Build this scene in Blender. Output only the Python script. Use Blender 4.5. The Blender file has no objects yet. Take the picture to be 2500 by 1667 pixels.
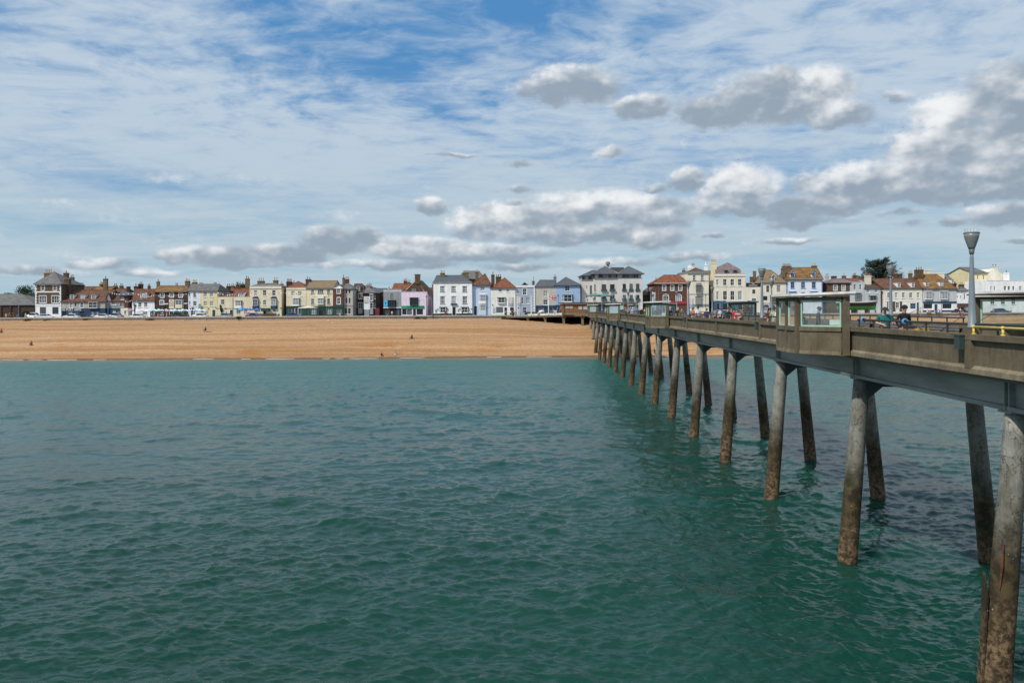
import bpy, bmesh, math, random
import numpy as np
from mathutils import Vector, Matrix
random.seed(7)
sc = bpy.context.scene
C = sc.collection
PI = math.pi
R = math.radians

# ------------------------------------------------------------------ camera
F = 1944.0                       # focal length in photograph pixels (28 mm on 36 mm)
EYE = 9.87                       # camera height above the water
ROLL = R(0.30)
cam = bpy.data.cameras.new('camera'); cam.lens = 28.0; cam.sensor_width = 36.0
cam.shift_y = -81.5 / 2500.0
cam.clip_start = 0.1; cam.clip_end = 90000
cam_o = bpy.data.objects.new('camera', cam); C.objects.link(cam_o)
cam_o.matrix_world = Matrix.Translation((0, 0, EYE)) @ Matrix.Rotation(PI/2, 4, 'X') @ Matrix.Rotation(-ROLL, 4, 'Z')
sc.camera = cam_o

def uv(px, py):
    du, dv = px - 1250.0, 752.0 - py
    c, s = math.cos(ROLL), math.sin(ROLL)
    return du*c + dv*s, -du*s + dv*c
def W(px, py, Y):
    u, v = uv(px, py)
    return Vector((u*Y/F, Y, EYE + v*Y/F))

# ------------------------------------------------------------------ world and sun
SUN_EL = R(48); SUN_AZ = math.atan2(-0.73, -0.68)     # from the left, a little behind the camera
sun_dir = Vector((math.sin(SUN_AZ)*math.cos(SUN_EL), math.cos(SUN_AZ)*math.cos(SUN_EL), math.sin(SUN_EL)))
sl = bpy.data.lights.new('sun', 'SUN'); sl.energy = 3.7; sl.angle = R(0.5); sl.color = (1.0, 0.95, 0.87)
so = bpy.data.objects.new('sun', sl); C.objects.link(so)
so.rotation_euler = sun_dir.to_track_quat('Z', 'Y').to_euler()
so.location = (-40, -30, 80)

sc.view_settings.view_transform = 'Standard'; sc.view_settings.look = 'None'
sc.view_settings.exposure = 0.0; sc.view_settings.gamma = 1.0
sc.view_settings.use_curve_mapping = False
sc.cycles.max_bounces = 6; sc.cycles.transparent_max_bounces = 12
sc.cycles.use_denoising = True
sc.cycles.sample_clamp_indirect = 4.0

class E:
    """a float socket that can be used in arithmetic"""
    def __init__(s, nt, sock): s.nt, s.s = nt, sock
    def op(s, o, b=None, c=None, clamp=False, rev=False):
        n = s.nt.nodes.new('ShaderNodeMath'); n.operation = o; n.use_clamp = clamp
        ins = [s, b, c]
        if rev: ins = [b, s, c]
        for i, v in enumerate(ins):
            if v is None: continue
            if isinstance(v, E): s.nt.links.new(v.s, n.inputs[i])
            else: n.inputs[i].default_value = v
        return E(s.nt, n.outputs[0])
    def __add__(s, b): return s.op('ADD', b)
    __radd__ = __add__
    def __mul__(s, b): return s.op('MULTIPLY', b)
    __rmul__ = __mul__
    def __sub__(s, b): return s.op('SUBTRACT', b)
    def __rsub__(s, b): return s.op('SUBTRACT', b, rev=True)
    def __truediv__(s, b): return s.op('DIVIDE', b)
    def max(s, b): return s.op('MAXIMUM', b)
    def min(s, b): return s.op('MINIMUM', b)
    def smax(s, b, k): return s.op('SMOOTH_MAX', b, k)
    def step(s, lo, hi):
        n = s.nt.nodes.new('ShaderNodeMapRange'); n.interpolation_type = 'SMOOTHSTEP'
        s.nt.links.new(s.s, n.inputs[0]); n.inputs[1].default_value = lo; n.inputs[2].default_value = hi
        return E(s.nt, n.outputs[0])
def vec(nt, x, y, z=0.0):
    n = nt.nodes.new('ShaderNodeCombineXYZ')
    for i, v in enumerate((x, y, z)):
        if isinstance(v, E): nt.links.new(v.s, n.inputs[i])
        else: n.inputs[i].default_value = v
    return n.outputs[0]
def noise(nt, v, scale, detail=4, rough=0.55, lac=2.0, dist=0.0):
    n = nt.nodes.new('ShaderNodeTexNoise'); n.noise_dimensions = '3D'
    if v is not None: nt.links.new(v, n.inputs['Vector'])
    n.inputs['Scale'].default_value = scale; n.inputs['Detail'].default_value = detail
    n.inputs['Roughness'].default_value = rough; n.inputs['Lacunarity'].default_value = lac
    n.inputs['Distortion'].default_value = dist
    return E(nt, n.outputs['Fac'])
def mixc(nt, fac, a, b, blend='MIX'):
    n = nt.nodes.new('ShaderNodeMix'); n.data_type = 'RGBA'; n.blend_type = blend
    if isinstance(fac, E): nt.links.new(fac.s, n.inputs['Factor'])
    else: n.inputs['Factor'].default_value = fac
    for v, i in ((a, 6), (b, 7)):
        if isinstance(v, tuple): n.inputs[i].default_value = (*v[:3], 1)
        else: nt.links.new(v, n.inputs[i])
    return n.outputs[2]

world = bpy.data.worlds.new('World'); sc.world = world; world.use_nodes = True
def build_sky():
    nt = world.node_tree; nt.nodes.clear()
    out = nt.nodes.new('ShaderNodeOutputWorld'); bg = nt.nodes.new('ShaderNodeBackground')
    nt.links.new(bg.outputs[0], out.inputs[0]); bg.inputs[1].default_value = 0.1
    sky = nt.nodes.new('ShaderNodeTexSky'); sky.sky_type = 'NISHITA'; sky.sun_disc = False
    sky.sun_elevation = SUN_EL; sky.sun_rotation = SUN_AZ; sky.air_density = 1.0; sky.dust_density = 0.6; sky.ozone_density = 2.5
    tc = nt.nodes.new('ShaderNodeTexCoord'); sp = nt.nodes.new('ShaderNodeSeparateXYZ')
    nt.links.new(tc.outputs['Generated'], sp.inputs[0])
    x, y, z = (E(nt, sp.outputs[i]) for i in range(3))
    az = x.op('ARCTAN2', y) * (180/PI); el = z.op('ARCSINE') * (180/PI)
    zz = z.max(0.0) + 0.07
    px, py = x/zz, y/zz
    # ---- thin high sheet: rippled cirrocumulus with blue gaps
    a = R(-14); ca, sa = math.cos(a), math.sin(a)
    rx, ry = px*ca + py*sa, py*ca - px*sa
    warp = noise(nt, vec(nt, rx, ry), 0.9, 3) - 0.5
    big = noise(nt, vec(nt, rx*0.75, ry*0.8, 3.1), 0.8, 4, 0.55)
    rip = noise(nt, vec(nt, rx*6.6 + warp*5.0, ry*7.2 + warp*4.0, 0.7), 1.0, 4.0, 0.6)
    fib = noise(nt, vec(nt, rx*2.0 + warp*1.8, ry*2.4 + warp, 5.0), 1.6, 7, 0.68)
    def patch(a0, e0, wa, we, amp):
        da, de = (az - a0)/wa, (el - e0)/we
        return (da*da + de*de).op('MULTIPLY', -1.0).op('EXPONENT') * amp
    bias = patch(1.5, 21.5, 6.5, 2.2, -0.52)
    for p in ((-11, 17.6, 8.0, 3.0, -0.36), (-19, 20.5, 7, 1.6, -0.26), (-24.5, 8.2, 5.0, 0.9, -0.42), (-4, 14.5, 8, 2.2, -0.16), (-2, 18, 9, 3, -0.14),
              (22, 3.2, 9, 1.0, -0.30), (17, 1.6, 8, 0.7, -0.25), (17, 8.2, 7, .8, -.22), (-30, 5.2, 7, 0.8, -0.20), (-27, 15, 8, 4, 0.12), (5, 11, 9, 3, 0.10), (-15, 10.5, 9, 2.2, 0.14), (24, 17, 9, 4, .10)):
        bias = bias + patch(*p)
    cover = 0.745 + (big - 0.5)*1.15 + (fib - 0.5)*0.80 + (rip - 0.5)*1.35*el.step(6.0, 14.0) + bias
    al = cover.step(0.12, 1.02)*0.95
    # ---- low cumulus: placed banks with ragged edges, lit from upper left
    cl = [  # (photo x, photo y at 2352 wide, half width, half height, grey)
        (1315,205,112,52,.75),(1480,252,66,34,.75),(1640,262,105,44,.8),(1755,235,115,66,.8),(1790,190,45,36,.7),(1885,215,80,54,.1),(1930,268,70,36,.6),
        (2180,262,80,40,-.5),(2325,250,120,90,.95),(2190,350,130,66,.5),(2330,360,150,90,.55),(2050,420,190,52,.35),(2250,425,190,46,.45),
        (1700,440,100,58,.05),(1690,480,120,26,.5),(1845,480,110,34,.75),(1850,512,100,22,.8),(1950,430,120,45,.3),
        (1160,515,125,50,.2),(1300,490,120,46,.25),(1400,480,110,44,.1),(1500,495,95,46,.55),(1330,540,230,30,.6),(1510,550,70,30,.35),(960,572,150,30,.45),(1100,585,190,26,.5),
        (755,558,75,38,.8),(640,585,120,24,.75),(500,590,120,24,.6),(840,546,42,26,.7),(560,605,170,18,.5),(850,610,160,17,.5),(990,607,90,15,.7),
        (990,475,38,24,.35),(1040,358,70,9,.7),(1408,350,38,20,.7),(1580,416,42,32,.5),(1195,378,42,12,.7),(1185,438,46,14,.7),(1185,465,32,12,.6),
        (2088,518,38,16,.8),(2190,513,44,20,.8),(2310,500,80,34,.7),(2070,490,48,14,.6),(1815,554,72,12,.8),(1640,541,28,9,.8),(1600,590,100,16,.6),(2350,552,30,8,.8),
        (245,610,80,20,.6),(60,622,120,14,.3),(330,628,90,14,.2),(1200,615,150,14,.6),(1400,605,130,16,.55),(1510,432,26,14,.6),(2055,226,40,22,.5)]
    n1 = noise(nt, vec(nt, az*0.1, el*0.14, 0.0), 3.6, 6, 0.52)
    n2 = noise(nt, vec(nt, az*0.1 + 0.045, el*0.15 - 0.075, 2.0), 2.7, 3, 0.5)
    n1b = noise(nt, vec(nt, az*0.1, el*0.15, 2.0), 2.7, 3, 0.5)
    n3 = noise(nt, vec(nt, az*0.1, el*0.14, 4.0), 12.0, 6, 0.62)
    aw = az + (n3 - 0.5)*1.2 + (n1 - 0.5)*1.2
    ew = el + (n1 - 0.5)*1.0
    items = []
    for (cx, cy, w, h, g) in cl:
        u, v = uv(cx/0.9408, cy/0.9408)
        items.append((math.degrees(math.atan2(u, F)), math.degrees(math.atan2(v, math.hypot(F, u))), w/0.9408/F*57.3*1.20, h/0.9408/F*57.3*1.22, g))
    rows = []                                          # clouds that do not overlap in azimuth share a colour ramp
    for it in sorted(items, key=lambda t: t[0] - t[2]):
        for r_ in rows:
            if r_[-1][0] + r_[-1][2] + 0.15 < it[0] - it[2] and len(r_) < 10: r_.append(it); break
        else: rows.append([it])
    azn = ((aw + 45.0)*(1/90.0))
    dens = None
    for r_ in rows:
        rp = nt.nodes.new('ShaderNodeValToRGB'); el_ = rp.color_ramp.elements; nt.links.new(azn.s, rp.inputs[0])
        stops = []
        for (a0, e0, wa, he, g) in r_:
            for k, v in ((-1, 0.0), (0, 1.0 if he > .85 else .50), (1, 0.0)): stops.append(((a0 + k*wa + 45)/90, (v, g*0.5 + 0.5, e0/30.0, he/4.0)))
        while len(el_) < len(stops): el_.new(0.5)
        for e_, (p_, c_) in zip(el_, stops): e_.position = min(1, max(0, p_))
        for e_, (p_, c_) in zip(el_, stops): e_.position = min(1, max(0, p_)); e_.color = c_
        sc_ = nt.nodes.new('ShaderNodeSeparateColor'); nt.links.new(rp.outputs[0], sc_.inputs[0])
        r0, g0, b0 = (E(nt, sc_.outputs[i]) for i in range(3)); h0 = E(nt, rp.outputs[1])
        de = (ew - b0*30.0)/(h0*4.0); de2 = de.max(de*-1.3); q = 1.0 - r0
        d = 1.0 - q*q - de2*de2
        wgt = d.max(0.0); gw = wgt*wgt + wgt*0.1
        t1, t2 = gw*(g0*2.0 - 1.0), gw*de
        if dens is None: dens, gr, hgt, ws = d, t1, t2, gw
        else: dens, gr, hgt, ws = dens.max(d), gr + t1, hgt + t2, ws + gw
    gr = gr/(ws + 0.02); hgt = hgt/(ws + 0.02)
    field = dens.max(-1.5) + (n1 - 0.5)*1.35 + (n3 - 0.5)*0.85 + 0.03
    # free low banks elsewhere round the horizon, so that the sky goes on beyond the frame
    aside = (az.op('ABSOLUTE') - 37.0).step(0.0, 8.0)
    band = 1.0 - ((el - 6.0)/6.0)*((el - 6.0)/6.0)
    free = (noise(nt, vec(nt, x*1.0, y*1.0, z*3.0), 3.0, 6, 0.55) - 0.52)*5.0 + band*0.4 - 0.3
    field = field.max(free*aside - (1.0 - aside)*3.0)
    ca_ = field.step(-0.10, 0.80)
    lit = ((n2 - n1b)*2.6 + hgt*0.85 + 0.62 - gr*0.74 + (n1 - .5)*.8 + (n3 - .5)*.6).step(0.0, 1.2)
    # colours in the units of the sky texture (world strength 0.1)
    veil = mixc(nt, (el - 2.0).step(0.0, 14.0), (5.0, 6.1, 6.8), (5.2, 6.25, 7.35))
    blue = mixc(nt, 0.7, sky.outputs[0], (0.62, 2.75, 6.0))
    low = mixc(nt, el.step(1.0, 11.0), (3.0, 5.0, 6.2), blue)
    base = mixc(nt, al, low, veil)
    cloud = mixc(nt, lit, (3.0, 3.7, 4.5), (9.0, 9.1, 9.2))
    edge = mixc(nt, field.step(0.0, 0.6)*0.6 + 0.4, veil, cloud)
    full = mixc(nt, ca_*0.94, base, edge)
    nt.links.new(full, bg.inputs[0])
build_sky()
world.cycles.sampling_method = 'MANUAL'; world.cycles.sample_map_resolution = 512

# ------------------------------------------------------------------ materials
MATS = {}
def mat(name, col, rough=0.8, var=0.0, scale=3.0, bump=0.0, bscale=20.0, metal=0.0, spec=None, col2=None, stretch=None, detail=5):
    if name in MATS: return MATS[name]
    m = bpy.data.materials.new(name); m.use_nodes = True; nt = m.node_tree
    b = nt.nodes['Principled BSDF']; b.inputs['Roughness'].default_value = rough; b.inputs['Metallic'].default_value = metal
    if spec is not None: b.inputs['Specular IOR Level'].default_value = spec
    b.inputs['Base Color'].default_value = (*col, 1)
    tc = nt.nodes.new('ShaderNodeTexCoord'); src = tc.outputs['Object']
    if stretch:
        mp = nt.nodes.new('ShaderNodeMapping'); mp.inputs['Scale'].default_value = stretch
        nt.links.new(src, mp.inputs[0]); src = mp.outputs[0]
    if var or col2:
        n = noise(nt, src, scale, detail, 0.6)
        c2 = col2 or tuple(max(0, c*(1-var)) for c in col); c1 = col if col2 else tuple(min(1, c*(1+var*0.6)) for c in col)
        nt.links.new(mixc(nt, n.step(0.3, 0.7), c2, c1), b.inputs['Base Color'])
    if bump:
        bn = nt.nodes.new('ShaderNodeBump'); bn.inputs['Strength'].default_value = bump; bn.inputs['Distance'].default_value = 0.05
        nt.links.new(noise(nt, src, bscale, 6).s, bn.inputs['Height']); nt.links.new(bn.outputs[0], b.inputs['Normal'])
    MATS[name] = m
    return m
def bsdf(m): return m.node_tree.nodes['Principled BSDF']

# ------------------------------------------------------------------ mesh helpers
class MB:
    def __init__(s): s.v, s.f, s.mi = [], [], []
    def add(s, vs, fs, mi=0):
        o = len(s.v); s.v += [tuple(v) for v in vs]; s.f += [tuple(i+o for i in f) for f in fs]; s.mi += [mi]*len(fs); return s
    def box(s, x0, x1, y0, y1, z0, z1, mi=0):
        v = [(x0,y0,z0),(x1,y0,z0),(x1,y1,z0),(x0,y1,z0),(x0,y0,z1),(x1,y0,z1),(x1,y1,z1),(x0,y1,z1)]
        return s.add(v, [(0,3,2,1),(4,5,6,7),(0,1,5,4),(1,2,6,5),(2,3,7,6),(3,0,4,7)], mi)
    def obox(s, c, ax, ay, az_, mi=0):
        c = Vector(c); v = []
        for k in (-1, 1):
            for (i, j) in ((-1,-1),(1,-1),(1,1),(-1,1)): v.append(c + ax*i + ay*j + az_*k)
        return s.add(v, [(0,3,2,1),(4,5,6,7),(0,1,5,4),(1,2,6,5),(2,3,7,6),(3,0,4,7)], mi)
    def tube(s, pts, rad, n=8, mi=0, cap=True):
        pts = [Vector(p) for p in pts]
        if not isinstance(rad, (list, tuple)): rad = [rad]*len(pts)
        vs = []; fs = []
        for i, p in enumerate(pts):
            t = (pts[min(i+1, len(pts)-1)] - pts[max(i-1, 0)]).normalized()
            a = t.orthogonal().normalized() if abs(t.z) < 0.9 else t.cross(Vector((0, 1, 0))).normalized()
            b = t.cross(a)
            for k in range(n):
                an = 2*PI*k/n; vs.append(p + (a*math.cos(an) + b*math.sin(an))*rad[i])
        for i in range(len(pts)-1):
            for k in range(n):
                k2 = (k+1) % n; fs.append((i*n+k, i*n+k2, (i+1)*n+k2, (i+1)*n+k))
        if cap: fs += [tuple(range(n))[::-1], tuple(range((len(pts)-1)*n, len(pts)*n))]
        return s.add(vs, fs, mi)
    def lathe(s, prof, n=16, c=(0,0,0), mi=0):
        vs = []; fs = []
        for (r, z) in prof:
            for k in range(n):
                an = 2*PI*k/n; vs.append((c[0]+r*math.cos(an), c[1]+r*math.sin(an), c[2]+z))
        for i in range(len(prof)-1):
            for k in range(n):
                k2 = (k+1) % n; fs.append((i*n+k, i*n+k2, (i+1)*n+k2, (i+1)*n+k))
        fs += [tuple(range(n))[::-1], tuple(range((len(prof)-1)*n, len(prof)*n))]
        return s.add(vs, fs, mi)
    def prism(s, poly, y0, y1, mi=0):          # polygon in x,z pushed along y
        n = len(poly); vs = [(p[0], y0, p[1]) for p in poly] + [(p[0], y1, p[1]) for p in poly]
        fs = [tuple(range(n)), tuple(range(n, 2*n))[::-1]] + [(i, i+n, (i+1) % n + n, (i+1) % n) for i in range(n)]
        return s.add(vs, fs, mi)
    def mesh(s, name, smooth=False):
        me = bpy.data.meshes.new(name); me.from_pydata(s.v, [], s.f)
        if any(s.mi): me.polygons.foreach_set('material_index', s.mi)
        if smooth: me.polygons.foreach_set('use_smooth', [True]*len(s.f))
        me.update(); return me
    def build(s, name, m, parent=None, smooth=False, loc=None):
        me = s.mesh(name, smooth)
        bm = bmesh.new(); bm.from_mesh(me); bmesh.ops.recalc_face_normals(bm, faces=bm.faces); bm.to_mesh(me); bm.free()
        for k in (m if isinstance(m, (list, tuple)) else [m]): me.materials.append(k)
        return link(name, me, parent, loc)
def link(name, me, parent=None, loc=None):
    o = bpy.data.objects.new(name, me); C.objects.link(o)
    if parent: o.parent = parent
    if loc is not None: o.location = loc
    return o
def tag(o, label=None, cat=None, group=None, kind=None):
    if label: o['label'] = label
    if cat: o['category'] = cat
    if group: o['group'] = group
    if kind: o['kind'] = kind
    return o
def thing(name, label, cat, loc=(0,0,0), rz=0.0, group=None):
    o = bpy.data.objects.new(name, None); C.objects.link(o); o.location = loc; o.rotation_euler = (0, 0, rz)
    o.empty_display_size = 0.2
    return tag(o, label, cat, group)
def copy_tree(o, parent=None):
    c = o.copy(); C.objects.link(c); c.parent = parent
    for ch in list(o.children): copy_tree(ch, c)
    return c
# ------------------------------------------------------------------ sea
PROM = 7.50                          # promenade level above the water
SHORE = 158.0
def wave_tile(N, L, wind, vel, lmin, lmax, seed, spread=4.0):
    rng = np.random.default_rng(seed)
    k = 2*PI*np.fft.fftfreq(N, L/N); kx, ky = np.meshgrid(k, k); kk = np.hypot(kx, ky); kk[0, 0] = 1e-6
    Lw = vel*vel/9.81
    cs = (kx*math.cos(wind) + ky*math.sin(wind))/kk
    P = np.exp(-1/(kk*Lw)**2)/kk**3.6*np.abs(cs)**spread*np.where(cs < 0, 0.3, 1.0)
    P *= np.exp(-(kk*lmin/(2*PI))**2)*(1 - np.exp(-(kk*lmax/(2*PI))**2)); P[0, 0] = 0
    h = np.fft.fft2(np.sqrt(P)*(rng.normal(size=(N, N)) + 1j*rng.normal(size=(N, N)))).real
    return h/h.std()
def samp(T, L, X, Y):
    N = T.shape[0]; u = (X/L % 1)*N; v = (Y/L % 1)*N
    i = u.astype(int) % N; j = v.astype(int) % N; fu = u - np.floor(u); fv = v - np.floor(v); i2 = (i+1) % N; j2 = (j+1) % N
    return (T[j, i]*(1-fu) + T[j, i2]*fu)*(1-fv) + (T[j2, i]*(1-fu) + T[j2, i2]*fu)*fv
def sea():
    rows, cols = 720, 900
    yr = 1/np.linspace(1/16.0, 1/162.0, rows); t = np.linspace(-1, 1, cols)
    Y = np.repeat(yr[:, None], cols, 1); X = t[None, :]*(Y*0.70 + 7.0)
    TA = wave_tile(512, 71.0, R(70), 4.4, 0.7, 16, 1, 3.0); TB = wave_tile(512, 23.0, R(108), 3.0, 0.22, 5.5, 2, 1.6); TC = wave_tile(512, 9.7, R(84), 1.7, 0.07, 1.3, 3, 1.2)
    fade = np.clip((SHORE + 1 - Y)/26, 0.12, 1)
    A = samp(TA, 71.0, X, Y); B = samp(TB, 23.0, X*0.98 + Y*0.19, Y*0.98 - X*0.19); Cc = samp(TC, 9.7, X*0.94 - Y*0.34, Y*0.94 + X*0.34)
    gust = 0.75 + 0.35*np.sin(X*0.045 + np.sin(Y*0.06)*1.3)*np.sin(Y*0.05 + X*0.02)
    A = A + 0.16*(A*A - 1); B = B + 0.2*(B*B - 1)
    Z = (A*0.037 + B*0.036*gust + Cc*0.022*gust)*fade
    co = np.stack([X, Y, Z], -1).reshape(-1, 3)
    idx = np.arange(rows*cols).reshape(rows, cols)
    q = np.stack([idx[:-1, :-1], idx[:-1, 1:], idx[1:, 1:], idx[1:, :-1]], -1).reshape(-1, 4)
    # the rest of the sea, out to the horizon, a little lower under the waves
    n0 = len(co); B_ = 40000.0
    ex = np.array([(-B_,-B_,-.35),(B_,-B_,-.35),(B_,SHORE+2,-.35),(-B_,SHORE+2,-.35)])
    co = np.vstack([co, ex]); q = np.vstack([q, [[n0, n0+1, n0+2, n0+3]]])
    me = bpy.data.meshes.new('sea'); me.vertices.add(len(co)); me.vertices.foreach_set('co', co.ravel())
    me.loops.add(q.size); me.loops.foreach_set('vertex_index', q.ravel())
    me.polygons.add(len(q)); me.polygons.foreach_set('loop_start', np.arange(0, q.size, 4)); me.polygons.foreach_set('use_smooth', np.ones(len(q), dtype=bool))
    me.update(calc_edges=True)
    m = bpy.data.materials.new('sea_water'); m.use_nodes = True; nt = m.node_tree; b = bsdf(m)
    g = nt.nodes.new('ShaderNodeNewGeometry'); s = nt.nodes.new('ShaderNodeSeparateXYZ'); nt.links.new(g.outputs['Position'], s.inputs[0])
    y = E(nt, s.outputs[1]); x = E(nt, s.outputs[0])
    patch = noise(nt, vec(nt, x*0.02, y*0.035), 1.0, 3)
    deep = mixc(nt, patch.step(0.3, 0.7), (0.0046, 0.036, 0.0235), (0.0080, 0.050, 0.0375))
    w = noise(nt, vec(nt, x*0.05, y*0.1), 1.0, 4) - 0.5
    mid = mixc(nt, (y + w*30).step(34, 150), deep, (0.022, 0.118, 0.106))
    shal = mixc(nt, (y + w*9).step(149, 158), mid, (0.15, 0.145, 0.115))
    nt.links.new(shal, b.inputs['Base Color'])
    nt.links.new((0.09 + y.step(25, 150)*0.27).s, b.inputs['Roughness']); b.inputs['IOR'].default_value = 1.26
    b.subsurface_method = 'BURLEY'; b.inputs['Subsurface Weight'].default_value = 1.0; b.inputs['Subsurface Radius'].default_value = (.6, 1.0, .9); b.inputs['Subsurface Scale'].default_value = 1.6
    bn = nt.nodes.new('ShaderNodeBump'); bn.inputs['Strength'].default_value = 0.30; bn.inputs['Distance'].default_value = 0.03
    nt.links.new((noise(nt, vec(nt, x, y*1.8), 9.0, 5, 0.6)).s, bn.inputs['Height']); nt.links.new(bn.outputs[0], b.inputs['Normal'])
    me.materials.append(m)
    tag(link('sea', me), 'choppy blue green sea lapping at the shingle beach', kind='structure')
sea()

# ------------------------------------------------------------------ beach
PROF = [(142,-1.9),(158,0.0),(160,.42),(166,2.0),(172,3.7),(178,5.2),(182.5,5.95),(187,6.42),(190.5,6.30),(195,6.72),(198.5,6.56),(203,6.92),(207,6.80),(214.4,7.05),(222,7.1)]
_PY = np.linspace(138, 226, 700); _PZ = np.interp(_PY, [p[0] for p in PROF], [p[1] for p in PROF])
_K = np.hanning(29); _K /= _K.sum(); _PS = np.convolve(np.pad(_PZ, 14, mode='edge'), _K, mode='valid'); _PS = np.where(_PY < 160, _PZ, _PS)
def prof(y): return float(np.interp(y, _PY, _PS))
def beach_z(x, y):
    z = prof(y)
    z += 0.10*math.sin(x*0.09 + y*0.35)*min(1, max(0, (y-160)/10)) + 0.05*math.sin(x*0.31 + 1.3*math.sin(y*0.4))
    dx = (x - 14.0)/12.0                                 # the shingle is scoured lower under the pier landing
    if 168 < y < 214: z -= 0.85*math.exp(-dx*dx)*min(1, (y-168)/8)*min(1, (214-y)/6)
    return z
def shore_wob(x): return 1.1*math.sin(x*0.043 + .6) + .55*math.sin(x*0.113 + 2) + .25*math.sin(x*.29) + .12*math.sin(x*.71)
def beach():
    ys = np.concatenate([np.linspace(142, 158, 8), np.linspace(158.5, 214.3, 130), [218, 222]]); xs = np.linspace(-230, 230, 420)
    rng = np.random.default_rng(5)
    co = [(x, y + shore_wob(x)*math.exp(-((y-158)/5)**2), beach_z(x, y) + rng.normal()*0.03 + 0.06*math.sin(x*.05 + y*.12)*math.sin(y*.5 + math.sin(x*.03)*2)*(y > 162)) for y in ys for x in xs]
    n = len(xs); q = [(j*n+i, j*n+i+1, (j+1)*n+i+1, (j+1)*n+i) for j in range(len(ys)-1) for i in range(n-1)]
    mb = MB(); mb.v = co; mb.f = q; mb.mi = [0]*len(q)
    m = bpy.data.materials.new('shingle'); m.use_nodes = True; nt = m.node_tree; b = bsdf(m); b.inputs['Roughness'].default_value = 0.9
    b.inputs['Specular IOR Level'].default_value = 0.25
    g = nt.nodes.new('ShaderNodeNewGeometry'); s = nt.nodes.new('ShaderNodeSeparateXYZ'); nt.links.new(g.outputs['Position'], s.inputs[0])
    x, y, z = (E(nt, s.outputs[i]) for i in range(3))
    bands = noise(nt, vec(nt, x*0.012, y*0.42, z*0.3), 1.0, 5, 0.62)
    blot = noise(nt, vec(nt, x*0.07, y*0.2, 3.0), 1.0, 4, 0.6)
    base = mixc(nt, bands.step(0.36, 0.64), (0.345, 0.182, 0.078), (0.455, 0.278, 0.148))  # pebble bands; contrast raised to put berm ridge shading into the colour
    base = mixc(nt, (blot*(1.0 - (y*1.0).step(164, 188)*0.75)).step(0.52, 0.66), base, (0.36, 0.165, 0.048))
    vo = nt.nodes.new('ShaderNodeTexVoronoi'); vo.inputs['Scale'].default_value = 5.0; nt.links.new(g.outputs['Position'], vo.inputs['Vector'])
    sv = nt.nodes.new('ShaderNodeSeparateColor'); nt.links.new(vo.outputs['Color'], sv.inputs[0])
    grain = E(nt, sv.outputs[0]); n9 = noise(nt, g.outputs['Position'], 1.7, 5, .7)
    gm = nt.nodes.new('ShaderNodeMix'); gm.data_type = 'RGBA'; gm.blend_type = 'MULTIPLY'; gm.inputs['Factor'].default_value = 1.0
    nt.links.new(base, gm.inputs[6])
    cb = nt.nodes.new('ShaderNodeCombineColor'); k = 0.76 + grain*0.34 + (n9 - .5)*0.34
    for i in range(3): nt.links.new(k.s, cb.inputs[i])
    nt.links.new(cb.outputs[0], gm.inputs[7])
    ww = noise(nt, vec(nt, x*0.16, 0.0, 1.0), 1.0, 4) - 0.5
    wet = (z + ww*0.35).step(0.42, 0.16)
    fin = mixc(nt, wet*0.75, gm.outputs[2], (0.10, 0.055, 0.028))
    nt.links.new(fin, b.inputs['Base Color'])
    bn = nt.nodes.new('ShaderNodeBump'); bn.inputs['Strength'].default_value = 0.7; bn.inputs['Distance'].default_value = 0.08
    nt.links.new(noise(nt, g.outputs['Position'], 3.0, 8, .65).s, bn.inputs['Height']); nt.links.new(bn.outputs[0], b.inputs['Normal'])
    tag(mb.build('beach', m, smooth=True), 'sloping tan shingle beach below the promenade', kind='structure')
    # foam line
    fm = mat('foam', (0.55, 0.52, 0.47), 0.7, var=0.12, scale=2.0)
    mb = MB(); rng = random.Random(3); x = -150.0
    while x < 150:
        ln = rng.uniform(1.0, 7.0); nseg = max(3, int(ln/0.35)); y0 = SHORE + rng.uniform(-0.5, 0.35); wd = rng.uniform(0.02, 0.09)
        if rng.random() < 0.7:
            top = []; bot = []
            for i in range(nseg+1):
                xx = x + ln*i/nseg; e = abs(math.sin(PI*i/nseg))**0.5*wd; yy = y0 + 0.15*math.sin(xx*1.7) + shore_wob(xx)
                top.append((xx, yy+e*1.4, 0.16)); bot.append((xx, yy-e*rng.uniform(.7, 1.8), 0.09))
            n = len(top); mb.add(bot + top, [(i, i+1, n+i+1, n+i) for i in range(n-1)])
        x += ln + rng.uniform(0, 3.0)*(1.5 + math.sin(x*.07))
    tag(mb.build('surf_foam', fm), 'thin white line of foam where the sea meets the shingle', 'foam', kind='stuff')
beach()

# ------------------------------------------------------------------ land, promenade, road, sea wall
asph = mat('promenade_asphalt', (0.20, 0.19, 0.18), 0.9, var=0.2, scale=0.5)
mb = MB(); mb.add([(-900, 214.9, PROM), (900, 214.9, PROM), (900, 222.0, PROM), (-900, 222.0, PROM)], [(0,1,2,3)])
tag(mb.build('promenade', mat('promenade_paving', (0.36, 0.33, 0.29), 0.9, var=0.2, scale=0.8)), 'pale paved promenade behind the sea wall', kind='structure')
mb = MB(); mb.box(-900, 900, 222.0, 222.2, PROM-.12, PROM+.02); tag(mb.build('kerb', mat('kerb_stone', (.4,.39,.37), .9)), 'stone kerb along the seafront road', kind='structure')
mb = MB(); mb.add([(-900, 222.2, PROM-0.1), (900, 222.2, PROM-0.1), (900, 231, PROM-0.1), (-900, 231, PROM-0.1)], [(0,1,2,3)])
tag(mb.build('road', mat('road_asphalt', (0.06, 0.06, 0.062), 0.9, var=0.2, scale=0.6)), 'grey seafront road', kind='structure')
mb = MB()
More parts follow.
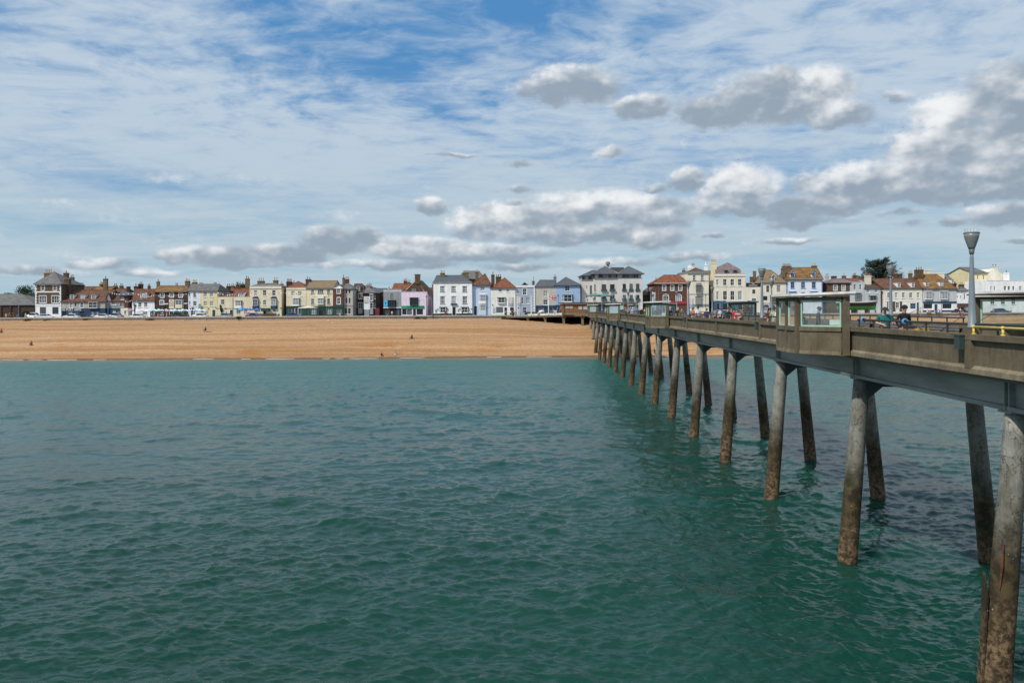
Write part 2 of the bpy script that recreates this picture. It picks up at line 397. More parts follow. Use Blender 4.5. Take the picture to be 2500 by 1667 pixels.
for i in range(-40, 41): mb.add([(i*6.0, 226.5, PROM-0.094), (i*6.0+3, 226.5, PROM-0.094), (i*6.0+3, 226.6, PROM-0.094), (i*6.0, 226.6, PROM-0.094)], [(0,1,2,3)])
tag(mb.build('road_marking', mat('road_paint', (0.75, 0.75, 0.72), 0.7)), 'white dashes along the middle of the road', kind='structure')
mb = MB(); mb.add([(-20000, 231, PROM+0.02), (20000, 231, PROM+0.02), (20000, 50000, PROM+0.02), (-20000, 50000, PROM+0.02)], [(0,1,2,3)])
tag(mb.build('ground', asph), 'town ground behind the seafront', kind='structure')
WALL_TOP = 8.02
def sea_wall():
    conc = mat('wall_concrete', (0.40, 0.37, 0.32), 0.9, var=0.25, scale=0.7, bump=0.2, bscale=8)
    conc2 = mat('coping_concrete', (0.42, 0.39, 0.34), 0.9, var=0.2, scale=0.9)
    root = thing('sea_wall', 'long low concrete sea wall with overhanging coping behind the beach', 'wall', (0, 214.6, 6.2))
    seg = 5.5
    pm = MB(); pm.box(0.015, seg-0.015, 0, 0.35, 0.0, 1.5); pmesh = pm.mesh('wall_panel'); pmesh.materials.append(conc)
    cm = MB(); cm.box(0.01, seg-0.01, -0.32, 0.5, 1.5, 1.82); cmesh = cm.mesh('coping'); cmesh.materials.append(conc2)
    bm_ = MB(); bm_.box(-0.11, 0.11, -0.14, 0.003, 0.0, 1.49); bmesh_ = bm_.mesh('buttress'); bmesh_.materials.append(conc)
    for i in range(-31, 31):
        x = i*seg
        if -0.5 < x < 16: continue
        link('wall_panel', pmesh, root, (x, 0, 0)); link('coping', cmesh, root, (x, 0, 0)); link('buttress', bmesh_, root, (x, 0, 0))
sea_wall()
# ------------------------------------------------------------------ pier
TH = math.atan2(57.0, F)
DK = EYE - 1.70                      # deck level
S0, S1 = 11.7, 17.9                  # outer faces of the two parapets
BAY = 10.03; T0 = 31.95              # first shelter; bents, ribs, lamps and shelters repeat from here
PIER_END = 190.0
def PW(s, t, z=0.0):                 # pier coordinates to world
    c, n = math.cos(TH), math.sin(TH)
    return Vector((s*c + t*n, -s*n + t*c, z))
def conc_mat(name, c1, c2, rust=False, tide=False, streak=True):
    m = bpy.data.materials.new(name); m.use_nodes = True; nt = m.node_tree; b = bsdf(m); b.inputs['Roughness'].default_value = 0.9
    b.inputs['Specular IOR Level'].default_value = 0.3
    g = nt.nodes.new('ShaderNodeNewGeometry'); s = nt.nodes.new('ShaderNodeSeparateXYZ'); nt.links.new(g.outputs['Position'], s.inputs[0])
    x, y, z = (E(nt, s.outputs[i]) for i in range(3))
    pos = g.outputs['Position']
    n = noise(nt, pos, 1.3, 6, .65); col = mixc(nt, n.step(.3, .7), c1, c2)
    if streak:
        v = noise(nt, vec(nt, x*5.5, y*5.5, z*0.35), 1.0, 5, .7); col = mixc(nt, v.step(.45, .8)*0.55, col, tuple(c*.45 for c in c1))
        v2 = noise(nt, vec(nt, x*14, y*14, z*1.2), 1.0, 4, .7); col = mixc(nt, v2.step(.5, .85)*0.45, col, tuple(min(1, c*1.7) for c in c2))
    sp = noise(nt, pos, 22.0, 3, .6); col = mixc(nt, sp.step(.55, .75)*0.35, col, tuple(c*.35 for c in c1))
    if tide:
        oi = nt.nodes.new('ShaderNodeObjectInfo'); rd = E(nt, oi.outputs['Random'])
        zz = z + (noise(nt, vec(nt, x*2, y*2, z*.6), 1.0, 4, .6) - .5)*2.2 + (rd - .5)*1.3
        col = mixc(nt, rd*.35, col, (.14, .136, .108))
        ck = (noise(nt, vec(nt, x*1.3, y*1.3, z*.9), 1.0, 5, .65) - .5).op('ABSOLUTE'); col = mixc(nt, ck.step(.012, .002)*.8, col, (.03, .026, .02))
        gry = noise(nt, vec(nt, x*1.5, y*1.5, z*.4), 1.0, 5, .7); col = mixc(nt, gry.step(.5, .72)*.55, col, (.085, .075, .048))
        crack = noise(nt, vec(nt, x*1.6, y*1.6, z*.45), 1.0, 3, .6)
        col = mixc(nt, crack.step(.66, .72)*0.75, col, (.16, .055, .02))
        wear = noise(nt, pos, 2.6, 6, .7)
        dark = mixc(nt, wear.step(.42, .62), (.028, .022, .012), (.085, .060, .028))
        alg = noise(nt, pos, 1.1, 3, .5); dark = mixc(nt, alg.step(.58, .68)*(z - 1.2).step(0, .8), dark, (.020, .034, .008))
        low = mixc(nt, noise(nt, pos, 6.0, 6, .75).step(.42, .62), (.04, .026, .013), (.20, .135, .075))
        zone = mixc(nt, zz.step(2.3, .5), dark, low)
        barn = nt.nodes.new('ShaderNodeTexVoronoi'); barn.inputs['Scale'].default_value = 7.0; nt.links.new(pos, barn.inputs['Vector'])
        bd = E(nt, barn.outputs['Distance']); zone = mixc(nt, bd.step(.13, .09)*zz.step(4.0, 2.4)*noise(nt, pos, 1.7, 2).step(.5, .6), zone, (.5, .47, .40))
        col = mixc(nt, (zz + (noise(nt, pos, 3.5, 5, .7) - .5)*2.0).step(5.4, 2.5), col, zone)
    if name == 'ledge_concrete': col = mixc(nt, noise(nt, vec(nt, x*.5, y*.5, z*2), 1.0, 4, .6).step(.60, .68)*.7, col, (.30, .13, .025))
    nt.links.new(col, b.inputs['Base Color'])
    bn = nt.nodes.new('ShaderNodeBump'); bn.inputs['Strength'].default_value = .5; bn.inputs['Distance'].default_value = .03
    nt.links.new(noise(nt, pos, 9.0, 7, .7).s, bn.inputs['Height']); nt.links.new(bn.outputs[0], b.inputs['Normal'])
    MATS[name] = m
    return m
M_PAR = conc_mat('parapet_concrete', (.104, .082, .050), (.165, .134, .088))
M_LEDGE = conc_mat('ledge_concrete', (.135, .108, .068), (.27, .222, .150))
M_PILE = conc_mat('pile_concrete', (.185, .184, .158), (.335, .332, .29), tide=True)
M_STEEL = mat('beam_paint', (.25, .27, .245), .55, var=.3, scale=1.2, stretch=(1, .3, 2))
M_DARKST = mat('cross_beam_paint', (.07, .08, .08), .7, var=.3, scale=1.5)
M_RAIL = mat('rail_green_black', (.022, .035, .036), .45)
M_DECK = mat('deck_boards', (.19, .175, .155), .9, var=.25, scale=2, stretch=(8, .5, 1))
M_BENCH = mat('bench_timber', (.17, .155, .135), .9, var=.35, scale=3, stretch=(4, .6, 4))
M_LAMP = mat('lamp_grey_paint', (.19, .225, .25), .45, var=.12, scale=2)
M_BOWL = mat('lamp_bowl', (.19, .205, .20), .35, var=.1, scale=3)
M_MINT = mat('mint_frame', (.33, .52, .42), .5, var=.12, scale=4)
M_ROOFW = mat('shelter_roof_white', (.74, .75, .74), .6, var=.2, scale=2)
M_WHITE = mat('plain_white', (.78, .78, .76), .6)
def glass_mat(name, tint, refl=0.12, haze=0.0):
    m = bpy.data.materials.new(name); m.use_nodes = True; nt = m.node_tree; nt.nodes.clear()
    o = nt.nodes.new('ShaderNodeOutputMaterial'); t = nt.nodes.new('ShaderNodeBsdfTransparent'); t.inputs[0].default_value = (*tint, 1)
    g = nt.nodes.new('ShaderNodeBsdfGlossy'); g.inputs['Roughness'].default_value = .04
    lw = nt.nodes.new('ShaderNodeFresnel'); lw.inputs[0].default_value = 1.5
    f = E(nt, lw.outputs[0])*1.3 + refl*0.3
    mx = nt.nodes.new('ShaderNodeMixShader'); nt.links.new(f.s, mx.inputs[0]); nt.links.new(t.outputs[0], mx.inputs[1]); nt.links.new(g.outputs[0], mx.inputs[2])
    last = mx
    if haze:
        d = nt.nodes.new('ShaderNodeBsdfDiffuse'); d.inputs[0].default_value = (.45, .48, .46, 1)
        tc = nt.nodes.new('ShaderNodeTexCoord'); hz = noise(nt, tc.outputs['Object'], 1.4, 4).step(.25, .8)*haze
        m2 = nt.nodes.new('ShaderNodeMixShader'); nt.links.new(hz.s, m2.inputs[0]); nt.links.new(mx.outputs[0], m2.inputs[1]); nt.links.new(d.outputs[0], m2.inputs[2]); last = m2
    nt.links.new(last.outputs[0], o.inputs[0]); MATS[name] = m
    return m
M_GLASS = glass_mat('shelter_glass', (.82, .90, .87), .1, .16)

SH_IDX = [T0 + 4*BAY*k for k in range(4)]
SHELT = {-1: [c + .75 for c in SH_IDX], 1: [c - (1.5 if k == 0 else .2) for k, c in enumerate(SH_IDX)]}
def in_shelter(t): return any(abs(t - c) < 1 for c in SH_IDX)
def sh_centre(t, side): return min(SHELT[side], key=lambda c: abs(c - t))
def pier():
    root = thing('pier', 'long concrete pier on raking piles with brown parapet running to the shore', 'pier', (0,0,0), -TH)
    # deck slab
    MB().box(S0+.28, S1-.28, 6.0, PIER_END, DK-.25, DK).build('deck', M_DECK, root)
    # main girders: I sections between bents
    ts = [T0 - 10.55 + BAY*k for k in range(-1, 17)]
    gm = MB(); gm.box(-.03, .03, .02, BAY-.02, -.96, -.26); gm.box(-.19, .19, .02, BAY-.02, -1.08, -.96); gm.box(-.17, .17, .02, BAY-.02, -.32, -.252)
    gmesh = gm.mesh('girder'); gmesh.materials.append(M_STEEL)
    sm = MB(); sm.box(-.185, .185, -.13, -.09, -.96, -.3); sm.box(-.185, .185, .09, .13, -.96, -.3); sm.box(-.02, .02, -.2, .2, -.955, -.31); sm.box(-.24, .24, -.3, .3, -1.13, -1.082)
    smesh = sm.mesh('stiffener'); smesh.materials.append(M_STEEL)
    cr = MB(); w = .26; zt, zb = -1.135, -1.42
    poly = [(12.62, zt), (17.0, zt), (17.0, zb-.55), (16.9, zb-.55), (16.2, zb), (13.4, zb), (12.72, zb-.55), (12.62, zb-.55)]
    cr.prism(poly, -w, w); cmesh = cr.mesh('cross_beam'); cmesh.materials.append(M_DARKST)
    rng = random.Random(11)
    for i, t in enumerate(ts):
        for s in (12.6, 17.0):
            if t + BAY < PIER_END: link('girder', gmesh, root, (s, t, DK))
            link('stiffener', smesh, root, (s, t, DK))
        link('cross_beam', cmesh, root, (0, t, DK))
        for s, b in ((12.70, 12.12), (16.92, 17.55)):
            wy = PW(s, t).y; foot = -2.2 if wy < SHORE+2 else beach_z(PW(s, t).x, wy) - .5
            top = DK - 1.12; mb = MB(); n = 18; pts = []; rad = []
            for k in range(15):
                f = k/14; z = top + (foot - top)*f; dz = (top - z)/7.0
                pts.append((s + (b - s)*dz, t + rng.uniform(-.008, .008), z)); rad.append(.290 + .080*min(1, dz) + rng.uniform(-.006, .006))
            mb.tube(pts, rad, n); mb.build('pile', M_PILE, root, smooth=True)
    # broken concrete casing on the nearest pile
    t = ts[1]; mb = MB()
    nn = 6; vs = []; zs = (-2.0, -.4, .8, 1.6, 2.2, 2.7)
    for z in zs:
        for q in range(nn):
            an = 2.75 + .62*q/(nn-1); zz = z + ((.10, .06, .0, -.12, -.3, -.5)[q] if z == zs[-1] else 0); r_ = .392 + .06*min(1, max(0, (zz-1)/1.8))
            sc_ = 12.70 + (12.12-12.70)*(DK-1.12-zz)/7.0; vs.append((sc_ + math.cos(an)*r_, t + math.sin(an)*r_, zz))
    mb.add(vs, [(i*nn+j, i*nn+j+1, (i+1)*nn+j+1, (i+1)*nn+j) for i in range(len(zs)-1) for j in range(nn-1)])
    o = mb.build('broken_casing', M_PILE, root); o.modifiers.new('thick', 'SOLIDIFY').thickness = .06; o['label'] = 'broken concrete casing peeling off the pile'
    mb = MB(); mb.tube([(12.06, t-.29, 2.5), (12.11, t-.30, 3.1), (12.16, t-.30, 3.7)], [.012, .04, .012], 8)
    mb.build('rust_scar', mat('rust', (.12, .045, .016), .9, var=.5, scale=6), root)
    # parapets: ribs, panels, copings, ledges for both sides
    def wall_side(side):
        f = (lambda d: S0 + d) if side < 0 else (lambda d: S1 - d)
        def bx(mb, d0, d1, t0, t1, z0, z1):
            a, b = f(d0), f(d1); mb.box(min(a, b), max(a, b), t0, t1, z0, z1)
        edges = [T0 + BAY*k for k in range(-2, 16)]
        for k in range(len(edges)-1):
            a, b = edges[k], edges[k+1]
            a2 = sh_centre(a, side) + 2.90 if in_shelter(a) else a + .16
            b2 = sh_centre(b, side) - (1.75 if side < 0 else 2.90) if in_shelter(b) else b - .16
            if b2 > PIER_END - 1: b2 = PIER_END - 1
            if b2 - a2 < 1: continue
            a3 = a2 if in_shelter(a) else a + .004; b3 = b2 if in_shelter(b) else b - .004
            mb = MB(); bx(mb, .09, .26, a2, b2, DK+.01, DK+.775); mb.build('parapet_panel', M_PAR, root)
            mb = MB(); bx(mb, -.02, .36, a3, b3, DK+.775, DK+.93); mb.build('coping', M_PAR, root)
            mb = MB(); bx(mb, 0, .3, a3, b3, DK-.13, DK+.01); mb.add([(f(0), a2, DK+.01), (f(0), b2, DK+.01), (f(.09), b2, DK+.09), (f(.09), a2, DK+.09)], [(0,1,2,3)]); mb.build('ledge', M_LEDGE, root)
        for e in edges:
            if in_shelter(e) or e > PIER_END - 2: continue
            mb = MB(); bx(mb, -.01, .258, e-.155, e+.155, DK+.012, DK+.773); mb.build('parapet_rib', M_PAR, root)
        # rail on the coping
        runs = []; cur = 12.0
        for c in SHELT[side]: runs.append((cur, c - 2.9)); cur = c + 2.9
        runs.append((cur, PIER_END - 3))
        rs = S0 + .22 if side < 0 else S1 - .22
        pm = MB().box(-.022, .022, -.022, .022, 0, .25); pmesh = pm.mesh('rail_post'); pmesh.materials.append(M_RAIL)
        for a, b in runs:
            mb = MB(); mb.tube([(rs, a, DK+1.20), (rs, b, DK+1.20)], .034, 8); mb.build('hand_rail', M_RAIL, root, smooth=True)
            n = max(1, round((b - a)/1.3))
            for k in range(n+1): link('rail_post', pmesh, root, (rs, a + .1 + (b - a - .2)*k/n, DK+.93))
    wall_side(-1); wall_side(1)
    return root
pier()
ORD = ['first', 'second', 'third', 'fourth', 'fifth', 'sixth', 'seventh', 'eighth', 'ninth', 'tenth', 'eleventh', 'twelfth', 'thirteenth', 'fourteenth', 'fifteenth', 'sixteenth']

def bench(i, a, b):
    root = thing('bench', f'grey slatted timber bench against the far pier parapet, {ORD[i]} from the near end', 'bench', PW(0, 0, 0), -TH, 'benches along the pier')
    L = b - a
    for k in range(4): MB().box(S1-.40-.05*k/4, S1-.37-.05*k/4, a, b, DK+.86-.115*k-.09, DK+.86-.115*k).build('slat', M_BENCH, root)
    for k in range(3): MB().box(S1-.52-.13*k, S1-.41-.13*k, a, b, DK+.40, DK+.44).build('slat', M_BENCH, root)
    for k in range(5):
        t = a + .2 + (L-.4)*k/4; mb = MB(); mb.box(S1-.78, S1-.40, t-.03, t+.03, DK+.33, DK+.398); mb.box(S1-.74, S1-.66, t-.03, t+.03, DK, DK+.33); mb.box(S1-.368, S1-.33, t-.03, t+.03, DK, DK+.86)
        mb.build('leg', M_RAIL, root)
i = 0
for k in range(-1, 15):
    a, b = T0 + BAY*k + .3, T0 + BAY*(k+1) - .3
    if in_shelter(T0 + BAY*k): a = sh_centre(a, 1) + 3.0
    if in_shelter(T0 + BAY*(k+1)): b = sh_centre(b, 1) - 3.0
    bench(i, a, b); i += 1

def shelter(tc, side, n):
    where = 'near side' if side < 0 else 'far side'
    lab = f'concrete pier shelter with mint framed glass on the {where}, {ORD[n]} along from the camera'
    root = thing('pier_shelter', lab, 'shelter', PW((S0 if side < 0 else S1), tc, DK), -TH, 'glazed shelters along the pier')
    sg = 1 if side < 0 else -1                      # local x: outward is negative for the near side
    P = [(-.15, -2.7), (-1.45, -1.2), (-1.45, 1.2), (-.15, 2.7)]
    P = [(x*sg, y) for x, y in P]
    def seg(a, b, t0, t1, z0, z1, th, off=0.0):
        a, b = Vector((*a, 0)), Vector((*b, 0)); d = (b - a); L = d.length; d.normalize(); nrm = Vector((-d.y, d.x, 0))*sg
        c = a + d*(L*(t0+t1)/2) + nrm*off; c.z = (z0+z1)/2
        return c, d*(L*(t1-t0)/2), nrm*(th/2), Vector((0, 0, (z1-z0)/2))
    def post(p, w=.13, z0=-.13, z1=2.06):
        MB().box(p[0]-w, p[0]+w, p[1]-w, p[1]+w, z0, z1).build('post', M_PAR, root)
    mid = (P[1][0], 0.0)
    for p in P + [mid]: post(p, .105 if abs(p[1]) > 2 else .085)
    walls = [(P[0], P[1]), (P[1], mid), (mid, P[2]), (P[2], P[3])]
    for a, b in walls:
        L = (Vector(b) - Vector(a)).length; e = .135/L
        MB().obox(*seg(a, b, e, 1-e, .0, .76, .12)).build('panel', M_PAR, root)
        MB().obox(*seg(a, b, e, 1-e, -.13, 0.0, .2)).build('ledge', M_LEDGE, root)
        MB().obox(*seg(a, b, e, 1-e, .76, .92, .22)).build('sill', M_PAR, root)
        MB().obox(*seg(a, b, e, 1-e, 1.93, 2.06, .2)).build('lintel', M_PAR, root)
        mb = MB(); fw = .055/L
        mb.obox(*seg(a, b, e+.03/L, e+.03/L+fw, .925, 1.925, .07)); mb.obox(*seg(a, b, 1-e-.03/L-fw, 1-e-.03/L, .925, 1.925, .07))
        mb.obox(*seg(a, b, e+.03/L+fw, 1-e-.03/L-fw, .925, .985, .07)); mb.obox(*seg(a, b, e+.03/L+fw, 1-e-.03/L-fw, 1.865, 1.925, .07))
        fr = mb.build('window_frame', M_MINT, root)
        cc, ax, ay, az_ = seg(a, b, e+.03/L+fw, 1-e-.03/L-fw, .985, 1.865, .012); MB().add([cc-ax-az_, cc+ax-az_, cc+ax+az_, cc-ax+az_], [(0,1,2,3)]).build('pane', M_GLASS, fr)
    c, ax, ay, az_ = seg(P[0], P[1], .10, .34, 1.0, 1.20, .02, -.06)
    MB().obox(c, ax, ay, az_).build('notice', M_WHITE, root)
    xs = [(.12, -2.95), (-.28, -2.95), (-1.72, -1.30), (-1.72, 1.30), (-.28, 2.95), (.12, 2.95)]
    xs = [(x*sg, y) for x, y in xs]; n_ = len(xs)
    def slab(z0, th, sl): return [(x, y, z0 + sl*x*sg) for x, y in xs] + [(x, y, z0 + th + sl*x*sg) for x, y in xs]
    fs = [tuple(range(n_)), tuple(range(n_, 2*n_))] + [(i, (i+1) % n_, (i+1) % n_ + n_, i + n_) for i in range(n_)]
    MB().add(slab(2.065+.05, .05, .03), fs).build('roof', M_PAR, root)
    MB().add(slab(2.12+.05, .085, .03), fs).build('roof_covering', M_ROOFW, root)
    x0, x1 = sorted((-1.2*sg, -.75*sg)); MB().box(x0, x1, -1.6, 1.6, .40, .45).build('seat', M_BENCH, root)
    mb = MB(); mb.box(x0+.1, x1-.1, -1.2, -1.1, .01, .40); mb.box(x0+.1, x1-.1, 1.1, 1.2, .01, .40); mb.build('seat_support', M_PAR, root)
for n in range(4):
    shelter(SHELT[-1][n], -1, n); shelter(SHELT[1][n], 1, n)

def pier_lamp(t, side, n):
    s = S0 + .17 if side < 0 else S1 - .17
    where = 'near' if side < 0 else 'far'
    root = thing('pier_lamp', f'grey tapering lamp post with cup shaped lantern on the {where} parapet, {ORD[n]} from the camera', 'lamp post', PW(s, t, DK+.93), -TH, 'lamps along the pier')
    MB().box(-.17, .17, -.17, .17, 0, .17).build('plinth', M_PAR, root)
    mb = MB(); mb.lathe([(.125, .172), (.125, .20), (.108, .22), (.078, 1.0), (.046, 2.1), (.042, 2.16)], 16); mb.build('post', M_LAMP, root, smooth=True)
    mb = MB(); mb.lathe([(.048, 2.16), (.06, 2.19), (.075, 2.30), (.05, 2.305)], 16); mb.build('neck', mat('lamp_neck', (.10, .11, .11), .5), root, smooth=True)
    mb = MB(); mb.lathe([(.072, 2.303), (.10, 2.37), (.150, 2.52), (.183, 2.64), (.196, 2.72), (.186, 2.722)], 20)
    la = mb.build('lantern', M_BOWL, root, smooth=True)
    mb = MB(); mb.lathe([(.19, 2.724), (.203, 2.732), (.203, 2.758), (.12, 2.778), (.02, 2.782)], 20); mb.build('cap', mat('lamp_cap', (.19, .20, .19), .5), la, smooth=True)
    mb = MB()
    for k in range(14):
        an = 2*PI*k/14; r_ = .15; mb.tube([(r_*math.cos(an), r_*math.sin(an), 2.76), (r_*1.2*math.cos(an), r_*1.2*math.sin(an), 2.76+.10)], .0035, 4)
    mb.build('bird_spikes', mat('spike_wire', (.45, .46, .46), .4, metal=.6), la)
    if side < 0:
        mb = MB(); mb.box(-.33, -.20, .02, .30, -.42, -.05); mb.box(-.35, -.18, .0, .32, -.05, -.02); mb.build('junction_box', mat('box_green', (.03, .055, .05), .5), root)
for n in range(9):
    t = T0 - BAY + .1 + 2*BAY*n
    if t > PIER_END - 6: break
    pier_lamp(t, -1, n); pier_lamp(t - 1.8, 1, n)

# yellow rail by the near parapet
root = thing('yellow_rail', 'bright yellow tubular rail standing on the near parapet beside the first lamp', 'railing', PW(S0+.12, 21.75, DK+.93), -TH)
M_YEL = mat('yellow_paint', (.72, .55, .12), .5, var=.1, scale=4)
MB().tube([(0, .15, .20), (0, -6.5, .20)], .032, 10).build('rail', M_YEL, root, smooth=True)
for k in range(4):
    y = .1 - 1.35*k; mb = MB(); mb.tube([(0, y, 0), (0, y, .165)], .032, 10); mb.lathe([(.055, 0), (.055, .025), (.035, .03)], 10, (0, y, 0)); mb.lathe([(.02, .15), (.042, .168), (.05, .20), (.04, .235), (.01, .245)], 10, (0, y, 0)); mb.build('rail_post', M_YEL, root, smooth=True)
# ------------------------------------------------------------------ seafront houses
def brick(name, c): return mat(name, c, .92, var=.35, scale=1.6, bump=.3, bscale=14, detail=7)
def paint(name, c): return mat(name, c, .75, var=.13, scale=.9, stretch=(1, 1, .35))
HM = dict(
    cream=paint('cream_render', (.74, .65, .46)), yellow=paint('pale_yellow_render', (.74, .64, .38)), ivory=paint('ivory_render', (.76, .70, .57)),
    white=paint('white_render', (.83, .83, .82)), offwhite=paint('off_white_render', (.79, .77, .70)), paleblue=paint('pale_blue_render', (.50, .60, .76)),
    blue=paint('cornflower_render', (.33, .45, .63)), pink=paint('pale_pink_render', (.77, .64, .75)), beige=paint('grey_beige_render', (.50, .46, .40)),
    stone=paint('stone_render', (.62, .59, .55)), greyblue=paint('grey_blue_render', (.36, .42, .50)), grey=paint('grey_render', (.27, .29, .31)), palegrey=paint('pale_grey_render', (.52, .53, .54)),
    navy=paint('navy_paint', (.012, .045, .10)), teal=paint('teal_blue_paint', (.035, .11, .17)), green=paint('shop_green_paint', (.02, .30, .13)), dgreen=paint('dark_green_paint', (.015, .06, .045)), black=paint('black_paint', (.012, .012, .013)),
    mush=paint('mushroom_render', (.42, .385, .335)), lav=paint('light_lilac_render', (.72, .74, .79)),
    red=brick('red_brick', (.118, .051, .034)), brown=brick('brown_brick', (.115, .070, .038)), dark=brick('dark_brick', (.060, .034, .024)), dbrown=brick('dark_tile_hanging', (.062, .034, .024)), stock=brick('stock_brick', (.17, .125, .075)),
    tile=mat('brown_roof_tiles', (.135, .060, .034), .9, var=.5, scale=1.1, bump=.6, bscale=10, stretch=(1, 1, 2.5), detail=8), redtile=mat('red_roof_tiles', (.20, .066, .030), .9, var=.45, scale=1.1, bump=.6, bscale=10, stretch=(1, 1, 2.5), detail=8),
    moss=mat('mossy_roof_tiles', (.27, .135, .035), .9, col2=(.10, .060, .030), scale=.55, bump=.6, bscale=10, detail=8), dtile=mat('dark_roof_tiles', (.075, .046, .034), .9, var=.4, scale=1.2, bump=.6, bscale=10, detail=8),
    slate=mat('blue_slate', (.085, .092, .105), .7, var=.3, scale=1.4, bump=.4, bscale=12, stretch=(1, 1, 2.5)), gslate=mat('grey_slate', (.14, .135, .125), .8, var=.4, scale=1.0, bump=.4, bscale=12, detail=8), mslate=mat('lichen_slate', (.25, .15, .05), .85, col2=(.13, .125, .115), scale=.35, bump=.4, bscale=12, detail=8),
    pslate=mat('mauve_slate', (.19, .14, .135), .8, var=.3, scale=1.2, bump=.4), frame=mat('white_window_paint', (.80, .80, .79), .5), dframe=mat('dark_window_paint', (.03, .035, .04), .5), bframe=mat('blue_window_paint', (.16, .34, .60), .5), gframe=mat('grey_window_paint', (.22, .22, .20), .6),
    sill=mat('sill_stone', (.62, .60, .56), .8), pot=mat('terracotta_pot', (.34, .12, .06), .85, var=.3), ypot=mat('buff_pot', (.50, .36, .19), .85, var=.3), lead=mat('lead_sheet', (.20, .21, .22), .6))
def gpane(name, c, rough=.08):
    m = mat(name, c, rough, spec=.35); return m
PANES = [gpane('window_glass_dark', (.020, .026, .030)), gpane('window_glass_mid', (.055, .068, .075)), gpane('window_glass_curtain', (.27, .29, .29), .15), gpane('window_glass_grey', (.11, .13, .14), .1)]
ZS = {1:(0,620,7.127), 2:(270,620,7.127), 3:(540,620,7.127), 4:(810,620,7.127), 5:(1040,620,7.127), 6:(1290,620,7.127), 7:(1560,600,7.127), 8:(1800,600,7.127), 9:(2100,600,5.88)}
hrng = random.Random(21)

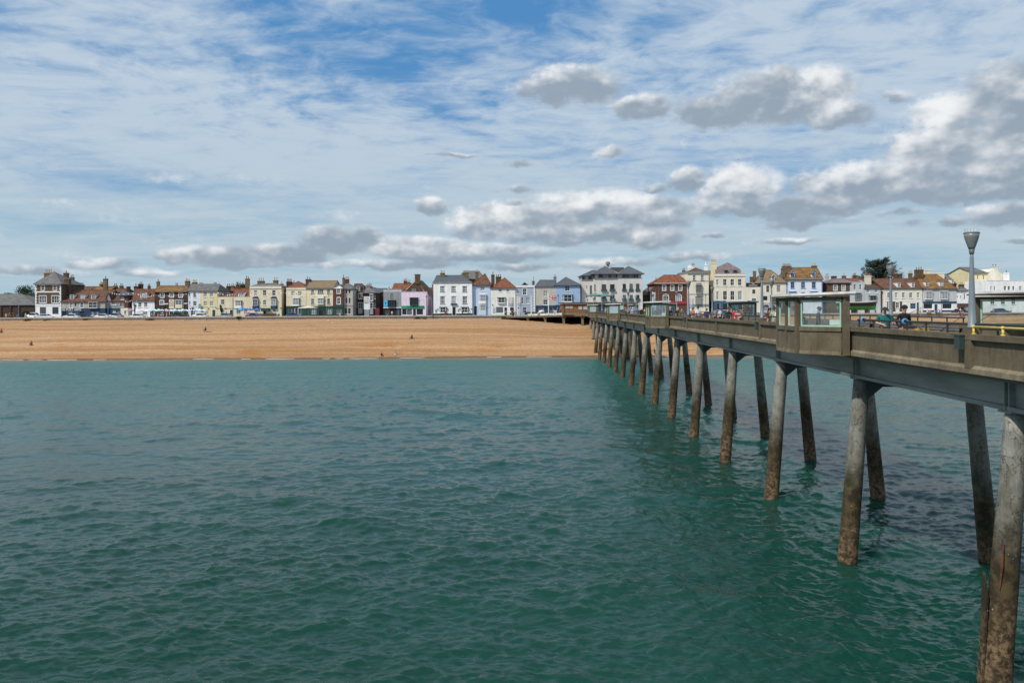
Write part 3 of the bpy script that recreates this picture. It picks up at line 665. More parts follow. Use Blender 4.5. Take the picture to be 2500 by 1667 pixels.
class House:
    def __init__(h, name, label, zn, x0, x1, top, walls, Y=240.0, depth=11.0, cat='house', base=0.0, group=None, openings=True):
        h.zn, h.Y, h.d = zn, Y, depth
        zo = ZS[zn]; h.zo = zo; h.pm = zo[0] + (x0 + x1)/2/zo[2]
        xa, xb = h.X(x0), h.X(x1); h.xc = (xa + xb)/2
        h.root = thing(name, label, cat, (h.xc, Y, PROM), 0, group)
        h.x0, h.x1 = xa - h.xc, xb - h.xc
        h.top = h.z(top); h.holes = []; h.walls = walls; h.pending = []
    def X(h, cx, dy=0.0):
        px = h.zo[0] + cx/h.zo[2]; return W(px, 720, h.Y + dy).x
    def x(h, cx, dy=0.0): return h.X(cx, dy) - h.xc
    def z(h, cy, dy=0.0, cx=None):
        px = h.pm if cx is None else h.zo[0] + cx/h.zo[2]
        return W(px, h.zo[1] + cy/h.zo[2], h.Y + dy).z - PROM
    # ---- openings are gathered, then the walls are cut round them
    def finish(h):
        zs = [0.0]; segs = []
        for (cy, m) in h.walls:                     # from the top down: (lower edge in crop y or None for the ground, material)
            segs.append((None if cy is None else h.z(cy), m))
        hi = h.top
        for k, (lo, m) in enumerate(segs):
            lo2 = 0.0 if lo is None else lo
            h.facade(lo2, hi, HM[m] if isinstance(m, str) else m, k == len(segs)-1)
            hi = lo2
        for f in h.pending: f()
        return h
    def facade(h, z0, z1, m, last):
        xs = {h.x0, h.x1}; zs = {z0, z1}; hs = []
        for (a, b, c, d) in h.holes:
            c2, d2 = max(c, z0), min(d, z1)
            if d2 - c2 > .01: hs.append((a, b, c2, d2)); xs |= {a, b}; zs |= {c2, d2}
        xs = sorted(xs); zs = sorted(zs); mb = MB()
        xs = [v for v in xs if h.x0 <= v <= h.x1]
        for i in range(len(xs)-1):
            j = 0
            while j < len(zs)-1:
                cx, cz = (xs[i]+xs[i+1])/2, (zs[j]+zs[j+1])/2
                if not any(a < cx < b and c < cz < d for a, b, c, d in hs):
                    j2 = j
                    while j2 + 1 < len(zs)-1 and not any(a < cx < b and c < (zs[j2+1]+zs[j2+2])/2 < d for a, b, c, d in hs): j2 += 1
                    mb.add([(xs[i], 0, zs[j]), (xs[i+1], 0, zs[j]), (xs[i+1], 0, zs[j2+1]), (xs[i], 0, zs[j2+1])], [(0,1,2,3)])
                    j = j2
                j += 1
        r = .16
        for a, b, c, d in hs: mb.add([(a,0,c),(b,0,c),(b,0,d),(a,0,d),(a,r,c),(b,r,c),(b,r,d),(a,r,d)], [(0,1,5,4),(1,2,6,5),(2,3,7,6),(3,0,4,7)])
        D = h.d
        mb.add([(h.x0,0,z0),(h.x0,D,z0),(h.x0,D,z1),(h.x0,0,z1)], [(0,1,2,3)]); mb.add([(h.x1,0,z0),(h.x1,D,z0),(h.x1,D,z1),(h.x1,0,z1)], [(0,1,2,3)])
        mb.add([(h.x0,D,z0),(h.x1,D,z0),(h.x1,D,z1),(h.x0,D,z1)], [(0,1,2,3)])
        if z1 == h.top: mb.add([(h.x0,.3,z1-.02),(h.x1,.3,z1-.02),(h.x1,D,z1-.02),(h.x0,D,z1-.02)], [(0,1,2,3)])
        mb.build('wall', m, h.root)
    def pane_mat(h, o):
        if 'b' in o: return PANES[2]
        if 'k' in o: return PANES[0]
        return PANES[hrng.choice((0, 0, 1, 1, 3, 3, 2))]
    def glazing(h, a, b, c, d, y, o, parent, name='window'):
        """frame with bars in the rectangle a..b, c..d at depth y"""
        fm = HM['dframe' if 'd' in o else 'bframe' if 'u' in o else 'gframe' if 'g' in o else 'frame']
        t = .075; mb = MB(); y0, y1 = y, y + .06
        mb.box(a, a+t, y0, y1, c, d); mb.box(b-t, b, y0, y1, c, d); mb.box(a+t, b-t, y0, y1, c, c+t*1.2); mb.box(a+t, b-t, y0, y1, d-t, d)
        e = .022; zm = (c+d)/2
        if 'o' not in o:
            mb.box(a+t, b-t, y0+.01, y1-.01, zm-.035, zm+.035)
            if b - a > .75:
                n = 3 if (b - a) > 1.7 or '3' in o else 2
                for k in range(1, n):
                    x = a + (b-a)*k/n; w = .05 if ('3' in o or n == 3) else e; mb.box(x-w, x+w, y0+.012, y1-.012, c+t*1.2, zm-.035); mb.box(x-w, x+w, y0+.012, y1-.012, zm+.035, d-t)
            if '6' in o:
                for zz in ((c+zm)/2, (zm+d)/2): mb.box(a+t, b-t, y0+.018, y1-.018, zz-e*.8, zz+e*.8)
        w = mb.build(name, fm, parent)
        MB().add([(a+.03,y+.045,c+.03),(b-.03,y+.045,c+.03),(b-.03,y+.045,d-.03),(a+.03,y+.045,d-.03)], [(0,1,2,3)]).build('pane', h.pane_mat(o), w)
        return w
    def win(h, cx, ct, cb, w, o=''):
        s = h.zo[2]; a, b = h.x(cx - w/2), h.x(cx + w/2); c, d = h.z(cb, 0, cx), h.z(ct, 0, cx)
        h.holes.append((a, b, c, d))
        def f():
            wd = h.glazing(a, b, c, d, .085, o, h.root)
            if 'n' not in o:
                m = HM['dframe'] if 's' in o else HM['bframe'] if 'u' in o else HM['frame']
                MB().box(a-.1, b+.1, -.12, .10, c-.14, c-.004).build('sill', m, wd)
            if 'h' in o:
                m = HM['frame']; MB().box(a-.14, b+.14, -.10, -.004, d+.10, d+.26).build('hood', m, wd)
            if 'm' in o:            # moulded surround
                mb = MB(); mb.box(a-.16, a-.01, -.05, -.004, c-.1, d+.12); mb.box(b+.01, b+.16, -.05, -.004, c-.1, d+.12); mb.box(a-.01, b+.01, -.05, -.004, d+.01, d+.14); mb.build('surround', HM['frame'], wd)
            if 'a' in o:            # arched head
                n = 10; r_ = (b-a)/2; xm = (a+b)/2; vs = [(xm + r_*math.cos(PI*k/n), -.03, d + r_*.55*math.sin(PI*k/n)) for k in range(n+1)]; vo = [(xm + (r_+.13)*math.cos(PI*k/n), -.03, d + (r_*.55+.13)*math.sin(PI*k/n)) for k in range(n+1)]
                MB().add(vs + vo, [(k, k+1, n+2+k, n+1+k) for k in range(n)]).build('arch', HM['frame'], wd)
                MB().add([(v[0], -.012, v[2]) for v in vs], [tuple(range(n+1))]).build('fanlight', PANES[0], wd)
        h.pending.append(f); return h
    def wins(h, cxs, ct, cb, w, o=''):
        for cx in cxs: h.win(cx, ct, cb, w, o)
        return h
    def door(h, cx, ct, cb, w, m='black', surround=True):
        a, b = h.x(cx - w/2), h.x(cx + w/2); d = h.z(ct, 0, cx); h.holes.append((a, b, 0.0, d))
        def f():
            mb = MB(); mb.box(a+.05, b-.05, .10, .15, .02, d-.32)
            for (q, r_) in ((.15, .45), (.55, .92)):
                for (u0, u1) in ((.14, .46), (.54, .86)): mb.box(a+(b-a)*u0, a+(b-a)*u1, .09, .099, .02+(d-.34)*q, .02+(d-.34)*r_)
            dr = mb.build('door', HM[m], h.root)
            MB().box(b-.22, b-.16, .05, .088, .95, 1.05).build('handle', mat('brass', (.5, .36, .12), .3, metal=1), dr)
            MB().box(a+.05, b-.05, .10, .13, d-.28, d-.04).build('transom_light', PANES[0], dr)
            if surround: mb = MB(); mb.box(a-.14, a-.01, -.06, -.004, 0, d+.14); mb.box(b+.01, b+.14, -.06, -.004, 0, d+.14); mb.box(a-.01, b+.01, -.06, -.004, d+.01, d+.14); mb.build('surround', HM['frame'], dr)
        h.pending.append(f); return h
    def bay(h, cx, ct, cb, w, m='frame', o='', proj=.55, cant=.35, roof=None, apron=None, rt=None, am=None, hood=None):
        """canted bay or oriel: ct..cb is the glazed part; apron is the crop y the base reaches; rt the top of its roof"""
        a, b = h.x(cx - w/2), h.x(cx + w/2); c, d = h.z(cb, 0, cx), h.z(ct, 0, cx); lo = h.z(apron, 0, cx) if apron else c - .12
        M = HM[m]; e = cant*min(1, (b-a)/2.2)
        pl = [(a, 0.0), (a+e, -proj), (b-e, -proj), (b, 0.0)]
        def prism(name, pts, z0, z1, mm, par):
            n = len(pts); mb = MB(); mb.add([(p[0], p[1], z0) for p in pts] + [(p[0], p[1], z1) for p in pts], [tuple(range(n)), tuple(range(n, 2*n))] + [(i, (i+1) % n, (i+1) % n + n, i+n) for i in range(n)]); return mb.build(name, mm, par)
        root = prism('bay_window', [(p[0], p[1]-.004) for p in pl], lo, c, HM[am] if am else M, h.root)
        gro = .10; pl2 = [(a-gro, 0), (a+e-gro, -proj-gro), (b-e+gro, -proj-gro), (b+gro, 0)]
        prism('cornice', pl2, d, d+.14, HM[hood] if hood else M, root)
        if roof:
            z2 = h.z(rt, 0, cx) if rt else d + .6; ap = [(a+e, -.02), (b-e, -.02)]
            vs = [(p[0], p[1], d+.142) for p in pl2] + [(p[0], p[1], z2) for p in ap]
            MB().add(vs, [(0,1,4), (1,2,5,4), (2,3,5), (0,1,2,3), (0,4,5,3)]).build('bay_roof', HM[roof], root)
        faces = [(pl[0], pl[1]), (pl[1], pl[2]), (pl[2], pl[3])]
        for k, (p, q) in enumerate(faces):
            P, Q = Vector((*p, 0)), Vector((*q, 0)); L = (Q-P).length; dr = (Q-P)/L; nr = Vector((dr.y, -dr.x, 0))
            def ob(mb, s0, s1, z0, z1, off, th): cc = P + dr*(s0+s1)/2 + nr*off; cc.z = (z0+z1)/2; mb.obox(cc, dr*((s1-s0)/2), nr*(th/2), Vector((0, 0, (z1-z0)/2)))
            mb = MB(); t = .085; ob(mb, 0, t, c, d, -.04, .1); ob(mb, L-t, L, c, d, -.04, .1); ob(mb, t, L-t, c, c+.09, -.04, .08); ob(mb, t, L-t, d-.09, d, -.04, .08); zm = (c+d)/2; ob(mb, t, L-t, zm-.035, zm+.035, -.05, .05)
            if k == 1 and L > 1.0 and '1' not in o:
                ob(mb, L/2-.03, L/2+.03, c+.09, zm-.035, -.05, .045); ob(mb, L/2-.03, L/2+.03, zm+.035, d-.09, -.05, .045)
            fr = mb.build('window_frame', M, root)
            mb = MB(); ob(mb, t*.5, L-t*.5, c+.04, d-.04, -.075, .01); mb.build('pane', h.pane_mat(o), fr)
        return h
    def box(h, name, ca, cb_, ct, cbm, m, y0=-.06, y1=-.004, par=None, label=None):
        a, b = h.x(ca), h.x(cb_); c, d = h.z(cbm, 0, (ca+cb_)/2), h.z(ct, 0, (ca+cb_)/2)
        o = MB().box(a, b, y0, y1, max(0, c), d).build(name, HM[m] if isinstance(m, str) else m, par or h.root)
        if label: o['label'] = label
        return o
    def band(h, ct, cb_, m='frame', proud=.08, name='string_course'):
        c, d = h.z(cb_), h.z(ct); MB().box(h.x0-.02, h.x1+.02, -proud, -.003, c, d).build(name, HM[m], h.root); return h
    def parapet(h, ct, m, th=.35, coping='sill', name='parapet'):
        d = h.z(ct); c = h.top + .002
        mb = MB(); mb.box(h.x0, h.x1, 0, th, c, d); mb.box(h.x0, h.x0+.3, th, h.d, c, d); mb.box(h.x1-.3, h.x1, th, h.d, c, d); mb.build(name, HM[m], h.root)
        MB().box(h.x0-.06, h.x1+.06, -.08, th+.05, d+.002, d+.10).build('coping', HM[coping], h.root); return h
    def quoins(h, ct, cbm, side, m='frame'):
        z1, z0 = h.z(ct), h.z(cbm); n = max(3, int((z1-z0)/.42)); st = (z1-z0)/n
        for k in range(n):
            w = .55 if k % 2 else .32; a, b = (h.x0-.02, h.x0+w) if side < 0 else (h.x1-w, h.x1+.02)
            MB().box(a, b, -.05, -.004, z0+k*st+.02, z0+(k+1)*st-.02).build('quoin', HM[m], h.root)
        return h
    # ---- roofs
    def roof(h, cy, rx0=None, rx1=None, m='tile', ov=.25, dep=None, eave=None, front=0.0, gut=True, ry=None):
        """hipped or ridged roof with its ridge parallel to the street, ridge at crop height cy"""
        D = dep or h.d; ry = D/2 if ry is None else ry; ez = (h.top if eave is None else h.z(eave))
        zr = h.z(cy, ry); a = h.x(rx0, ry) if rx0 is not None else h.x0 - ov; b = h.x(rx1, ry) if rx1 is not None else h.x1 + ov
        e0, e1 = ez + .01, ez - .08
        X0, X1 = h.x0-ov, h.x1+ov
        vs = [(X0, front-ov, e1), (X1, front-ov, e1), (X1, D+ov, e1), (X0, D+ov, e1), (a, ry, zr), (b, ry, zr)]
        fs = [(0,1,5,4), (2,3,4,5)] + ([(1,2,5)] if rx1 is not None else []) + ([(3,0,4)] if rx0 is not None else []); up = [(v[0], v[1], v[2]-.16) for v in vs]
        mb = MB(); mb.add(vs, fs); mb.add(up, [f[::-1] for f in fs]); mb.add([vs[0], vs[1], up[0], up[1]], [(0,1,3,2)])
        r_ = mb.build('roof', HM[m], h.root)
        mb = MB(); mb.tube([(a, ry, zr+.03), (b, ry, zr+.03)] if abs(a-b) > .05 else [(a-.1, ry, zr+.03), (a+.1, ry, zr+.03)], .1, 6)
        if rx0 is not None: mb.tube([(a, ry, zr+.02), (X0, front-ov, e1+.04)], .08, 6)
        if rx1 is not None: mb.tube([(b, ry, zr+.02), (X1, front-ov, e1+.04)], .08, 6)
        mb.build('ridge', HM['redtile' if m in ('tile', 'moss', 'redtile', 'dtile') else 'gslate' if m != 'gslate' else 'pslate'], r_)
        if gut: MB().box(X0, X1, front-ov-.10, front-ov-.005, e1-.16, e1-.04).build('gutter', HM['dframe'], r_)
        wm = h.walls[0][1] if h.walls else 'stock'
        for k_, (rx, xw) in enumerate(((rx0, h.x0), (rx1, h.x1))):
            if rx is None: MB().add([(xw, 0, ez-.02), (xw, D, ez-.02), (xw, ry, zr-.2), (xw + (.25 if k_ == 0 else -.25), 0, ez-.02), (xw + (.25 if k_ == 0 else -.25), D, ez-.02), (xw + (.25 if k_ == 0 else -.25), ry, zr-.2)], [(0,1,2), (3,4,5)]).build('gable_wall', HM[wm], h.root)
        h.slope = (front-ov, e1, ry, zr, r_); return h
    def fgable(h, cx, cy, m='tile', ov=.25, dep=None, wm='white', xa=None, xb=None):
        """gable end to the street with its peak at crop (cx, cy)"""
        D = dep or h.d; x = h.x(cx); zr = h.z(cy, 0, cx); X0, X1 = (h.x0 if xa is None else h.x(xa)), (h.x1 if xb is None else h.x(xb)); ez = h.top
        MB().add([(X0, 0, ez), (X1, 0, ez), (x, 0, zr-.1), (X0, .3, ez), (X1, .3, ez), (x, .3, zr-.1)], [(0,1,2), (5,4,3), (0,3,5,2), (1,4,5,2)]).build('gable_wall', HM[wm], h.root)
        sl0 = (zr-ez)/(x-X0); sl1 = (zr-ez)/(X1-x)
        vs = []
        for y in (-ov, D): vs += [(X0-ov, y, ez-ov*sl0), (x, y, zr), (X1+ov, y, ez-ov*sl1)]
        lo = [(v[0], v[1], v[2]-.14) for v in vs]; fs = [(0,1,4,3), (1,2,5,4)]
        mb = MB(); mb.add(vs, fs); mb.add(lo, fs); mb.add([vs[0], vs[1], vs[2], lo[0], lo[1], lo[2]], [(0,1,4,3), (1,2,5,4)])
        r_ = mb.build('roof', HM[m], h.root); h.slope = None; return h
    def dormer(h, cx, ct, cb, w, rm='tile', cm='frame', gable=None, o='', trim=None):
        y0, z0, ry, zr, r_ = h.slope
        zb = h.z(cb, 1.5, cx); yb = y0 + (zb - z0)/(zr - z0)*(ry - y0); yb = max(y0+.15, yb - .15)
        a, b = h.x(cx-w/2, yb), h.x(cx+w/2, yb); c, d = h.z(cb, yb, cx), h.z(ct, yb, cx)
        yt = y0 + (d - z0)/(zr - z0)*(ry - y0) + .3
        root = MB().add([(a-.12,yb+.02,c-.3),(b+.12,yb+.02,c-.3),(b+.12,yb+.02,d+.1),(a-.12,yb+.02,d+.1),(a-.12,yt,d+.1),(b+.12,yt,d+.1),(a-.12,yb+.3,c-.3),(b+.12,yb+.3,c-.3)], [(0,1,2,3),(3,2,5,4),(0,3,4,6),(1,2,5,7)]).build('dormer', HM[cm], h.root)
        h.glazing(a, b, c, d, yb-.05, o, root, 'window')
        if gable:
            zp = h.z(gable, yb, cx); x = (a+b)/2; g = .32; yk = min(ry, y0 + (zp - z0)/(zr - z0)*(ry - y0) + .3)
            vs = [(a-g, yb-.3, d-.05), (x, yb-.3, zp), (b+g, yb-.3, d-.05), (a-g, yt, d-.05), (x, yk, zp), (b+g, yt, d-.05)]
            MB().add(vs + [(v[0], v[1], v[2]-.1) for v in vs], [(0,1,4,3), (1,2,5,4), (6,7,10,9), (7,8,11,10), (0,1,7,6), (1,2,8,7)]).build('dormer_roof', HM[rm], root)
            MB().add([(a-.12,yb,d+.1),(b+.12,yb,d+.1),(x,yb,zp-.08)], [(0,1,2)]).build('gable_front', HM[cm], root)
            if trim:
                mb = MB()
                for sx in (a-g, b+g): mb.tube([(sx, yb-.34, d-.08), (x, yb-.34, zp-.03)], .085, 4)
                mb.build('barge_board', HM[trim], root)
        else:
            MB().box(a-.22, b+.22, yb-.14, yt, d+.102, d+.22).build('dormer_roof', HM['lead'], root)
        return h
    def chim(h, ca, cb_, ct, cbm, pots=2, dy=5.0, m='stock', pm='pot', ph=None, wy=None):
        a, b = h.x(ca, dy), h.x(cb_, dy); cm = (ca+cb_)/2; d = h.z(ct, dy, cm); c = h.z(cbm, dy, cm) - 1.2
        wy = wy or min(1.4, max(.6, (b-a)*.8)); mb = MB(); mb.box(a, b, dy, dy+wy, c, d-.3); root = mb.build('chimney', HM[m], h.root)
        mb = MB(); mb.box(a-.08, b+.08, dy-.08, dy+wy+.08, d-.298, d-.14); mb.box(a-.03, b+.03, dy-.03, dy+wy+.03, d-.138, d); mb.build('chimney_cap', HM[m], root)
        for k in range(pots):
            x = a + (b-a)*(k+.5)/pots; hh = (ph or hrng.uniform(.6, .9)); r_ = min(.15, (b-a)/pots*.36)
            MB().lathe([(r_*1.15, d+.002), (r_*.95, d+.1), (r_*.85, d+hh*.8), (r_*1.1, d+hh*.86), (r_*1.1, d+hh)], 8, (x, dy+wy/2, 0)).build('chimney_pot', HM[pm], root, smooth=False)
        return h
    def text(h, txt, cx, cy, size, m='frame', y=-.07, par=None, sx=1.0):
        cu = bpy.data.curves.new('lettering', 'FONT'); cu.body = txt; cu.size = size; cu.align_x = 'CENTER'; cu.align_y = 'CENTER'; cu.extrude = .01
        t = bpy.data.objects.new('lettering_tmp', cu); C.objects.link(t); bpy.context.view_layer.update()
        me = bpy.data.meshes.new_from_object(t.evaluated_get(bpy.context.evaluated_depsgraph_get())); bpy.data.objects.remove(t); bpy.data.curves.remove(cu)
        o = link('lettering', me, par or h.root, (h.x(cx), y, h.z(cy, 0, cx))); o.rotation_euler = (PI/2, 0, 0); o.scale = (sx, 1, 1)
        me.materials.clear(); me.materials.append(HM[m]); return h
    def lamp(h, cx, cy):
        MB().box(h.x(cx)-.1, h.x(cx)+.1, -.3, -.05, h.z(cy)-.15, h.z(cy)+.15).build('wall_lamp', HM['dframe'], h.root); return h
    def pipe(h, cx, ct):
        MB().tube([(h.x(cx), -.09, .05), (h.x(cx), -.09, h.z(ct))], .06, 6).build('drain_pipe', HM['lead'], h.root); return h
# ---- left end
h = House('brick_hall', 'low dark brick hall with long grey hipped roof at the left edge', 1, -420, 600, 885, [(None, 'dark')], Y=243, depth=22, cat='hall')
h.finish().roof(700, -300, 380, 'gslate', ry=9)
for cx in (-150, 20, 190, 330): h.box('pier', cx-14, cx+14, 890, 1100, 'dark', -.25)
h = House('corner_house', 'tall brown brick and white house with pyramid slate roof beside the blue pub', 1, 615, 1065, 520, [(650, 'brown'), (885, 'brown'), (None, 'white')], depth=13)
h.wins((750, 960), 548, 635, 56, 'm').win(748, 735, 850, 120, 'm3h').win(965, 735, 850, 120, 'm3h').win(748, 925, 1045, 108, '3dn').win(965, 925, 1045, 108, '3dn').finish()
h.roof(310, 950, 950, 'gslate', ov=.35).band(650, 672).band(872, 905).band(520, 545).quoins(548, 650, -1).quoins(548, 650, 1).quoins(674, 872, -1).quoins(674, 872, 1)
h.chim(768, 885, 330, 420, 4, 8, 'stock', 'ypot', 1.1).chim(1105, 1175, 330, 400, 1, 9, 'brown').chim(1125, 1205, 440, 640, 0, 3, 'brown').chim(1215, 1275, 405, 490, 2, 14, 'stock')
h = House('blue_pub', 'pub with navy ground floor, grey upper wall and three white dormers in brown roof', 1, 1072, 1830, 825, [(945, 'mush'), (None, 'navy')], cat='pub', depth=12)
h.wins((1240, 1425), 845, 935, 52, 'm').win(1315, 838, 918, 32, 'kon').win(1225, 1000, 1065, 70, '3').wins((1612, 1692), 1000, 1068, 52).door(1430, 1000, 1090, 66, 'black', False).door(1118, 1000, 1090, 56, 'black', False).finish()
h.roof(632, 1205, None, 'tile'); h.dormer(1252, 715, 778, 56, 'tile').dormer(1441, 715, 778, 56, 'tile').dormer(1627, 715, 778, 56, 'tile')
h.bay(1632, 840, 935, 185, 'frame', '', .6, .3, apron=948, hood='mush', am='mush'); h.text('THE PORT ARMS', 1232, 972, 1.05, sx=.82)
h.chim(1795, 1860, 430, 600, 1, 6, 'stock', 'lead'); h.box('notice_board', 1285, 1370, 1020, 1065, 'teal', -.1)
h = House('grey_gabled_house', 'grey gable fronted house with navy ground floor next to the blue pub', 1, 1832, 2093, 812, [(945, 'grey'), (None, 'navy')], Y=241)
h.win(1992, 822, 884, 74, '3').win(2066, 822, 884, 30, 'n').win(1985, 985, 1030, 60, '3n').win(2062, 985, 1030, 32, 'n').finish()
h.fgable(1885, 660, 'tile', wm='grey', xa=1832, xb=1945).roof(690, 1960, 2060, 'tile', eave=812, gut=False)
h = House('slate_topped_house', 'narrow red brick house with pale slate hipped roof and cream ground floor', 1, 2097, 2226, 715, [(940, 'red'), (None, 'ivory')], depth=14)
h.win(2130, 745, 795, 60, 'b').win(2126, 838, 915, 62, '6').win(2180, 985, 1050, 40).finish().roof(650, 2120, 2200, 'slate', ov=.4).chim(2203, 2255, 565, 650, 0, 7, 'dark')
# ---- white cottage, dark pub, pale pair
h = House('white_cottage', 'white cottage with one wide dormer in a brown tiled roof, behind pale parasols', 2, 375, 765, 808, [(None, 'white')])
h.win(510, 840, 925, 56, '6').win(612, 840, 922, 56, '6').win(600, 1000, 1060, 70).door(720, 1000, 1090, 60).finish().roof(612, 420, None, 'tile').dormer(577, 690, 760, 105, 'tile', o='3').chim(405, 490, 562, 640, 2, 7, 'dark').chim(488, 550, 522, 605, 2, 8, 'dark')
h = House('dark_brick_pub', 'dark brown pub with mossy roof, cream sign and white bay above the parasols', 2, 770, 1346, 655, [(None, 'dbrown')], cat='pub', depth=12)
h.win(900, 688, 758, 62, 'm').win(1067, 688, 752, 62, 'm').win(1221, 688, 752, 62, 'm').win(893, 815, 878, 66, 'am').door(1060, 1000, 1090, 60).win(900, 990, 1060, 80).win(1210, 990, 1060, 110).finish().roof(555, 830, 1345, 'moss')
sg = h.box('pub_sign', 1020, 1106, 790, 950, 'cream', -.12); h.text('The', 1062, 820, .55, 'brown', -.14).text('Royal', 1062, 855, .6, 'brown', -.14).text('HOTEL', 1062, 895, .5, 'brown', -.14)
h.bay(1195, 806, 884, 150, 'frame', '', .5, .3, apron=945, am='cream').chim(800, 846, 478, 570, 1, 6, 'stock', 'lead').chim(1296, 1366, 470, 565, 3, 6, 'stock', 'ypot').chim(1120, 1172, 548, 590, 2, 8, 'brown')
h.box('lettering_board', 935, 1003, 860, 876, 'frame', -.06).data; h.box('lettering_board', 1270, 1338, 853, 868, 'frame', -.06)
h = House('pale_blue_white_house', 'pale blue white terraced house joined to a yellow one under a shared slate roof', 2, 1352, 1566, 640, [(None, 'lav')])
h.win(1376, 680, 745, 26).win(1467, 665, 758, 56, '6').win(1380, 820, 885, 26).win(1467, 820, 905, 60, '6').win(1440, 985, 1060, 60).finish().roof(526, 1400, None, 'gslate').chim(1420, 1490, 492, 530, 3, 6, 'stock', 'ypot')
h.box('hanging_sign', 1540, 1588, 870, 975, 'grey', -.5, -.42)
h = House('yellow_terrace_house', 'pale yellow three storey terraced house with green door', 2, 1568, 1856, 640, [(None, 'yellow')])
h.wins((1647, 1757), 660, 752, 58, 'b6').wins((1649, 1759), 820, 908, 60, 'b6').win(1675, 982, 1055, 52, 'b').door(1796, 972, 1085, 50, 'dgreen').finish().roof(526, None, 1905, 'gslate').chim(1535, 1602, 525, 550, 4, 7, 'gslate', 'lead', .5).chim(1788, 1842, 520, 550, 3, 7, 'gslate', 'lead', .5).lamp(1700, 945).lamp(1830, 930)
h = House('low_cream_house', 'low cream flat fronted house with dark blue door and small street tree', 2, 1860, 2128, 752, [(None, 'cream')])
h.win(1952, 792, 880, 60, '6').win(1958, 972, 1055, 50, 'b').door(2100, 972, 1085, 46, 'navy').finish().parapet(745, 'cream').roof(690, 1960, 2060, 'dtile', eave=735, front=1.0, gut=False).band(942, 950, 'lead').lamp(1995, 945).lamp(2012, 1015)
h = House('cream_dormer_house', 'low cream house with white oriel and a red tiled roof with one dormer', 3, 205, 494, 752, [(None, 'cream')])
h.win(300, 980, 1050, 70).win(430, 980, 1050, 60).finish().parapet(746, 'cream').roof(612, 240, None, 'redtile', eave=745, front=.5, gut=False).dormer(350, 688, 742, 92, o='3')
h.bay(305, 818, 902, 130, 'frame', '', .55, .3, apron=945, hood='lead').pipe(204, 760).chim(420, 484, 430, 590, 2, 7, 'stock', 'pot').band(945, 953, 'lead').chim(90, 150, 560, 640, 2, 14, 'dark').chim(262, 305, 530, 610, 2, 14, 'red')
# ---- cream three storey block and green fronted pub
h = House('cream_block', 'cream three storey block with two dark roofed oriel bays', 3, 496, 1050, 595, [(None, 'cream')], cat='house', depth=13)
h.win(600, 632, 724, 58, 'b').win(757, 630, 724, 58).win(918, 630, 724, 58, 'k').win(757, 802, 890, 54).win(605, 962, 1012, 50).win(920, 962, 1012, 50).door(757, 985, 1070, 46, 'black').finish()
h.parapet(562, 'cream').band(592, 602, 'sill', .2, 'cornice').roof(515, 690, 960, 'gslate', eave=565, front=.6, gut=False, dep=12)
for cx in (600, 918): h.bay(cx, 792, 898, 118, 'frame', 'b' if cx > 700 else '', .6, .32, roof='black', rt=745, apron=952, am='navy')
h.chim(632, 738, 468, 555, 3, 6, 'stock', 'ypot', .9).chim(905, 980, 458, 545, 2, 6, 'stock', 'ypot', .9).chim(1025, 1075, 520, 585, 1, 8, 'stock', 'ypot').lamp(692, 945).lamp(1035, 940)
o = h.box('awning', 712, 850, 942, 992, 'dgreen', -1.3, -.01)
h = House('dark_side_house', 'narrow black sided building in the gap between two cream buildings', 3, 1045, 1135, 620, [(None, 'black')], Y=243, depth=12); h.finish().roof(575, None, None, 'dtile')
h = House('cream_cafe', 'cream cafe with hipped red brown roof, one bay and shopfront beside white awning', 3, 1132, 1486, 612, [(905, 'cream'), (None, 'dgreen')], depth=11)
h.wins((1250, 1366), 645, 728, 58, 'b').win(1195, 945, 1055, 55, 'on').win(1255, 945, 1055, 50, 'on').win(1365, 945, 1055, 50, 'on').door(1310, 945, 1075, 46, 'dgreen').finish().parapet(588, 'cream').band(610, 620, 'sill', .14, 'cornice').band(742, 750, 'sill', .05)
h.roof(475, 1350, 1350, 'redtile', eave=588, front=.5, gut=False).bay(1306, 770, 884, 132, 'frame', '', .55, .3, apron=905).chim(1135, 1222, 482, 560, 4, 5, 'dark', 'pot', .9).chim(1246, 1285, 500, 550, 1, 7, 'brown')
h.box('fascia', 1140, 1480, 908, 936, 'dgreen', -.15)
h = House('green_fronted_pub', 'wide cream pub with lichen spotted slate roof and dark green ground floor', 3, 1490, 1944, 590, [(905, 'cream'), (None, 'dgreen')], cat='pub', depth=12)
h.wins((1592, 1870), 614, 690, 50, 's').win(1732, 614, 690, 98, '3s').wins((1592, 1870), 777, 866, 50, 's').win(1606, 955, 1048, 92, 'a3n').win(1882, 955, 1042, 92, 'a3n').door(1735, 975, 1075, 64, 'black', False).finish()
h.roof(468, 1545, None, 'mslate').bay(1735, 770, 870, 130, 'frame', 'b', .55, .3).chim(1470, 1555, 440, 540, 2, 5, 'red', 'lead')
h.box('sign_board', 1588, 1862, 708, 740, 'ivory', -.08); h.box('fascia', 1492, 1942, 905, 938, 'dgreen', -.16)
h = House('red_pedimented_bay', 'narrow red brick front with white pediment between the cream pub and grey side', 3, 1946, 2124, 592, [(900, 'red'), (None, 'dgreen')], Y=239.6)
h.win(2045, 608, 688, 56, 'm').win(2045, 765, 872, 56, 'am').win(2045, 965, 1040, 84, 'on').finish().fgable(2050, 524, 'gslate', wm='white', ov=.2).band(588, 602, 'frame', .15, 'cornice').band(895, 930, 'dgreen', .1, 'fascia')
h = House('grey_side_house', 'grey rendered house with slate roof and four small dark windows', 3, 2126, 2290, 602, [(900, 'beige'), (None, 'mush')], Y=240.5)
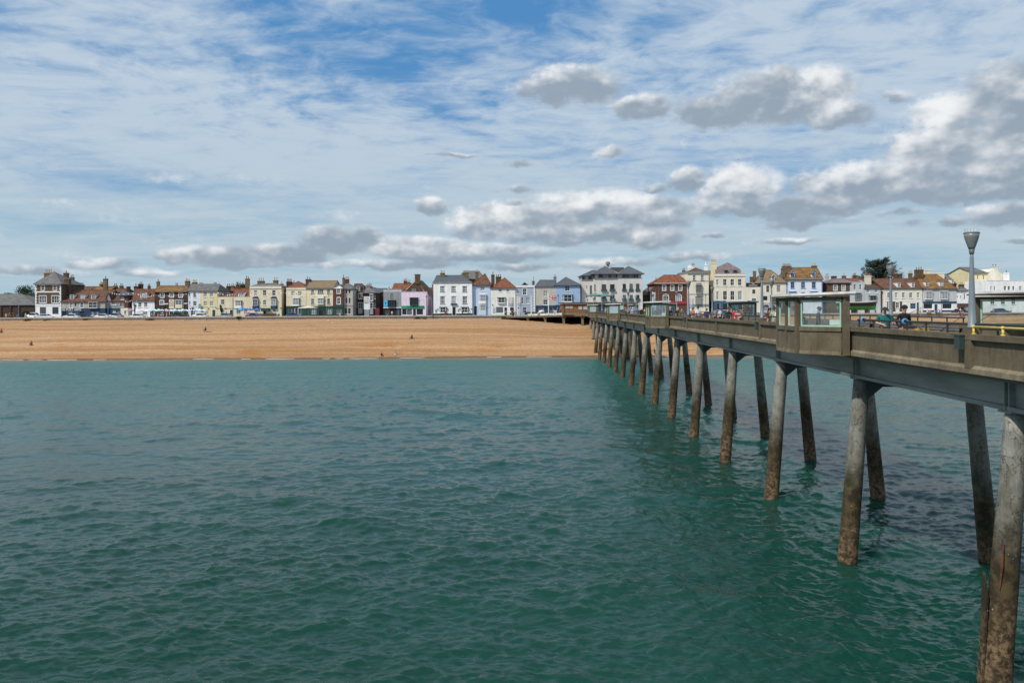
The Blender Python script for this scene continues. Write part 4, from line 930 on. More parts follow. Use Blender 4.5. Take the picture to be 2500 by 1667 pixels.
h.wins((2180, 2235), 620, 690, 30, 'gk').wins((2180, 2235), 765, 860, 30, 'gk').wins((2165, 2230), 945, 1040, 40, 'gk').finish().roof(500, None, 2200, 'gslate').chim(2110, 2146, 412, 590, 1, 4, 'stock', 'lead').chim(2150, 2220, 440, 520, 4, 8, 'red', 'ypot').band(895, 905, 'lead')
# ---- dark group behind the sign board
h = House('red_narrow_house', 'narrow red brick house with pale grey bay and dark dormer', 4, 372, 560, 655, [(None, 'red')], Y=246)
h.wins((420,), 690, 760, 36).win(420, 840, 920, 36).finish().roof(520, 400, 540, 'dtile').dormer(462, 565, 640, 48, o='k', cm='grey'); h.bay(503, 690, 772, 96, 'frame', 'k', .6, .3, apron=790).bay(503, 850, 950, 96, 'frame', 'k', .6, .3, apron=1040, am='palegrey')
h = House('dark_bay_house', 'dark brown house with hipped slate roof and pale bay windows', 4, 556, 768, 672, [(None, 'dark')], Y=244)
h.win(745, 700, 780, 26, 'k').win(745, 850, 940, 26, 'k').finish().roof(578, 612, 640, 'gslate').bay(694, 700, 810, 70, 'frame', '', .5, .25, apron=820).bay(694, 850, 945, 70, 'frame', '', .5, .25, apron=1050, am='grey').chim(645, 695, 565, 650, 2, 7, 'stock', 'lead')
h = House('back_brick_house', 'brick house with blue slate roof behind the red telephone box', 4, 700, 900, 660, [(None, 'red')], Y=252); h.win(795, 740, 800, 50, 'b').finish().roof(600, None, None, 'slate').chim(885, 915, 640, 700, 0, 2, 'red')
h = House('grey_shop', 'flat topped grey shop with dark bay and blue square sign', 4, 900, 1212, 655, [(930, 'grey'), (None, 'black')], cat='shop', Y=239.5)
h.win(1046, 690, 785, 48, 'dn').win(960, 960, 1055, 90, 'don').win(1150, 960, 1055, 90, 'don').door(1050, 960, 1070, 52, 'black', False).finish().parapet(622, 'palegrey', coping='palegrey')
h.bay(1045, 810, 915, 140, 'dframe', 'k', .6, .25, apron=928, hood='dframe').band(928, 942, 'frame', .18, 'fascia')
sg = h.box('shop_sign', 905, 972, 815, 906, mat('sky_blue_sign', (.06, .50, .80), .5), -.12); m = mat('sign_yellow_motif', (.35, .28, .10), .6)
MB().add([(h.x(938)-.28, -.128, h.z(845)), (h.x(938), -.128, h.z(880)), (h.x(938)+.28, -.128, h.z(845)), (h.x(938), -.128, h.z(838))], [(0,1,2,3)]).build('motif', HM['dgreen'], sg)
h = House('pink_shop', 'pale pink shop with bright green fascia under a brown gabled roof', 4, 1212, 1650, 665, [(900, 'pink'), (None, 'pink')], cat='shop', Y=239, depth=18)
h.win(1262, 955, 1055, 76, 'dno').win(1350, 955, 1055, 84, 'dno').win(1530, 955, 1055, 110, 'dno').door(1438, 955, 1070, 48, 'black', False).finish()
h.parapet(662, 'pink', coping='pink').bay(1428, 765, 880, 146, 'dframe', 'k', .6, .25, apron=890, hood='dframe').box('fascia', 1212, 1606, 900, 946, 'green', -.22)
h.text('THE PAVILION', 1455, 923, .8, 'dgreen', -.235)
zz = h.z(655); ap = (h.x(1490, 3), 3, h.z(440, 3)); D = 18
mb = MB(); a0, b0 = h.x(1262, 3), h.x(1765, 6)
mb.add([(a0, 3, zz), (b0, 3, h.z(705, 3)), ap, (ap[0], D, ap[2]), (a0, D, zz), (b0, D, h.z(705, 3))], [(0,1,2), (0,2,3,4), (1,2,3,5)]); ro = mb.build('roof', HM['dtile'], h.root)
mb = MB(); mb.tube([(a0, 2.9, zz), ap, (h.x(1610, 3), 2.9, zz)], .12, 5); mb.build('verge', HM['ypot'], ro)
h.slope = (2, zz-2.0, 8, ap[2]+4, ro); MB().box(h.x(1395, 2.8), h.x(1472, 2.8), 2.6, 3.4, h.z(655), h.z(600)).build('dormer', HM['lead'], h.root); h.glazing(h.x(1402, 2.5), h.x(1465, 2.5), h.z(652), h.z(604), 2.5, 'g', h.root); h.chim(1447, 1535, 352, 450, 0, 2.7, 'brown')
# ---- white hotel to the blue houses
h = House('white_hotel', 'white three storey hotel with slate roof and black window sills', 5, 130, 803, 497, [(1035, 'white'), (None, 'black')], cat='hotel', depth=13, Y=239)
h.wins((287, 481, 675), 562, 655, 76, '3sh').win(288, 738, 866, 76, '3sh').win(482, 738, 866, 76, '3shb').win(675, 738, 862, 76, '3shk').door(487, 925, 1060, 56, 'black').finish()
h.roof(374, 187, 620, 'slate', ov=.05).bay(296, 928, 1018, 132, 'frame', 'k', .55, .3, apron=1032, hood='dframe').bay(672, 928, 1018, 140, 'frame', 'k', .55, .3, apron=1032, hood='dframe').chim(250, 328, 330, 390, 3, 5, 'stock', 'ypot')
for cx in (205, 375, 585, 790): h.lamp(cx, 955)
h.box('menu_board', 160, 195, 965, 1020, 'grey'); h.box('menu_board', 550, 580, 960, 1010, 'grey'); h.box('canopy', 432, 540, 862, 884, 'black', -.5, -.01)
h = House('mansard_house', 'large brown roofed house rising behind the white hotel', 5, 560, 1020, 430, [(None, 'stock')], Y=262, depth=10); h.finish().roof(300, 660, 930, 'gslate').chim(636, 740, 322, 420, 3, -3, 'stock', 'ypot').chim(860, 912, 312, 460, 1, -12, 'stock', 'ypot')
h = House('light_blue_house', 'light blue house with red brown hipped roof and arched navy door', 5, 806, 1126, 537, [(None, 'paleblue')], Y=240)
h.win(986, 556, 642, 72, 'b6').door(860, 905, 1055, 50, 'navy').finish().roof(340, 1030, 1030, 'tile', ov=.35).bay(992, 712, 822, 130, 'frame', 'b', .6, .3, apron=865).bay(992, 885, 985, 130, 'frame', 'b', .6, .3, apron=1060, am='paleblue').chim(1136, 1195, 360, 520, 1, 5, 'brown', 'lead').chim(1215, 1310, 395, 500, 3, 8, 'brown', 'pot')
h = House('cream_hipped_house', 'cream white house with red tiled hipped roof and shop window', 5, 1128, 1555, 587, [(None, 'offwhite')], Y=240)
h.wins((1294, 1426), 606, 658, 52).win(1282, 922, 1030, 128, 'on').door(1385, 930, 1060, 44, 'black').door(1495, 930, 1060, 66, 'black', False).finish().roof(415, 1372, 1372, 'redtile', ov=.3).bay(1312, 760, 848, 150, 'frame', '', .55, .3, apron=858, hood='lead').box('poster', 1160, 1205, 935, 1030, 'greyblue')
h.lamp(1157, 885)
h = House('grey_blue_house', 'grey blue house with white quoins and white parapet', 5, 1557, 1900, 575, [(None, 'greyblue')], Y=240.4)
h.win(1716, 602, 714, 68, 'm').win(1672, 758, 868, 40).win(1772, 758, 866, 56).win(1717, 928, 1030, 58, 'k').door(1600, 928, 1060, 46, 'palegrey').finish().parapet(548, 'frame').band(560, 578, 'frame', .2, 'cornice').quoins(582, 1030, 1).quoins(582, 1030, -1).roof(500, 1715, 1715, 'tile', eave=552, front=3, dep=6, gut=False, ov=-1.5).chim(1850, 1892, 470, 545, 1, 5, 'brown', 'ypot', 1.3)
h = House('beige_house', 'grey beige house with navy fascia between grey and blue houses', 6, 130, 470, 558, [(895, 'beige'), (None, 'navy')], Y=240)
h.win(298, 640, 735, 68, 'bn').win(298, 797, 885, 74).win(220, 930, 1000, 90, 'on').win(400, 930, 1000, 60, 'on').finish().band(566, 580, 'frame', .12, 'cornice').roof(455, 200, None, 'slate').box('fascia', 132, 468, 895, 925, 'navy', -.15)
h = House('cornflower_blue_house', 'cornflower blue house with hipped slate roof and white bay', 6, 472, 903, 540, [(885, 'blue'), (None, 'navy')], Y=239.4)
h.win(679, 557, 645, 80, '').win(560, 930, 1000, 90, 'on').finish().roof(403, 655, 655, 'slate', ov=.4).bay(682, 712, 828, 190, 'frame', 'k', .65, .45, apron=845, hood='lead').chim(440, 490, 395, 450, 1, 6, 'lead', 'lead')
# ---- modern apartment block
def apartments():
    h = House('apartment_block', 'modern stone coloured apartment block with grey glazed top floor and twin hipped roofs', 6, 1145, 1985, 432, [(None, 'stone')], cat='apartments', depth=16, Y=238)
    h.wins((1316, 1462), 528, 652, 82, 'go').wins((1666, 1784, 1898), 518, 650, 58, 'gom').wins((1316, 1462), 712, 815, 82, 'go').wins((1666, 1784, 1898), 712, 815, 58, 'go').win(1160, 530, 660, 22, 'go').win(1160, 710, 815, 22, 'go').finish()
    h.band(422, 436, 'lead', .2, 'cornice'); MB().box(h.x(1560), h.x(1985), -.25, -.003, 0, h.z(436)).build('projecting_bay', HM['stone'], h.root)
    for cx in (1666, 1784, 1898):
        for ct, cb in ((518, 650), (712, 815)):
            a, b = h.x(cx-29), h.x(cx+29); w_ = h.glazing(a, b, h.z(cb), h.z(ct), -.33, 'go', h.root)
    mint = mat('balcony_glass', (.045, .075, .072), .15, spec=.5)
    for cx, w in ((1316, 104), (1462, 104), (1666, 80), (1784, 80), (1898, 80)):
        for cb in (652, 818): MB().box(h.x(cx-w/2), h.x(cx+w/2), -.50, -.42, h.z(cb)-.02, h.z(cb)+.72).build('balcony_panel', mint, h.root)
    # glazed top storey
    zt, zb = h.z(342), h.z(424); a, b = h.x(1170), h.x(1970)
    MB().box(a, b, .6, 14, zb, zt).build('top_storey', HM['palegrey'], h.root)
    for (p, q) in ((1222, 1300), (1304, 1380), (1392, 1450), (1454, 1512), (1520, 1555), (1640, 1695), (1700, 1760), (1765, 1825), (1830, 1880), (1885, 1920)): h.glazing(h.x(p), h.x(q), zb+.15, zt-.1, .50, 'go', h.root)
    def hip(x0, x1, xa, cyr, cye, y0=-.5, y1=15, ry=6):
        ze = h.z(cye); zr = h.z(cyr, ry); X0, X1 = h.x(x0), h.x(x1); xm = h.x(xa, ry)
        vs = [(X0, y0, ze), (X1, y0, ze), (X1, y1, ze), (X0, y1, ze), (xm, ry, zr), (xm, ry+3, zr)]
        r_ = MB().add(vs + [(v[0], v[1], ze-.2) for v in vs[:4]], [(0,1,4), (1,2,5,4), (2,3,5), (3,0,4,5), (0,1,7,6), (1,2,8,7), (3,0,6,9), (6,7,8,9)]).build('roof', HM['slate'], h.root)
        MB().tube([(X0, y0, ze+.04), (xm, ry, zr+.04), (X1, y0, ze+.04)], .09, 5).build('ridge', HM['ypot'], r_)
    hip(1100, 1565, 1342, 213, 342); hip(1560, 2016, 1745, 213, 345, -.75)
    MB().box(h.x(1440, 9), h.x(1650, 9), 7, 12, h.z(345), h.z(238, 9)).build('roof_link', HM['slate'], h.root)
    MB().lathe([(.35, 0), (.35, .6), (.7, .8), (.7, 1.4), (.3, 1.7)], 10, (h.x(1385, 9), 9, h.z(225, 9))).build('roof_vent', HM['lead'], h.root)
    g = House('apartment_wing', 'set back wing of the modern apartment block with tall stair window', 6, 925, 1140, 460, [(None, 'stone')], cat='apartments', depth=12, Y=241)
    g.win(1090, 548, 750, 42, 'gon').win(1015, 550, 600, 14, 'gon').win(1015, 720, 770, 14, 'gon').finish().band(448, 466, 'lead', .15, 'cornice')
    MB().box(g.x(932), g.x(1140), .6, 11, g.z(460), g.z(378)).build('top_storey', HM['palegrey'], g.root)
    for (p, q) in ((938, 985), (1050, 1108)): g.glazing(g.x(p), g.x(q), g.z(452), g.z(385), .5, 'go', g.root)
    ze, zr = g.z(378), g.z(280, 5); X0, X1 = g.x(900), g.x(1210); vs = [(X0, -.6, ze), (X1, -.6, ze), (X1, 12, ze), (X0, 12, ze), (g.x(1110, 5), 5, zr), (X1, 5, zr)]
    MB().add(vs, [(0,1,5,4), (1,2,5), (2,3,4,5), (3,0,4), (0,1,2,3)]).build('roof', HM['slate'], g.root)
apartments()
# ---- right of the apartments
h = House('small_grey_roofed_house', 'small house with grey roof in the gap left of the red brick house', 7, 60, 262, 850, [(None, 'stock')], Y=250); h.finish().roof(740, 130, 220, 'gslate')
h = House('red_georgian_house', 'red brick house with orange red hipped roof and white arched windows', 7, 266, 850, 655, [(None, 'red')], Y=240, depth=12)
h.wins((438, 578, 718), 682, 778, 56, '6m').win(467, 870, 1000, 90, '3ma').win(690, 870, 1000, 90, '3ma').door(585, 1000, 1150, 60, 'black').finish().roof(510, 430, 700, 'redtile', ov=.35).band(650, 668, 'frame', .2, 'cornice').pipe(337, 670).chim(285, 315, 600, 650, 1, 4, 'dark')
h.box('banner', 525, 820, 965, 1012, mat('red_banner', (.35, .03, .05), .6), -.2)
h = House('cream_tower_house', 'tall narrow cream house with dark green cornice and stacked oriel windows', 7, 842, 1214, 492, [(None, 'ivory')], Y=239.5)
h.wins((964, 1105), 512, 600, 48, 's').finish().band(488, 500, 'sill', .15, 'cornice').band(612, 622, 'gframe', .06).parapet(440, 'gframe', coping='gframe').band(455, 486, 'gframe', .3, 'cornice')
h.roof(385, 985, 985, 'tile', eave=442, front=1, dep=7, gut=False, ov=-.4).bay(1042, 690, 810, 104, 'gframe', '', .6, .22, roof='pslate', rt=648, apron=848).bay(1032, 885, 1000, 104, 'gframe', 'b', .6, .22, apron=1020).chim(858, 922, 375, 440, 3, 5, 'white', 'white').chim(925, 975, 352, 400, 2, 8, 'white', 'pot').chim(1145, 1196, 330, 440, 1, 5, 'white', 'white').band(838, 848, 'gframe', .08).band(1015, 1055, 'gframe', .12, 'fascia')
h = House('cream_mansard_house', 'tall cream house with mauve mansard roof, two dormers and yellow chimney', 7, 1312, 1850, 522, [(958, 'ivory'), (None, 'teal')], Y=240, depth=13)
h.win(1366, 588, 690, 42).wins((1496, 1625, 1755), 580, 692, 62, 'k').win(1366, 792, 945, 42).win(1498, 788, 945, 68).win(1626, 788, 945, 68).win(1756, 788, 945, 68, 'b').win(1380, 1000, 1120, 60, 'on').win(1500, 1000, 1120, 90, 'on').win(1760, 1000, 1120, 90, 'on').door(1630, 1000, 1150, 60, 'navy', False).finish()
h.parapet(487, 'ivory').band(515, 530, 'sill', .2, 'cornice').band(712, 722, 'sill', .06)
z0, z1, z2 = h.z(487)-.3, h.z(412, 2), h.z(287, 6); a, b = h.x(1372), h.x(1803); xm = h.x(1545, 6)
MB().add([(a,1,z0),(b,1,z0),(b,12,z0),(a,12,z0),(a,2,z1),(b,2,z1),(b,11,z1),(a,11,z1),(xm,6,z2)], [(0,1,5,4),(1,2,6,5),(2,3,7,6),(3,0,4,7),(4,5,8),(5,6,8),(6,7,8),(7,4,8)]).build('roof', HM['pslate'], h.root)
for cx in (1532, 1687): MB().box(h.x(cx-38), h.x(cx+38), .9, 3, h.z(478), h.z(416)).build('dormer', HM['lead'], h.root); h.glazing(h.x(cx-30), h.x(cx+30), h.z(474), h.z(422), .82, 'd', h.root)
h.chim(1266, 1356, 300, 560, 3, 3, 'yellow', 'ypot', 1.1)
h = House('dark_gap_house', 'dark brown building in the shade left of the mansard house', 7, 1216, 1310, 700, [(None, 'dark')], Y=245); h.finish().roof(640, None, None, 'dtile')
h = House('black_sign_house', 'cream house front with a wide black name board at its top', 8, 142, 405, 640, [(None, 'ivory')], Y=240)
h.win(288, 762, 835, 54, 'gn').win(291, 915, 1010, 78, 'm').finish(); sg = h.box('name_board', 150, 403, 645, 712, 'black', -.1); h.text('The', 272, 664, .55, 'frame', -.12).text('Clarendon', 272, 687, .62, 'frame', -.12); h.chim(228, 275, 540, 630, 0, 5, 'brown').chim(283, 330, 440, 630, 0, 6, 'stock')
h = House('cream_gabled_inn', 'cream inn with a white dormer in mixed slate roof and stone ground floor', 8, 407, 852, 637, [(990, 'ivory'), (None, 'mush')], Y=240)
h.win(530, 692, 808, 50, 'gn').win(716, 688, 800, 60, 'gn').win(500, 1050, 1130, 100, 'an').win(620, 1050, 1130, 70, 'an').win(745, 1050, 1130, 66, 'an').finish().roof(425, 480, 590, 'mslate').dormer(626, 535, 602, 46, 'gslate', 'ivory', 488, trim='frame').bay(632, 862, 978, 132, 'gframe', '', .5, .25).box('black_sign', 445, 518, 876, 945, 'black', -.08)
h = House('white_blue_trim_house', 'white house with blue gabled dormers and mossy orange roof', 8, 862, 1478, 582, [(None, 'lav')], Y=240, depth=12)
h.wins((962, 1146, 1332), 628, 738, 68, 'u').win(1146, 808, 900, 66, 'u').win(1100, 1000, 1100, 100, 'u').finish().roof(380, 870, 1390, 'moss', ov=.3).band(578, 602, 'bframe', .2, 'cornice')
for cx in (962, 1335): h.dormer(cx, 478, 550, 58, 'moss', 'ivory', 412, 'u', 'bframe'); h.bay(cx - 5, 800, 900, 130, 'bframe', 'b', .6, .25, apron=915)
h.chim(802, 945, 352, 400, 6, 4, 'stock', 'pot', .7).chim(1310, 1388, 345, 400, 2, 6, 'stock', 'ypot').chim(775, 835, 390, 480, 0, 2, 'stock'); MB().box(h.x0-.03, h.x0+.25, -.04, -.003, 0, h.z(605)).build('blue_pilaster', HM['bframe'], h.root); MB().box(h.x1-.25, h.x1+.03, -.04, -.003, 0, h.z(605)).build('blue_pilaster', HM['bframe'], h.root)
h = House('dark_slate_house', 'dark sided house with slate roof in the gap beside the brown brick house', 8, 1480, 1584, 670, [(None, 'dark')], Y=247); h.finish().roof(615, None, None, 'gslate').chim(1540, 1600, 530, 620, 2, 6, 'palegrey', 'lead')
h = House('brown_brick_house', 'brown brick house with low slate roof behind the first pier shelter', 8, 1584, 1955, 640, [(None, 'brown')], Y=240)
h.win(1706, 685, 775, 58, 'm6').win(1847, 685, 775, 54, 'm6').win(1770, 900, 1000, 90).finish().roof(575, 1655, 1855, 'pslate', ov=.3).chim(1655, 1730, 525, 580, 0, 8, 'brown')
h = House('pale_grey_house', 'pale grey flat topped house with two slim windows over an oriel', 8, 1960, 2215, 655, [(None, 'palegrey')], Y=240)
h.wins((2046, 2141), 672, 760, 32, 'kn').door(2000, 1000, 1100, 50, 'black').finish().parapet(632, 'palegrey', coping='palegrey').roof(572, None, None, 'redtile', eave=625, front=2, gut=False).bay(2096, 825, 940, 106, 'gframe', '', .5, .22, apron=955, hood='gframe').chim(1835, 1895, 520, 600, 1, 9, 'stock', 'ypot').chim(2110, 2160, 545, 600, 0, 9, 'stock')
h = House('pale_grey_cottage', 'pale grey cottage with brown roof and dark framed oriel beyond the beached boat', 9, 62, 292, 602, [(None, 'palegrey')], Y=240)
h.wins((112, 230), 614, 680, 42, 'b').door(120, 850, 950, 40, 'navy').finish().roof(540, None, None, 'dtile').bay(176, 722, 785, 110, 'gframe', '', .5, .22, hood='dframe').chim(86, 160, 430, 535, 3, 4, 'ivory', 'pot')
h = House('cream_row_house', 'long cream house with five upper windows, two dormers and brown tiled roof', 9, 340, 890, 607, [(795, 'ivory'), (None, 'offwhite')], Y=240, depth=12)
h.wins((410, 515, 620, 725, 830), 672, 748, 42, '6m').wins((432, 534), 812, 898, 48, '6m').win(757, 825, 905, 80, 'un').door(826, 815, 945, 34, 'teal').finish().roof(472, 160, 800, 'tile').dormer(555, 532, 595, 40).dormer(757, 532, 595, 40).box('brick_panel', 385, 408, 795, 945, 'brown', -.04); h.box('brick_panel', 460, 505, 795, 945, 'brown', -.04); h.box('brick_panel', 562, 600, 795, 945, 'brown', -.04)
h.chim(492, 540, 400, 480, 2, 8, 'brown', 'pot').chim(556, 606, 402, 480, 1, 8, 'brown', 'lead').chim(706, 752, 395, 480, 2, 8, 'stock', 'ypot').band(790, 798, 'frame', .06)
h = House('grey_white_shop', 'pale grey shop with mossy orange roof, two bays and navy shopfront', 9, 896, 1384, 618, [(805, 'palegrey'), (None, 'white')], cat='shop', Y=240, depth=12)
h.win(972, 828, 905, 130, 'kon').win(1246, 828, 905, 136, 'kon').door(1086, 840, 945, 44, 'navy').finish().roof(410, 790, 1100, 'moss').dormer(962, 524, 576, 48).dormer(1166, 524, 576, 48).bay(975, 660, 765, 120, 'frame', 'b', .55, .3).bay(1202, 660, 765, 120, 'frame', 'b', .55, .3).box('fascia', 900, 1380, 800, 825, 'navy', -.14)
h.band(612, 628, 'navy', .15, 'cornice').band(925, 950, 'navy', .05, 'plinth').chim(808, 910, 342, 410, 3, 4, 'brown', 'pot').chim(945, 1030, 345, 400, 0, 9, 'ivory')
h = House('slate_mansard_house', 'house with grey mansard and arched dormers rising behind the grey shop', 9, 1150, 1390, 540, [(None, 'red')], Y=256); h.finish().roof(408, 1170, 1310, 'gslate').dormer(1216, 490, 540, 34, cm='white').dormer(1326, 490, 540, 34, cm='white').chim(1070, 1210, 390, 440, 0, 2, 'ivory')
h = House('small_white_house', 'small white house with brown awning left of the first pier lamp', 9, 1386, 1552, 640, [(None, 'white')], Y=240)
h.win(1400, 720, 745, 22, 'n').win(1443, 715, 755, 18, 'n').win(1497, 685, 775, 22, 'n').win(1450, 880, 940, 90, 'kon').finish().roof(590, 1470, None, 'gslate'); o = h.box('awning', 1388, 1522, 828, 882, mat('brown_awning', (.09, .045, .035), .8), -1.4, -.01); h.chim(1435, 1490, 555, 610, 2, 6, 'dark', 'ypot')
h = House('yellow_gabled_house', 'tall pale yellow house with slate roof behind the first lamp post', 9, 1640, 1832, 388, [(None, 'yellow')], Y=246, depth=16)
h.wins((1690, 1772), 420, 485, 20).win(1690, 537, 610, 24).win(1765, 530, 605, 54, '3').win(1690, 672, 740, 24).win(1770, 672, 740, 54, '3').finish().roof(310, None, None, 'gslate').chim(1905, 1985, 285, 360, 2, 12, 'stone', 'dframe', .4)
mb = MB(); a, b = h.x(1834, 2), h.x(2062, 8); mb.box(a, b, 6, 14, 0, h.z(455, 6)); mb.add([(a, 6, h.z(455, 6)), (b, 6, h.z(455, 6)), ((a+b)/2, 6, h.z(330, 6)), (a, 14, h.z(455, 6)), (b, 14, h.z(455, 6)), ((a+b)/2, 14, h.z(330, 6))], [(0,1,2), (3,4,5), (0,2,5,3), (1,2,5,4)]); mb.build('gabled_wing', HM['ivory'], h.root)
h = House('white_bay_house', 'white flat topped house with angled corner windows above the far shelter roof', 9, 1828, 2420, 520, [(None, 'white')], Y=239, depth=12)
h.wins((1880, 1928), 580, 645, 22, '').wins((2080, 2136, 2200), 580, 640, 32, '').win(2300, 580, 640, 40).wins((1900, 2050, 2200), 760, 840, 60).finish().parapet(500, 'white', coping='white').band(675, 683, 'sill', .05).chim(2085, 2142, 385, 480, 1, 6, 'white', 'pot', .7)
# ---- houses seen between and behind the front row
back = [(1, 1285, 1560, 625, 570, 'red', 'tile', 'brick house with brown roof showing behind the blue pub'), (1, 1560, 1900, 635, 568, 'stock', 'moss', 'mossy roofed house showing behind the tall pub chimney'),
        (1, 1900, 2130, 660, 600, 'stock', 'tile', 'stock brick house with pots behind the grey gabled house'), (2, 590, 800, 680, 612, 'red', 'tile', 'brown roofed house between white cottage and dark pub'),
        (2, 1860, 2120, 730, 660, 'dark', 'dtile', 'dark roofed house behind the low cream house'), (3, 10, 500, 640, 600, 'red', 'tile', 'long red roofed house behind the cream dormer house'),
        (4, 1060, 1370, 610, 515, 'red', 'redtile', 'red roofed house behind the grey shop'), (4, 1600, 1780, 690, 590, 'brown', 'tile', 'brown house between the pink shop and white hotel'),
        (4, 480, 720, 640, 590, 'stock', 'slate', 'slate roofed house behind the dark bay house'), (8, 1900, 2300, 620, 570, 'stock', 'redtile', 'red roofed house behind the pale grey houses'), (9, 1380, 1660, 640, 560, 'red', 'dtile', 'red brick house behind the small white house'),
        (6, 860, 960, 640, 560, 'grey', 'gslate', 'grey house in the gap between blue house and apartments'), (7, 740, 860, 560, 480, 'white', 'gslate', 'white backed house left of the cream tower house')]
for (zn, a, b, e, r_, wm, rm, lab) in back:
    h = House('back_house', lab, zn, a, b, e, [(None, wm)], Y=258, depth=9); h.finish().roof(r_, None, None, rm, gut=False)
    n = hrng.choice((1, 2)); 
    for k in range(n):
        cx = a + (b-a)*hrng.uniform(.15, .85); w_ = hrng.uniform(35, 60); h.chim(cx, cx+w_, r_-hrng.uniform(25, 60), r_, hrng.choice((2, 3)), 4, hrng.choice(('brown', 'stock', 'dark')), hrng.choice(('pot', 'ypot')))
# ------------------------------------------------------------------ landing at the shore end of the pier
def G(px, Y, z=PROM): return Vector((uv(px, 752)[0]*Y/F, Y, z))     # ground point under photo column px at distance Y
M_BRICKL = HM['red']
def landing():
    root = thing('pier_landing', 'concrete landing deck on columns joining the pier to the promenade', 'landing', (0, 0, 0))
    pts = [(G(1236, 213.0), 7.62), (G(1289, 206.5), 7.75), (G(1331, 201.0), 7.9), (G(1376, 195.0), 8.1), (G(1422, 191.0), DK-.005), (G(1560, 190.5), DK-.005), (G(1600, 216.0), DK-.005), (G(1236, 216.5), 7.6)]
    n = len(pts); top = [(p.x, p.y, z) for p, z in pts]; bot = [(x, y, z-.42) for x, y, z in top]
    fan = [tuple(range(n)), tuple(range(2*n-1, n-1, -1))] + [(i, (i+1) % n, (i+1) % n + n, i+n) for i in range(n)]
    MB().add(top + bot, fan).build('deck', M_LEDGE, root)
    edge = top[:6]
    mb = MB()
    for i in range(5):
        a, b = Vector(edge[i]), Vector(edge[i+1]); d = (b-a).normalized(); nr = Vector((d.y, -d.x, 0)).normalized()*.09
        c = (a+b)/2 + nr; c.z -= .2; mb.obox(c, (b-a)/2*.999, nr, Vector((0, 0, .16)))
    mb.build('edge_beam', M_PAR, root)
    for px, Y in ((1289, 207.2), (1331, 201.7), (1376, 195.8), (1422, 191.8), (1470, 191.5), (1331, 212), (1376, 208), (1422, 205)):
        g = G(px, Y); zb = beach_z(g.x, g.y) - .3; zt = np.interp(g.y, [191, 213], [DK-.43, 7.2])
        MB().box(g.x-.28, g.x+.28, Y-.28, Y+.28, zb, zt-.5).add([(g.x-.28, Y-.28, zt-.5), (g.x+.28, Y-.28, zt-.5), (g.x+.28, Y+.28, zt-.5), (g.x-.28, Y+.28, zt-.5), (g.x-.6, Y-.28, zt), (g.x+.6, Y-.28, zt), (g.x+.6, Y+.28, zt), (g.x-.6, Y+.28, zt)], [(0,1,5,4),(1,2,6,5),(2,3,7,6),(3,0,4,7),(4,5,6,7)]).build('column', M_LEDGE, root)
    # railing along the edge
    for i in range(4):
        a, b = Vector(edge[i]), Vector(edge[i+1]); m = 3
        if i == 3: continue
        MB().tube([a + Vector((0, .1, .95)), b + Vector((0, .1, .95))], .03, 6).build('hand_rail', M_RAIL, root)
        MB().tube([a + Vector((0, .1, .5)), b + Vector((0, .1, .5))], .02, 6).build('mid_rail', M_RAIL, root)
        for k in range(m+1): p = a.lerp(b, k/m); MB().box(p.x-.03, p.x+.03, p.y+.07, p.y+.13, p.z, p.z+.95).build('rail_post', M_RAIL, root)
    a, b = Vector(edge[1]) + Vector((0, 1.2, .1)), Vector(edge[3]) + Vector((0, 1.2, .05)); c = (a+b)/2; d = (b-a)/2; nr = Vector((d.y, -d.x, 0)).normalized()*.12; c.z += .25
    MB().obox(c, d, nr, Vector((0, 0, .26))).build('ramp_wall', M_WHITE, root)
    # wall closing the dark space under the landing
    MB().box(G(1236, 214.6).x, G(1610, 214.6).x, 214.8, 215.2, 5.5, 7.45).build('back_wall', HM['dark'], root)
landing()
